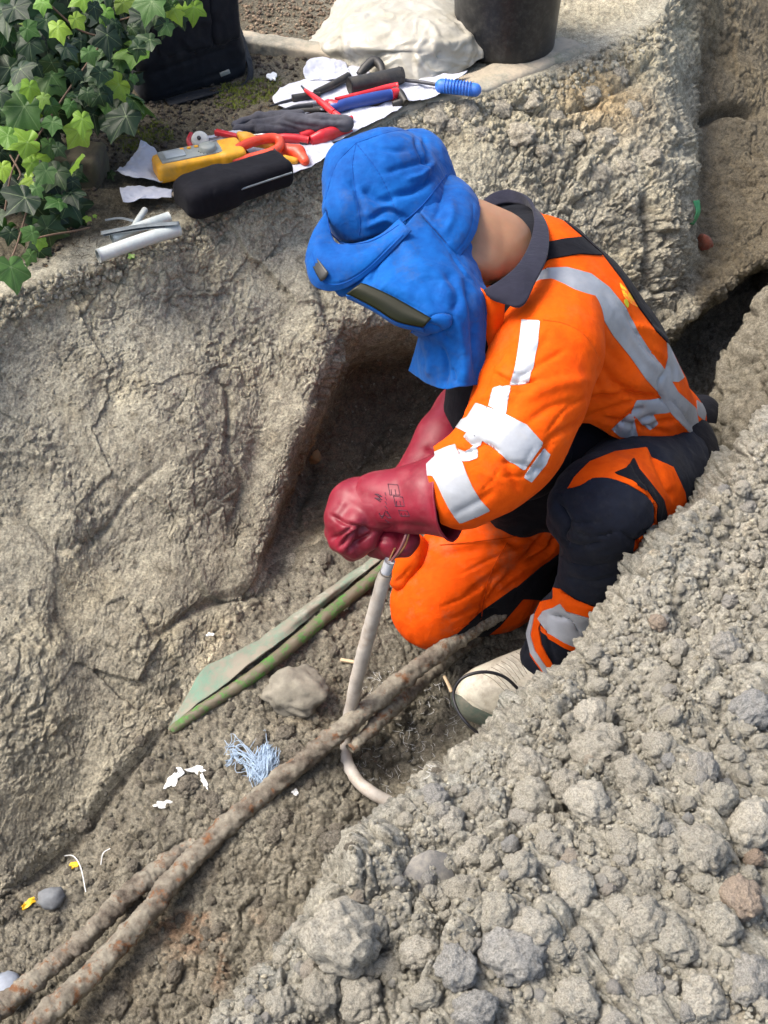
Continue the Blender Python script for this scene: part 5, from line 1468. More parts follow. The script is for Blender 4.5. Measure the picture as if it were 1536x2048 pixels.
o_m = add('earth_mound', V_, F_, M['heap'], attrs={'tint': np.tile([.60, .57, .52], (len(V_), 1))}); o_m['kind'] = 'structure'  # dark tint paints the mound as lying in shade

# ------------------------------------------------------------------ ledge, kerb, block
ld = [(395, 432), (440, 412), (560, 362), (640, 322), (720, 282), (830, 225), (980, 186), (1100, 138), (1180, 105)]
rowsL = []
for off, zz in ((0, -.012), (.012, .012), (.05, .016), (.10, .016), (.135, .014), (.142, -.01)):
    r_ = []
    for u, v in ld:
        w = .8
        r_.append(atz(u, v, 0) + np.array([-.72, .69, 0]) * (off * w - .0) + np.array([0, 0, zz]))
    rowsL.append(r_)
G_ = loft(rowsL, 46, 420, pix=False)
Vl = G_.reshape(-1, 3); Fl = grid_faces(46, 420)
if vnormals(Vl, Fl)[:, 2].mean() < 0: Fl = Fl[:, ::-1]
Pl = Vl.astype(np.float32)
edge = np.minimum(np.repeat(np.arange(46), 420), 45 - np.repeat(np.arange(46), 420)) / 12.
Vl = Vl + np.stack([perlin(Pl, 14, 1), perlin(Pl, 14, 2), 0 * Pl[:, 0]], 1) * (.02 * (1 - np.clip(edge, 0, 1)))[:, None] + np.array([0, 0, 1]) * (fbm(Pl, 25, 4, 3) * .005 + perlin(Pl, 5, 9) * .006)[:, None]
ldg = add('concrete_ledge', Vl, Fl, M['concrete']); ldg['kind'] = 'structure'; ldg['label'] = 'worn concrete ledge along the trench lip'
k0, k1 = atz(470, 92, 0), atz(700, 128, 0)
kb = skin(union([rbox((k0 + k1) / 2 + [0, 0, .015], (np.linalg.norm(k1 - k0) / 2, .035, .022), basis(k1 - k0), .008)], .01), .005)
V_ = kb[0] + vnormals(*kb) * (fbm(kb[0].astype(np.float32), 30, 4, 2) * .005)[:, None]
solo('kerb', V_, kb[1], M['concrete'], 'mossy concrete kerb end between the black bag and the plastic sheet', 'kerb')
bc = atz(140, 330, .04)
kb = skin(union([rbox(bc, (.085, .05, .045), basis((1, -.12, 0)), .012)], .01), .006)
V_ = kb[0] + vnormals(*kb) * (fbm(kb[0].astype(np.float32), 20, 4, 2) * .008)[:, None]
solo('stone_block', V_, kb[1], M['dark_block'], 'dark weathered block under the ivy', 'block')
gp = [(150, 200), (300, 190), (520, 80), (620, 120), (540, 220), (400, 270), (220, 350), (150, 460), (90, 540), (60, 470)]
scatter('gravel', cloud(1900, ground_reg(gp), 1.5, 7.5, 2.2), o_ground, 1, m_earth('dark_crumb', base=(.12, .10, .08), moist=(.05, .042, .034)), 'dark crumbs of garden soil', seed=5)
scatter('gravel', cloud(700, ground_reg([(460, 0), (720, 0), (640, 90), (500, 85)]), 1.5, 6, 2), o_ground, 1, m_earth('brown_crumb', base=(.30, .23, .16), moist=(.20, .15, .11)), 'fine brown tilled soil', seed=6)
def tuft(poly, n, name, mat, label, cat, seed):
    parts = []
    for q, nn, r in cloud(n, ground_reg(poly), 2, 6, 1.5):
        for j in range(5):
            a = rng.uniform(0, 6.28); h = rng.uniform(.004, .012); d = np.array([math.cos(a), math.sin(a), rng.uniform(.6, 2)]); d /= np.linalg.norm(d)
            s_ = np.cross(d, [0, 0, 1]) * .0016; b0 = q + np.array([rng.normal(), rng.normal(), 0]) * .004
            parts.append((np.array([b0 - s_, b0 + s_, b0 + d * h]), np.array([[0, 1, 2]])))
    V, F = join(parts); o = add(name, V, F, mat, smooth=False); o['kind'] = 'stuff'; o['label'] = label; o['category'] = cat
tuft([(440, 170), (560, 150), (570, 190), (500, 215), (430, 225)], 500, 'moss', M['moss'], 'bright moss between the black bag and the paper towels', 'moss', 1)
tuft([(215, 265), (330, 240), (350, 280), (240, 310)], 350, 'moss', M['moss'], 'green moss beside the dark block under the ivy', 'moss', 2)

# ------------------------------------------------------------------ pipes and cables in the trench
def H(u, v, h=0.0):
    p, n = hit(u, v); return p - ray(u, v) / np.linalg.norm(ray(u, v)) * h
def rough_tube(pts, r, k=20, n=160, amp=.006, seed=1, pix='z'):
    C = np.array([atz(*p) if pix == 'z' else (H(*p) if pix == 'h' else at(*p)) for p in pts]); rr = r if np.isscalar(r) else np.interp(np.linspace(0, 1, n), np.linspace(0, 1, len(r)), r)
    C = crom(C, n); V, F = tube(C, rr, k)
    P = V.astype(np.float32); w1, w2, wc = worley(P, 45, seed)
    V = V + vnormals(V, F) * (fbm(P, 60, 5, seed, gain=.7) * amp * 1.5 + (1 - np.clip(w1 / .8, 0, 1)) * amp * wc)[:, None]
    return V, F
V, F = rough_tube([(40,2115,-.655),(78,2046,-.655),(184,1946,-.65),(284,1838,-.64),(372,1732,-.62),(462,1643,-.60),(560,1560,-.565),(650,1488,-.54),(760,1395,-.50),(880,1303,-.465),(960,1247,-.455),(1055,1190,-.455),(1200,1100,-.50),(1340,1010,-.53)], [.021,.0205,.0195,.019,.0185,.018,.018,.0175,.017], 30, 760, .0065, 3)
solo('iron_pipe', V, F, M['iron'], 'long rusty dirt caked pipe running diagonally along the trench floor', 'pipe')
V, F = rough_tube([(-90,2095,-.66),(-5,2020,-.66),(75,1955,-.655),(165,1880,-.65),(245,1800,-.64),(318,1738,-.635),(390,1690,-.64)], [.019,.018,.017,.018,.016], 24, 300, .008, 7)
solo('iron_pipe', V, F, M['iron'], 'shorter muddy pipe at the lower left, joining the long one', 'pipe')
# second strand wrapped in soil beside the long pipe
V, F = rough_tube([(700,1500,-.55),(780,1420,-.54),(860,1345,-.55),(930,1290,-.54),(990,1245,-.54)], [.008,.016,.018,.016,.008], 18, 160, .008, 17)
sp_ = solo('earth_crust', V, F, M['iron'], 'crust of clay stuck along the long pipe beside the upright cable', 'crust')
cab = empty('upright_cable', atz(760, 1600, -.6), 'pale grey cable standing up from the pit with its cut end in the gloves', 'cable')
RC = [(781,1118,2.13),(770,1150,2.155),(757,1195,2.20),(738,1265,2.27),(716,1350,2.36),(702,1415,2.44),(692,1470,2.485)]
C = crom(np.array([at(*p) for p in RC] + [at(692,1515,depz(692,1515,-.60)), at(708,1552,depz(708,1552,-.605)), at(738,1582,depz(738,1582,-.61)), at(778,1604,depz(778,1604,-.625))]), 200)
V, F = tube(C[9:], np.interp(np.arange(191), [0, 3, 60, 120, 190], [.0115, .0132, .0142, .0136, .0128]), 26)
V = V + vnormals(V, F) * (fbm(V.astype(np.float32), 30, 4, 3) * .0025)[:, None]
add('sheath', V, F, M['cable'], cab)
V, F = tube(C[1:13], .0098, 22); add('sheath_end', V, F, M['cable_top'], cab)
for i, (pts, m) in enumerate([([(783,1122,2.13),(800,1098,2.11),(812,1070,2.10),(815,1050,2.12)], 'wire_purple'), ([(778,1122,2.13),(786,1104,2.12),(790,1096,2.115)], 'copper'), ([(786,1120,2.135),(808,1095,2.12),(818,1068,2.11),(822,1050,2.13)], 'copper')]):
    V, F = tube(crom(np.array([at(*p) for p in pts]), 30), .0028 if m == 'wire_purple' else .0016, 8); add('wire', V, F, M[m], cab)
V, F = tube(crom(np.array([at(*p) for p in [(805,1098,2.09),(796,1120,2.085),(788,1130,2.09)]]), 12), .0022, 6)
# green conduit under its broken cover
gc = empty('green_conduit', atz(600, 1290, -.6), 'green plastic pipe under the split cover beside the trench wall', 'pipe')
V, F = rough_tube([(342,1462,.003),(392,1426,.010),(448,1390,.014),(510,1349,.018),(586,1289,.022),(662,1224,.026),(712,1184,.028),(764,1140,.03),(806,1100,.026)], [.010,.013,.0145,.0145,.014], 20, 240, .0016, 5, pix='h')
add('conduit', V, F, M['green'], gc)
up_ = [(336,1456),(385,1378),(410,1334),(475,1304),(550,1257),(628,1199),(725,1130),(790,1076)]
lo_ = [(342,1458),(392,1412),(437,1378),(502,1328),(572,1276),(650,1208),(748,1130),(812,1076)]
mid_ = [((a[0] + b[0]) / 2 - 2, (a[1] + b[1]) / 2 + 1) for a, b in zip(up_, lo_)]
hts = [.004, .01, .012, .018, .024, .030, .034, .03]
G_ = loft([[H(*p, h * s_ + .003) for p, h in zip(r, hts)] for r, s_ in ((up_, .3), (mid_, .9), (lo_, 1.0))], 30, 220, pix=False)
V_, F_ = thicken(G_, .004); P_n = V_.astype(np.float32)
V_ = V_ + np.stack([perlin(P_n, 30, 1), perlin(P_n, 30, 2), perlin(P_n, 16, 3)], 1) * np.array([.004, .004, .005])
add('cover', V_, F_, M['cover'], gc)
# rock
V_, F_ = lump(17, 4, .72, .9, .8); rp, rn = hit(592, 1398)
V_ = V_ * .068 @ basis((1, .1, .05)).T + rp + np.array([0, 0, .02]); V_ = V_ + vnormals(V_, F_) * (fbm(V_.astype(np.float32), 40, 4, 4) * .004)[:, None]
solo('rock', V_, F_, M['stone'], 'large grey brown rock under the green pipe', 'rock')
def loop(pts, r, mat, name, label, cat, pix='z', n=90, group=None, k=8):
    V, F = tube(crom(np.array([atz(*p) if pix == 'z' else at(*p) for p in pts]), n), r, k); return solo(name, V, F, mat, label, cat, group)
loop([(960,1470,2.36),(935,1448,2.36),(914,1418,2.37),(907,1385,2.38),(925,1356,2.375),(965,1344,2.37),(1005,1352,2.37),(1034,1376,2.37),(1050,1400,2.38)], .0034, M['black_cable'], 'thin_cable', 'thin black cable looped round the toe of the white boot', 'cable', pix='t')
p_, n_ = hit(697, 1326)
V_, F_ = box(p_ + [0, 0, .006], .018, .0035, .003, basis((1, -.25, .05))); solo('wood_stick', V_, F_, M['wood'], 'short pale stick of wood behind the upright cable', 'stick')
p_, n_ = hit(897, 1368)
V_, F_ = tube(crom(np.array([at(888,1352,2.47), at(896,1368,2.46), at(903,1384,2.45)]), 12), .0035, 6); solo('wood_stick', V_, F_, M['wood'], 'thin splinter beside the toe of the white boot', 'stick')
# blue fibre bundle
parts = []
fc, fn = hit(518, 1535)
for i in range(190):
    a = rng.uniform(0, 1)
    core = i < 135
    u0 = rng.normal(537, 8); v0 = rng.normal(1507, 5)
    if core: pts = [(u0 + rng.normal(0, 5), v0), (u0 - 8 + rng.normal(0, 8), v0 + 28), (u0 - 22 + rng.normal(0, 5), v0 + 52 + rng.normal(0, 6))]
    else:
        sx = rng.choice([-1, 1]); pts = [(515 + rng.normal(0, 15), 1540 + rng.normal(0, 14)), (505 + sx * rng.uniform(15, 35), 1520 + rng.normal(0, 18)), (500 + sx * rng.uniform(25, 52), 1520 + rng.normal(0, 16))]
    P3 = []
    for j, (u, v) in enumerate(pts):
        p, n = hit(u, v); P3.append(p + np.array([0, 0, rng.uniform(.004, .022) if j < 2 else rng.uniform(.002, .012)]))
    parts.append(tube(crom(np.array([P3[0], P3[1] + rng.normal(size=3) * .004, (P3[1] + P3[2]) / 2 + rng.normal(size=3) * .006, P3[2]]), 12), rng.uniform(.0005, .0009), 4))
V_, F_ = join(parts); solo('fibre_bundle', V_, F_, M['blue_fibre'], 'frayed tangle of pale blue fibres lying on the clay', 'fibres')
def flake(u, v, w, h, seed, mat, name, label, cat, group=None, lift=.003, th=.002, rot=0):
    """small ragged chip lying on the earth"""
    V, F = [], []
    n = 26; rg = np.random.default_rng(seed); a = np.linspace(0, 2 * np.pi, n, endpoint=False)
    r = 1 + .5 * np.interp(a, np.linspace(0, 2 * np.pi, 14), np.concatenate([[0], rg.uniform(-1, 1, 12), [0]]))
    pts = []
    p0, n0 = hit(u, v)
    for k_, s_ in ((.0, 0), (.55, 1), (1., 1)):
        for i in range(n if s_ else 1):
            x = w * r[i] * k_ * math.cos(a[i]); y = h * r[i] * k_ * math.sin(a[i])
            p, nn = hit(u + x * math.cos(rot) - y * math.sin(rot), v + x * math.sin(rot) + y * math.cos(rot))
            if np.linalg.norm(p - p0) > .08: p = p0
            pts.append(p + n0 * (lift + rg.uniform(0, .0015)))
    pts = np.array(pts); Fq = [[0, 1 + (i + 1) % n, 1 + i] for i in range(n)]
    Ft = np.array(Fq + [[1 + i, 1 + (i + 1) % n, 1 + n + (i + 1) % n] for i in range(n)] + [[1 + i, 1 + n + (i + 1) % n, 1 + n + i] for i in range(n)])
    Nm = vnormals(pts, Ft)
    if (Nm @ n0).mean() < 0: Ft = Ft[:, ::-1]
    V_, F_ = shell(pts, Ft, th)
    return solo(name, V_, F_, mat, label, cat, group)
flake(348, 1556, 24, 9, 1, M['white_flake'], 'plaster_flake', 'upper left of the white flakes on the clay, slanting to the right', 'flake', 'white flakes on the trench floor', rot=-.9)
flake(392, 1540, 20, 8, 2, M['white_flake'], 'plaster_flake', 'white flake nearest the blue fibres', 'flake', 'white flakes on the trench floor', rot=.1)
flake(324, 1608, 20, 7, 3, M['white_flake'], 'plaster_flake', 'lowest of the white flakes on the trench floor', 'flake', 'white flakes on the trench floor', rot=-.2)
flake(408, 1565, 4, 14, 4, M['white_flake'], 'plaster_flake', 'narrow white flake below the one nearest the fibres', 'flake', 'white flakes on the trench floor', rot=-.4)
flake(588, 1586, 7, 5, 5, M['white_flake'], 'plaster_flake', 'tiny white chip on the near side of the long pipe', 'flake', 'white flakes on the trench floor')
flake(418, 1270, 7, 3, 6, M['white_flake'], 'plaster_flake', 'small white chip on the slope above the green pipe', 'flake', 'white flakes on the trench floor')
flake(150, 1730, 9, 6, 7, M['yellow_scrap'], 'plastic_scrap', 'small yellow scrap beside the curved white wire', 'scrap', 'yellow scraps', rot=-.8)
flake(58, 1806, 20, 6, 8, M['yellow_scrap'], 'plastic_scrap', 'longer yellow scrap beside the blue grey stone', 'scrap', 'yellow scraps', rot=-.6)
def arc(pts, name, label):
    P3 = [hit(u, v)[0] + np.array([0, 0, h]) for u, v, h in pts]
    V_, F_ = tube(crom(np.array(P3), 40), .0011, 6); solo(name, V_, F_, M['white_wire'], label, 'wire', 'white wire ends')
arc([(130, 1714, .005), (150, 1722, .02), (165, 1745, .02), (172, 1785, .002)], 'white_wire', 'white wire curving over the small yellow scrap')
arc([(202, 1730, .002), (209, 1714, .015), (222, 1702, .01)], 'white_wire', 'short white wire right of the yellow scrap')
V_, F_ = lump(41, 3, .8, 1, .5); p_, n_ = hit(106, 1802); solo('small_stone', V_ * .026 + p_ + [0, 0, .008], F_, m_plain('blue_grey_stone', (.15, .16, .17), .85, .3, 60, .003), 'blue grey stone right of the longer yellow scrap', 'stone')
V_, F_ = lump(43, 3, .7, .5, .3); p_, n_ = hit(12, 1990); solo('small_stone', V_ * .042 + p_ + [0, 0, .01], F_, m_plain('pale_blue_stone', (.24, .27, .32), .6, .3, 30, .002), 'smooth pale blue stone at the lower left edge', 'stone')
V_, F_ = lump(45, 3, .8, 1, .6); p_, n_ = hit(628, 915); solo('small_stone', V_ * .026 @ basis((.4, .2, .8)).T + p_, F_, M['ochre'], 'ochre stone in the dark recess of the wall', 'stone')
V_, F_ = lump(47, 3, .6, .8, .7); p_, n_ = hit(1408, 488); p_ = p_ - ray(1408, 488) * .012; solo('brick_fragment', V_ * np.array([.038, .03, .03]) @ basis((.15, .2, -1)).T + p_, F_, M['brick'], 'red brick fragment in the shaded wall at the right', 'brick')
# wire clippings
parts = []
reg = ground_reg([(700, 1340), (900, 1330), (950, 1450), (850, 1560), (740, 1600), (690, 1540)])
for i in range(230):
    u, v = reg(); p, n = hit(u, v); a = rng.uniform(0, 6.28); l = rng.uniform(.003, .013); d = np.array([math.cos(a), math.sin(a), rng.normal() * .3]) * l; c = np.array([-d[1], d[0], .003]) * rng.normal() * .4
    p = p + [0, 0, .003]; parts.append(tube(crom(np.array([p - d, p + c, p + d]), 5), .00045, 3))
V_, F_ = join(parts); o = add('wire_clippings', V_, F_, M['white_wire']); o['kind'] = 'stuff'; o['label'] = 'fine white wire clippings scattered in the pit'; o['category'] = 'clippings'
# shard standing in the heap, green tape on the wall
p_, n_ = hit(850, 1775); V_, F_ = prism([(-.040, .026), (-.018, .046), (.006, .050), (.028, .040), (.032, .012), (.026, -.02), (.008, -.048), (-.006, -.03), (-.026, -.012)], .007, basis((1, .35, -.1), (-.45, -.6, .6)), p_ - n_ * .012)
solo('slate_shard', V_, F_, M['slate'], 'smooth grey shard standing in the edge of the spoil heap', 'shard')
G_ = loft([[(1386, 402, 3.4), (1392, 425, 3.4), (1380, 448, 3.4)], [(1399, 400, 3.41), (1400, 425, 3.41), (1387, 450, 3.41)]], 8, 16); V_, F_ = thicken(G_, .003)
solo('green_tape', V_, F_, M['green_tag'], 'scrap of green tape sticking out at the wall corner', 'tape')

# ------------------------------------------------------------------ bucket, sheet, bag
def lathe(prof, k=72):
    prof = np.array(prof, float); a = np.linspace(0, 2 * np.pi, k, endpoint=False)
    V = np.stack([prof[:, None, 0] * np.cos(a), prof[:, None, 0] * np.sin(a), np.repeat(prof[:, 1:2], k, 1)], -1).reshape(-1, 3)
    return V, grid_faces(len(prof), k, cv=True)[:, ::-1]
bkc = atz(1008, 96, .0) + np.array([0, .0, .014])
bk = empty('bucket', bkc, 'scuffed black plastic bucket behind the plastic sheet', 'bucket')
V, F = lathe([(.001, .006), (.12, .006), (.136, .004), (.140, .0), (.1425, .004), (.1435, .015), (.143, .02), (.1575, .30), (.1575, .305), (.1545, .305), (.139, .02), (.12, .012), (.001, .012)])
V = V + np.array([0, 0, 0]); P_n = V.astype(np.float32); V[:, :2] *= (1 + perlin(P_n, 5, 4) * .012)[:, None]
add('body', V + bkc, F, M['bucket'], bk)
V, F = lathe([(.157, .285), (.166, .287), (.168, .300), (.164, .308), (.155, .307)]); add('rim', V + bkc, F, M['bucket'], bk)
V, F = tube(crom(np.array([[.168, 0, .28], [.15, -.1, .23], [.0, -.175, .20], [-.15, -.1, .23], [-.168, 0, .28]]) , 60) + bkc, .003, 8)
add('handle', V, F, M['dark_steel'], bk)
SR = [[(690,-90,3.95),(800,-110,3.9),(930,-90,3.95)],
      [(672,10,3.66),(760,-10,3.52),(870,-10,3.50),(945,15,3.60)],
      [(628,76,3.49),(720,45,3.34),(820,50,3.30),(900,45,3.32),(970,75,3.44)],
      [(613,98,3.44),(700,90,3.28),(790,95,3.25),(890,88,3.26),(990,103,3.38)],
      [(640,122,3.40),(720,112,3.29),(800,108,3.25),(880,118,3.27),(960,116,3.35)],
      [(662,132,3.37),(732,142,3.30),(800,158,3.26),(862,164,3.27),(910,146,3.32)]]
G_ = loft(SR, 130, 150); n_, m_ = G_.shape[:2]
Vs = G_.reshape(-1, 3); Fs = grid_faces(n_, m_)
if vnormals(Vs, Fs)[:, 2].mean() < 0: Fs = Fs[:, ::-1]
Pn = Vs.astype(np.float32); wv = np.stack([perlin(Pn, 6, 1), perlin(Pn, 6, 2), perlin(Pn, 6, 3)], 1) * .05
Vs = Vs + vnormals(Vs, Fs) * (fbm(Pn + wv, 8, 2, 4, ridge=True) * .004 + np.maximum(1 - np.abs(perlin(Pn + wv, 8, 8)) * 6, 0) * .006 + np.maximum(1 - np.abs(perlin(Pn + wv, 19, 18)) * 4, 0) * .004 + perlin(Pn, 40, 8) * .0015)[:, None]
Vs = creases(Vs, Fs, [([(770,112),(800,90),(850,80),(900,88),(960,70)], 7, -7), ([(700,128),(690,60),(720,10)], 9, -8), ([(640,100),(700,60),(760,10)], 9, 7), ([(830,110),(850,135),(870,160)], 6, -6), ([(880,100),(870,130)], 5, 5), ([(930,60),(940,100),(920,140)], 8, -6), ([(740,130),(760,110),(790,104)], 5, 6)])
V_, F_ = thicken(Vs.reshape(n_, m_, 3), .0015)
solo('plastic_sheet', V_, F_, M['sheet'], 'crumpled milky plastic sheet leaning against the black bucket', 'sheet')

A_ = atz(292, 214, 0); B_2 = atz(500, 158, 0); ex = (B_2 - A_); Lb = np.linalg.norm(ex); ex /= Lb; Rb = basis(ex)   # columns: along, back, up
bagb = (A_ + B_2) / 2 + Rb[:, 1] * .11
bag = empty('tool_bag', bagb, 'large black fabric tool bag behind the ivy', 'bag')
Q_ = lambda x, y, z: A_ + Rb @ np.array([x, y, z])
f = union([rbox(Q_(Lb / 2, .12, .07), (Lb / 2, .115, .07), Rb, .03), rbox(Q_(Lb / 2 - .015, .115, .25), (Lb / 2 - .022, .105, .17), Rb, .06)], .03)
V_, F_ = skin(f, .0065); V_ = cloth_noise(V_, F_, .011, 7, 4)
V_ = creases(relax(V_, F_, 1), F_, [([(300,150),(380,120),(480,90)], 3, 5), ([(385,40),(388,80),(392,115)], 4, 5), ([(440,20),(445,60),(455,95)], 6, 4), ([(310,190),(400,160),(490,130)], 3, 4), ([(330,60),(340,100),(345,130)], 8, 4)])
add('body', V_, F_, M['tool_bag'], bag)
bV = (V_, F_)
for x in (.12, .25):
    pass
V_, F_ = skin(union([rbox(Q_(Lb * .42, .010, .19), (Lb * .26, .012, .075), Rb, .011)], .01), .005); add('front_pocket', cloth_noise(V_, F_, .008, 9, 8), F_, M['tool_bag'], bag)
V_, F_ = skin(union([rbox(Q_(Lb * .82, .010, .19), (Lb * .13, .012, .075), Rb, .011)], .01), .005); add('front_pocket', cloth_noise(V_, F_, .008, 9, 9), F_, M['tool_bag'], bag)
V_, F_ = skin(union(chain([(352,62,3.32,.008),(362,46,3.28,.010),(385,40,3.27,.011),(410,40,3.28,.010),(425,32,3.3,.008),(428,10,3.36,.008)]), .01), .004); add('handle', V_, F_, M['black_rubber'], bag)
G_ = loft([[(462,40,3.38),(478,90,3.34),(496,135,3.30),(488,165,3.27),(462,172,3.26)], [(474,36,3.40),(492,88,3.37),(505,135,3.32),(498,170,3.28),(470,182,3.255)]], 8, 60); V_, F_ = thicken(G_, .003); add('strap', cloth_noise(V_, F_, .002, 20, 3), F_, M['tool_bag'], bag)
V_, F_ = box(at(450, 146, 3.24), .014, .004, .005, basis(at(460, 142, 3.24) - at(440, 150, 3.24))); add('buckle', V_, F_, M['grey_plastic'], bag)
V_, F_ = tube(np.array([at(305, 44, 3.26), at(316, 39, 3.26), at(327, 33, 3.27)]), .003, 8); add('zip_pull', V_, F_, M['yellow_tool'], bag)
G_ = loft([[atz(330, 200, .004), atz(380, 185, .004), atz(450, 172, .006)], [atz(340, 212, .012), atz(400, 196, .02), atz(465, 178, .01)]], 10, 30, pix=False); V_, F_ = thicken(G_, .004); add('loose_flap', V_, F_, M['tool_bag'], bag)

# ------------------------------------------------------------------ paper towels and tools on the ledge
GT = .022
def towel(rows, seed, label, amp=.006, lift=.004, n=44, m=54):
    G = loft([[atz(u, v, GT + lift + (q[0] if q else 0)) for u, v, *q in r] for r in rows], n, m, pix=False)
    V = G.reshape(-1, 3); F = grid_faces(n, m); P = V.astype(np.float32)
    V = V + np.array([0, 0, 1.]) * (np.abs(fbm(P, 16, 3, seed, ridge=True)) * amp * 1.3 + perlin(P, 40, seed + 3) * amp * .3)[:, None] + np.stack([perlin(P, 18, seed + 7), perlin(P, 18, seed + 8), 0 * P[:, 0]], 1) * .008
    V_, F_ = thicken(V.reshape(n, m, 3), .0012); return solo('paper_towel', V_, F_, M['paper'], label, 'paper towel', 'crumpled paper towels under the tools')
towel([[(285, 292, .02), (300, 296, .02), (322, 318, .01)], [(262, 322, .01), (295, 330, .012), (330, 345)], [(228, 350), (270, 362), (325, 372)]], 1, 'white paper towel sticking up at the left end of the tools', .012)
towel([[(240, 378), (290, 376), (345, 385)], [(242, 395), (290, 398), (345, 402)], [(246, 408), (285, 404), (340, 396)]], 2, 'folded towel below the yellow meter, left of the black case', .008)
towel([[(430, 262), (520, 275), (640, 262)], [(500, 310), (580, 318), (670, 300)], [(568, 352), (600, 345), (640, 325)]], 3, 'towel between the black case and the red pliers', .006)
towel([[(560, 180), (640, 152), (720, 130)], [(548, 205), (650, 190), (760, 165)], [(600, 235), (700, 215), (815, 195)]], 4, 'large towel spread under the black tube', .006)
towel([[(600, 240), (700, 222), (810, 200)], [(640, 262), (720, 245), (800, 220)], [(655, 290), (720, 262), (780, 232)]], 5, 'towel below the red and blue pliers', .006)
towel([[(615, 128, .01), (650, 120, .02), (690, 128)], [(610, 150), (650, 150), (700, 150)], [(618, 165), (660, 165), (705, 160)]], 6, 'towel corner showing left of the plastic sheet', .01)
towel([[(790, 170), (850, 160), (935, 145)], [(800, 185), (850, 185), (900, 172)], [(815, 205), (850, 204), (880, 190)]], 7, 'towel edge under the blue brush handle', .006)
towel([[(400, 282), (440, 270), (500, 262)], [(380, 298), (430, 292), (490, 285)], [(370, 312), (430, 310), (480, 305)]], 8, 'small towel behind the yellow meter', .008)
Zt = lambda u, v, h: atz(u, v, GT + h)
def tubes(parts_): return join([tube(crom(np.array([Zt(*p) for p in pts]), 26), r, 14, flat=fl) for pts, r, fl in parts_])
# zip case
c0, c1 = Zt(378, 396, .034), Zt(556, 338, .034); ax = c1 - c0; Lc = np.linalg.norm(ax) / 2
case = empty('zip_case', (c0 + c1) / 2 - [0, 0, .034], 'black zipped soft case lying in front of the yellow meter', 'case')
Rc = basis(ax)
V_, F_ = skin(union([rbox((c0 + c1) / 2, (Lc + .022, .046, .033), Rc, .020), rbox((c0 + c1) / 2 - Rc[:, 0] * Lc * .55, (Lc * .5, .052, .036), Rc, .022)], .02), .0045); V_ = cloth_noise(V_, F_, .003, 10, 2)
V_ = creases(V_, F_, [([(428, 372), (425, 395), (432, 422)], 3, 2)])
add('body', V_, F_, M['black'], case)
for k_, yy in enumerate((-.030, -.037)):
    pts = [(c0 + c1) / 2 + Rc @ np.array([x, yy - .010 - k_ * .002, .022 - k_ * .012]) for x in (-Lc * .45, 0, Lc * .6, Lc + .01)]
    V_, F_ = tube(crom(np.array(pts), 40), .0025, 8); add('zip', V_, F_, M['strip_grey'], case)
V_, F_ = tube(crom(np.array([at(548, 298, depz(548, 298, .08)), at(560, 318, depz(560, 318, .06)), at(568, 332, depz(568, 332, .05)), at(562, 318, depz(562, 318, .065)), at(548, 298, depz(548, 298, .08))]), 30), .0022, 8); add('zip_pull', V_, F_, M['dark_steel'], case)
# clamp meter
m0, m1 = Zt(318, 338, .03), Zt(470, 308, .03); am = m1 - m0; Lm = np.linalg.norm(am) / 2; Rm = basis(am)
cm_ = (m0 + m1) / 2
met = empty('clamp_meter', cm_ - [0, 0, .03], 'orange yellow clamp meter with a red jaw between the case and the grey glove', 'meter')
q_ = lambda x, y, z: cm_ + Rm @ np.array([x, y, z])
V_, F_ = skin(union([rbox(q_(0, 0, 0), (Lm + .01, .036, .024), Rm, .012), rbox(q_(Lm * .9, 0, .002), (.03, .042, .024), Rm, .012)], .012), .004); add('body', V_, F_, M['yellow_tool'], met)
V_, F_ = box(q_(-.012, .004, .0235), Lm * .82, .028, .004, Rm, .003); add('face', V_, F_, M['grey_plastic'], met)
V_, F_ = box(q_(-Lm * .55, .006, .0285), Lm * .26, .019, .0015, Rm, .001); add('display', V_, F_, M['lcd'], met)
V_, F_ = lathe([(.001, .012), (.017, .012), (.020, .009), (.021, 0), (.021, -.004)], 28); V_ = V_ @ Rm.T + q_(Lm * .30, -.002, .028); add('dial', V_, F_, M['grey_plastic'], met)
parts = [box(q_(Lm * .3 + .024 * math.cos(a), -.002 + .024 * math.sin(a), .0285), .0012, .0006, .0006, Rm) for a in np.linspace(3.3, 5.8, 8)]
for pp in parts[:4]: add('dial_mark', *pp, M['patch_black'], met)
for i in range(4): V_, F_ = box(q_(-.03 + i * .018, .020, .0285), .005, .004, .0015, Rm, .001); add('button', V_, F_, M['yellow_tool'], met)
jw = [(462,322,.03),(470,302,.045),(505,284,.05),(545,276,.05),(560,284,.045),(552,300,.04),(515,313,.035),(465,324,.03)]
V_, F_ = tube(crom(np.array([Zt(*p) for p in jw]), 80), .0125, 14, flat=.9); add('jaw', V_, F_, M['orange_tool'], met)
V_, F_ = skin(union([rcone(Zt(478, 268, .05), Zt(492, 278, .04), .007, .016), rcone(Zt(492, 278, .04), Zt(545, 292, .03), .016, .010)], .01), .004); add('trigger', V_, F_, M['yellow_tool'], met)
V_, F_ = box(q_(Lm * .92, -.041, -.002), .010, .003, .007, Rm, .002); add('side_button', V_, F_, M['grey_plastic'], met)
# grips of a tool lying past the meter
gp_ = empty('insulated_grips', Zt(590, 315, 0), 'orange and red grip sticking out past the right end of the black case', 'tool')
V_, F_ = skin(union([rcone(Zt(565, 298, .025), Zt(596, 305, .022), .016, .017), rcone(Zt(596, 305, .022), Zt(610, 322, .018), .017, .012)], .01), .0035); add('grip', V_, F_, M['orange_tool'], gp_)
V_, F_ = skin(union([rcone(Zt(570, 318, .02), Zt(590, 322, .016), .010, .009)], .01), .0035); add('grip', V_, F_, M['yellow_tool'], gp_)
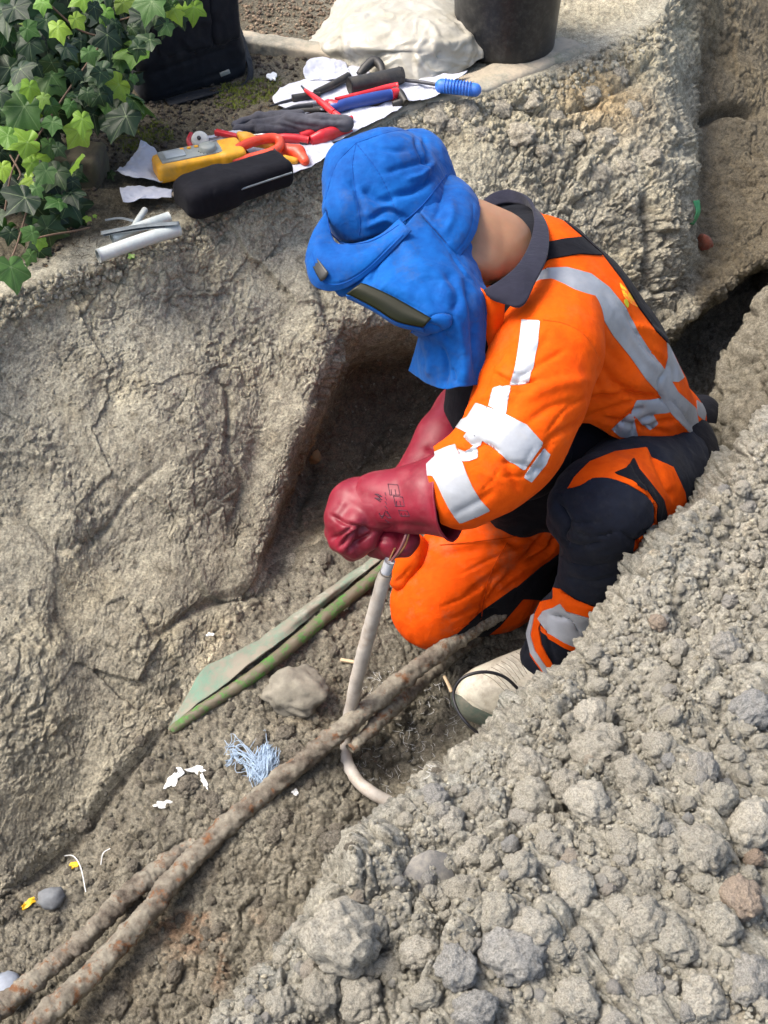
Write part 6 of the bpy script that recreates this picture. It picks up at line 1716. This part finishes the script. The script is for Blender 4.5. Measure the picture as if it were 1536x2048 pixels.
# cable cutter with pale round head
cc = empty('cable_cutter', Zt(410, 285, 0), 'red handled cable cutter with a pale round head behind the meter', 'cutter')
V_, F_ = lathe([(.001, .008), (.016, .008), (.021, .005), (.022, -.003), (.018, -.008), (.001, -.008)], 26); V_ = V_ @ basis((1, .2, .1), (-.2, -.75, .6)).T + Zt(400, 280, .03); add('head', V_, F_, M['white_enamel'], cc)
V_, F_ = lathe([(.001, .003), (.005, .003), (.005, -.003), (.001, -.003)], 16); V_ = V_ @ basis((1, .2, .1), (-.2, -.75, .6)).T + Zt(398, 276, .038); add('rivet', V_, F_, M['dark_steel'], cc)
V_, F_ = box(Zt(436, 280, .022), .03, .009, .005, basis(Zt(470, 270, 0) - Zt(400, 285, 0))); add('shank', V_, F_, M['steel'], cc)
V_, F_ = box(Zt(455, 270, .03), .034, .007, .007, basis(Zt(480, 275, 0) - Zt(425, 262, 0))); add('grip', V_, F_, M['red_tool'], cc)
V_, F_ = tube(crom(np.array([Zt(*p) for p in [(382, 268, .02), (377, 282, .02), (384, 296, .015)]]), 14), .006, 10); add('grip', V_, F_, M['red_tool'], cc)
def tool(name, label, cat, base, parts_):
    r = empty(name, Zt(*base, 0), label, cat)
    for nm, pts, rad, fl, mt in parts_:
        rr = rad if np.isscalar(rad) else np.interp(np.linspace(0, 1, 30), np.linspace(0, 1, len(rad)), rad)
        V_, F_ = tube(crom(np.array([Zt(*p) for p in pts]), 30), rr, 14, flat=fl); add(nm, V_, F_, M[mt], r)
    return r
tool('pliers', 'red handled pliers lying just right of the meter jaw', 'pliers', (600, 280), [('grip', [(545, 276, .016), (585, 277, .016), (618, 281, .014)], [.009, .0125, .0125, .010], .8, 'red_tool'), ('grip', [(600, 273, .014), (625, 266, .016), (636, 260, .018)], [.010, .012, .009], .8, 'red_tool'), ('head', [(500, 272, .01), (530, 274, .012), (548, 276, .015)], [.004, .010, .008], .6, 'steel')])
tool('pliers', 'bulkier red pliers poking out from under the grey glove', 'pliers', (650, 270), [('grip', [(622, 282, .014), (645, 274, .020), (668, 266, .020), (690, 264, .014), (705, 262, .012)], [.014, .020, .018, .008, .003], .7, 'red_tool'), ('head', [(600, 284, .01), (615, 283, .012)], .009, .6, 'dark_steel')])
tool('pliers', 'red and blue combination pliers in front of the black tube', 'pliers', (700, 215), [('head', [(560, 222, .012), (600, 214, .014), (640, 210, .016), (660, 212, .018)], [.003, .010, .014, .012], .5, 'steel'), ('grip', [(655, 206, .022), (668, 215, .022), (700, 207, .024), (745, 197, .026), (785, 188, .028)], [.012, .016, .0165, .0165, .014], .8, 'blue_tool'), ('grip', [(670, 200, .018), (720, 190, .022), (770, 178, .026), (796, 174, .028)], [.007, .009, .010, .013], .8, 'red_tool'), ('collar', [(652, 208, .020), (664, 212, .022), (676, 214, .022)], [.012, .0175, .0165], .85, 'red_tool'), ('tip_band', [(783, 189, .028), (796, 185, .028)], [.015, .013], .85, 'red_tool')])
tool('screwdriver', 'thin red insulated screwdriver with a bent red end, pointing up left', 'screwdriver', (650, 215), [('shaft', [(610, 180, .03), (640, 203, .028), (668, 226, .024)], [.005, .009, .010], .9, 'red_tool'), ('tip', [(603, 172, .03), (611, 181, .03)], [.0025, .004], 1, 'dark_steel'), ('handle', [(664, 224, .022), (680, 236, .020), (692, 240, .018), (704, 236, .018)], [.010, .011, .009, .007], .9, 'red_tool')])
tool('rubber_tube', 'thick black tube with an open end in front of the plastic sheet', 'tube', (750, 170), [('body', [(698, 172, .03), (750, 162, .03), (800, 151, .03)], .0225, 1, 'black_rubber'), ('end_cap', [(799, 151, .03), (806, 150, .03)], [.0235, .021], 1, 'black_rubber'), ('end_hole', [(806, 150, .03), (808, 150, .03)], .0028, 1, 'white_enamel')])
tool('rubber_hook', 'bent black rubber piece standing behind the thick black tube', 'hook', (735, 150), [('body', [(718, 150, .02), (732, 134, .035), (748, 122, .045), (760, 130, .04), (765, 146, .03)], [.010, .013, .014, .012, .009], 1, 'black_rubber')])
tool('pry_tool', 'slim black handle lying left of the thick black tube', 'handle', (660, 175), [('body', [(630, 186, .018), (665, 170, .022), (698, 152, .026)], [.009, .011, .0115], .9, 'black_rubber'), ('neck', [(585, 198, .015), (612, 193, .016), (640, 188, .017)], [.012, .011, .006], .8, 'black_rubber'), ('blade', [(540, 212, .01), (565, 205, .012), (590, 198, .014)], [.002, .005, .004], .5, 'dark_steel')])
tool('side_cutter', 'dark steel cutter half hidden under the thin red screwdriver', 'cutter', (600, 220), [('jaw', [(555, 224, .012), (590, 216, .014), (625, 212, .016)], [.003, .009, .010], .5, 'dark_steel'), ('grip', [(575, 226, .01), (610, 222, .012), (640, 220, .012)], [.007, .008, .007], .8, 'black_rubber')])
tool('black_mitt', 'crumpled black rubber scrap at the right end of the blue pliers', 'rubber scrap', (800, 205), [('fold', [(782, 178, .02), (800, 190, .022), (812, 206, .016)], [.011, .016, .010], .8, 'black_rubber'), ('fold', [(785, 208, .012), (800, 206, .014), (814, 204, .012)], [.007, .012, .008], .7, 'black_rubber')])
tool('marking_tool', 'short dark grip beside the tip of the bulkier red pliers', 'tool', (680, 250), [('grip', [(672, 252, .014), (690, 250, .016), (698, 256, .014)], [.008, .010, .007], .8, 'dark_steel')])
# blue brush handle
br = empty('brush', Zt(915, 178, 0), 'bright blue ribbed handle with a dark rod lying right of the tools', 'brush')
V_, F_ = skin(union([rcone(Zt(884, 172, .022), Zt(950, 180, .020), .019, .0175)], .01), .0035); add('handle', V_, F_, M['blue_brush'], br)
for i in range(9):
    c_ = Zt(890 + i * 6.2, 172.5 + i * .8, .022); d_ = basis(Zt(950, 180, .020) - Zt(884, 172, .022)); a = np.linspace(-.4, 2.4, 14)
    V_, F_ = tube(np.array([c_ + d_ @ np.array([0, -math.cos(x) * .0195, math.sin(x) * .0195]) for x in a]), .0016, 6); add('rib', V_, F_, M['blue_brush'], br)
V_, F_ = tube(crom(np.array([Zt(806, 160, .02), Zt(840, 164, .02), Zt(872, 169, .02)]), 20), .005, 10); add('rod', V_, F_, M['dark_steel'], br)
# grey work glove
gg = union([rcone(Zt(690, 247, .034), Zt(640, 246, .036), .020, .021), rcone(Zt(640, 246, .036), Zt(580, 246, .028), .022, .022), rcone(Zt(580, 246, .026), Zt(510, 252, .018), .020, .013), rcone(Zt(580, 240, .024), Zt(520, 236, .022), .018, .012),
            rcone(Zt(520, 236, .02), Zt(470, 248, .014), .012, .010), rcone(Zt(510, 252, .02), Zt(472, 258, .012), .012, .009), rcone(Zt(600, 232, .03), Zt(540, 232, .022), .014, .010), rcone(Zt(560, 256, .022), Zt(520, 262, .016), .013, .010)], .012)
V_, F_ = skin(gg, .0038); V_ = creases(cloth_noise(V_, F_, .004, 14, 7), F_, [([(560, 235), (590, 248), (640, 255)], 4, 4), ([(600, 228), (640, 238), (690, 238)], 4, 4), ([(520, 245), (560, 250), (600, 262)], 3, 4), ([(480, 250), (520, 244), (560, 240)], 3, 3), ([(640, 262), (665, 256), (695, 256)], 3, 3)])
solo('work_glove', V_, F_, M['glove_grey'], 'grey knitted work glove lying over the red pliers', 'glove')
# offcuts of grey conduit
def offcut(p0, p1, r, label, th=.0016, mat='pipe_grey'):
    C = crom(np.array([atz(*p0), (atz(*p0) + atz(*p1)) / 2 + [0, 0, .002], atz(*p1)]), 24); T, U, W = frames(C); a = np.linspace(0, 2 * np.pi, 28, endpoint=False)
    ring_ = lambda rr: (C[:, None] + rr * (np.cos(a)[None, :, None] * U[:, None] + np.sin(a)[None, :, None] * W[:, None])).reshape(-1, 3)
    n, k_ = 24, 28; Fo = grid_faces(n, k_, cv=True)[:, ::-1]; b = n * k_; j = np.arange(k_); j2 = (j + 1) % k_
    rim = np.concatenate([np.stack([j, j2, j2 + b, j + b], 1), np.stack([j2 + (n - 1) * k_, j + (n - 1) * k_, j + (n - 1) * k_ + b, j2 + (n - 1) * k_ + b], 1)])
    V = np.concatenate([ring_(r), ring_(r - th)]); F = np.concatenate([Fo, Fo[:, ::-1] + b, rim])
    return solo('pipe_offcut', V, F, M[mat], label, 'pipe', 'offcuts of grey pipe on the ledge')
offcut((196, 512, .034), (358, 458, .034), .0155, 'longest pale pipe offcut, nearest the trench lip')
offcut((224, 478, .032), (338, 434, .034), .0125, 'shorter pipe offcut under the dark strips')
offcut((258, 472, .026), (290, 420, .03), .0075, 'narrow upright looking offcut pointing away behind the strips')
for i, (pts, w, lb) in enumerate([([(202, 466, .05), (280, 452, .056), (358, 446, .056)], .007, 'uppermost dark strip across the offcuts'), ([(206, 470, .045), (250, 462, .05), (330, 452, .052)], .005, 'thin dark strip below the uppermost one'), ([(210, 440, .03), (240, 436, .032), (268, 442, .034)], .004, 'short dark strip at the back of the offcuts')]):
    C = crom(np.array([atz(*p) for p in pts]), 30); T, U, W = frames(C); G_ = np.stack([C + W * w, C - U * .003, C - W * w]); V_, F_ = thicken(G_, .0012); solo('cable_strip', V_, F_, M['strip_grey'], lb, 'strip', 'dark strips on the pipe offcuts')
lf = []
for i in range(160):
    u_, v_ = ground_reg(gp)(); q, nn = hit(u_, v_); a = rng.uniform(0, 6.28); R = rotm(nn + rng.normal(size=3) * .25, a); s_ = rng.uniform(.004, .011)
    lf.append((np.array([[0, 0, 0], [.5, .3, .1], [1, 0, 0], [.5, -.3, .1]]) * s_ @ R.T + q + nn * .005, np.array([[0, 3, 2, 1]])))
V_, F_ = join(lf); o = add('leaf_litter', V_, F_, M['litter']); o['kind'] = 'stuff'; o['label'] = 'small dead leaves on the soil behind the tools'
flake(262, 514, 7, 5, 31, m_plain('fresh_leaf', (.18, .32, .06), .5), 'fallen_leaf', 'small fresh green leaf below the longest offcut', 'leaf', lift=.006)
flake(495, 122, 7, 8, 33, M['brick'], 'brick_fragment', 'small orange chip at the right corner of the tool bag', 'brick')
flake(545, 160, 9, 6, 34, M['white_flake'], 'tissue_scrap', 'small white feather like scrap on the moss', 'scrap', lift=.008)

# ------------------------------------------------------------------ ivy
def ivy_mesh(seed, wide=1.0, lobes=5):
    rg = np.random.default_rng(seed)
    dirs = [0, 62, -62, 122, -122]; ln = [1.0, .80, .80, .50, .50]
    half = []
    # outline: alternating lobe tips and sinuses, starting at the tip and going round
    ang = [0, 33, 62, 95, 122, 158, 180, 202, 238, 265, 298, 327]
    rad = [1.0, .56, .80, .50, .55, .44, .16, .44, .55, .50, .80, .56]
    ang = np.array(ang) + rg.normal(0, 3, 12) * (np.array(ang) > 0); rad = np.array(rad) * rg.uniform(.9, 1.1, 12)
    A = np.radians(np.concatenate([ang, [360]])); Rr = np.concatenate([rad, rad[:1]])
    n = 48; a = np.linspace(0, 2 * np.pi, n, endpoint=False)
    # smooth lobes with pointed tips
    i = np.searchsorted(A, a, side='right') - 1; f = (a - A[i]) / (A[i + 1] - A[i])
    tip = np.isin(i % 2, [0]); f2 = np.where(tip, np.sqrt(f) * .65 + f * .35, f ** 2 * .65 + f * .35); f2 = np.where(tip, f2, f2)
    r = Rr[i] * (1 - f2) + Rr[i + 1] * f2
    out = [np.array([[0, 0, 0]])]; vein = [np.array([1.0])]
    va = np.radians([0, 62, 122, 238, 298])
    dv = np.min(np.abs((a[:, None] - va[None] + np.pi) % (2 * np.pi) - np.pi), 1)
    for s_ in (.25, .5, .75, 1.0):
        x = r * s_ * np.sin(a) * wide; y = r * s_ * np.cos(a)
        z = -(.10 + .12 * (seed % 3)) * (r * s_) ** 2 + .12 * np.abs(np.sin(a)) * r * s_ * (seed % 2) + .05 * np.cos(a * 5) * s_ * r + .06 * np.sin(a * 3 + seed) * (s_ * r) ** 2
        z = z - .05 * (dv < .08) * s_
        out.append(np.stack([x, y, z], 1)); vein.append(np.where(dv < .07, 1.0 - .3 * s_, .0))
    V = np.concatenate(out); vn_ = np.concatenate(vein)
    F = [[0, 1 + (k_ + 1) % n, 1 + k_] for k_ in range(n)]
    for s_ in range(3):
        b = 1 + s_ * n
        for k_ in range(n):
            k2 = (k_ + 1) % n; F += [[b + k_, b + k2, b + n + k2], [b + k_, b + n + k2, b + n + k_]]
    F = np.array(F)
    if vnormals(V, F)[:, 2].mean() < 0: F = F[:, ::-1]
    return V, F, vn_
ivs = [ivy_mesh(s_, w) for s_, w in ((1, 1.0), (2, .9), (3, 1.1), (4, .8), (5, 1.0))]
ivm = [mesh_data('leaf', V, F, mat=M['ivy'], attrs={'vein': vn_}) for V, F, vn_ in ivs]
ivy = empty('ivy_plant', atz(40, 330, 0), 'dense ivy with dark and bright green leaves hanging at the upper left', 'ivy')
ivb = base_of(ivy)
def leafR(tipdir, tilt, roll):
    """leaf facing the viewer's side and the sky; tipdir = photo angle of the tip (0 = down, clockwise positive to the left)"""
    nrm = np.array([.25, -.62, .72]) + np.array([rng.normal() * tilt, rng.normal() * tilt, rng.normal() * tilt]); nrm /= np.linalg.norm(nrm)
    d = np.array([-math.sin(tipdir), -.55 * math.cos(tipdir) , -.75 * math.cos(tipdir)]); d -= nrm * (d @ nrm); d /= np.linalg.norm(d)
    x = np.cross(d, nrm); return np.stack([x, d, nrm], 1)
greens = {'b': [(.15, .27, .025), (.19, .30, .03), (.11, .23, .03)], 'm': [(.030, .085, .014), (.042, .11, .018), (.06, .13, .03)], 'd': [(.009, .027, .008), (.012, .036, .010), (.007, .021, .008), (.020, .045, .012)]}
def leaf(u, v, t, size, tone, tip=None, tilt=.3):
    o = bpy.data.objects.new('leaf', ivm[rng.integers(0, 5)]); SC.collection.objects.link(o); o.parent = ivy
    R = leafR(tip if tip is not None else rng.normal() * .7, tilt, 0); s_ = size * .80 * rng.uniform(.75, 1.15) * t / F_PX
    p = at(u, v, t) - R[:, 1] * s_ * .2
    o.matrix_local = Matrix.Translation(Vector((p - ivb).tolist())) @ Matrix(R.tolist()).to_4x4() @ Matrix.Diagonal((s_, s_, s_, 1))
    g = greens[tone][rng.integers(0, len(greens[tone]))]; c = rng.uniform(.85, 1.15); o.color = (g[0] * c, g[1] * c, g[2] * c, 1)
    return o
big = [(42,225,82,'m'),(118,60,56,'b'),(105,217,52,'m'),(237,228,92,'d'),(45,287,62,'b'),(42,402,86,'d'),(25,545,70,'m'),(88,348,46,'m'),(165,246,50,'b'),(62,332,42,'b'),(112,405,46,'m'),(350,25,52,'b'),(388,22,42,'b'),(300,12,56,'m'),(155,42,42,'b'),(225,66,42,'b'),
       (12,32,74,'d'),(208,98,50,'m'),(137,100,44,'d'),(45,142,58,'d'),(8,272,52,'b'),(60,180,40,'b'),(85,200,34,'b'),(150,150,44,'d'),(240,125,44,'m'),(275,100,40,'d'),(60,470,44,'m'),(80,485,34,'b'),(20,470,46,'d'),(5,340,48,'b'),(105,250,36,'m'),(35,20,52,'d'),(85,10,44,'b'),(250,10,48,'b'),
       (190,20,40,'d'),(330,55,38,'m'),(140,215,36,'m'),(15,590,40,'b'),(0,190,46,'d'),(60,95,54,'d'),(100,130,46,'d'),(175,190,40,'d'),(200,150,40,'d'),(250,165,40,'d'),(265,60,36,'d'),(210,30,44,'b'),(180,110,34,'m'),(60,60,50,'m'),(120,300,34,'d'),(75,380,40,'m')]
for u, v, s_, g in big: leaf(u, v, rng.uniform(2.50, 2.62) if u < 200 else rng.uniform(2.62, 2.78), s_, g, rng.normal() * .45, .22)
reg1 = ground_reg([(-60, -60), (420, -60), (405, 30), (330, 70), (285, 110), (285, 215), (240, 260), (185, 255), (160, 300), (150, 420), (100, 470), (60, 590), (-60, 610)])
reg2 = ground_reg([(-60, -60), (290, -60), (275, 180), (190, 230), (90, 260), (80, 420), (40, 560), (-60, 590)])
n_leaf = len(big)
while n_leaf < 285:
    u, v = reg1(); edge_ = rng.uniform()
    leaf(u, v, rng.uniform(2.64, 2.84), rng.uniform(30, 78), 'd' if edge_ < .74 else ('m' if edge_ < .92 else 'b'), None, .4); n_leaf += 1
parts = []; 
for i in range(900):
    u, v = reg2(); t = rng.uniform(2.74, 3.0); V, F, vn_ = ivs[i % 5]; R = leafR(rng.normal(), .6, 0); s_ = rng.uniform(30, 52) * .62 * t / F_PX; keep = 1 + 48 * 2
    sel = np.concatenate([[0], 1 + np.arange(0, 48, 4) + 48 * 3]); Vk = V[sel]; nk = 12
    parts.append((Vk * s_ @ R.T + at(u, v, t), np.array([[0, 1 + (k_ + 1) % nk, 1 + k_] for k_ in range(nk)])))
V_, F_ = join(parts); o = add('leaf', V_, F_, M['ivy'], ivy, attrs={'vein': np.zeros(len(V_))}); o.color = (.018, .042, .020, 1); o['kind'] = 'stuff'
for pts in ([(60,300,2.62),(90,250,2.6),(130,190,2.62),(200,90,2.7)], [(10,420,2.6),(25,340,2.6),(70,250,2.62)], [(60,480,2.56),(100,470,2.56),(150,462,2.6),(180,455,2.68)], [(0,560,2.55),(30,500,2.56),(60,400,2.6)], [(100,10,2.62),(160,60,2.66),(230,80,2.7)], [(240,40,2.72),(320,20,2.74),(390,15,2.76)], [(20,310,2.56),(40,345,2.55),(36,360,2.55)]):
    V_, F_ = tube(crom(np.array([at(*p) for p in pts]), 40), .0022, 7); add('stem', V_, F_, M['stem'], ivy)
for u, v, s_, g in ((175, 438, 18, 'b'), (190, 432, 12, 'b'), (165, 340, 24, 'd'), (222, 350, 22, 'd'), (60, 515, 30, 'm')): leaf(u, v, depz(u, v, .03), s_, g)
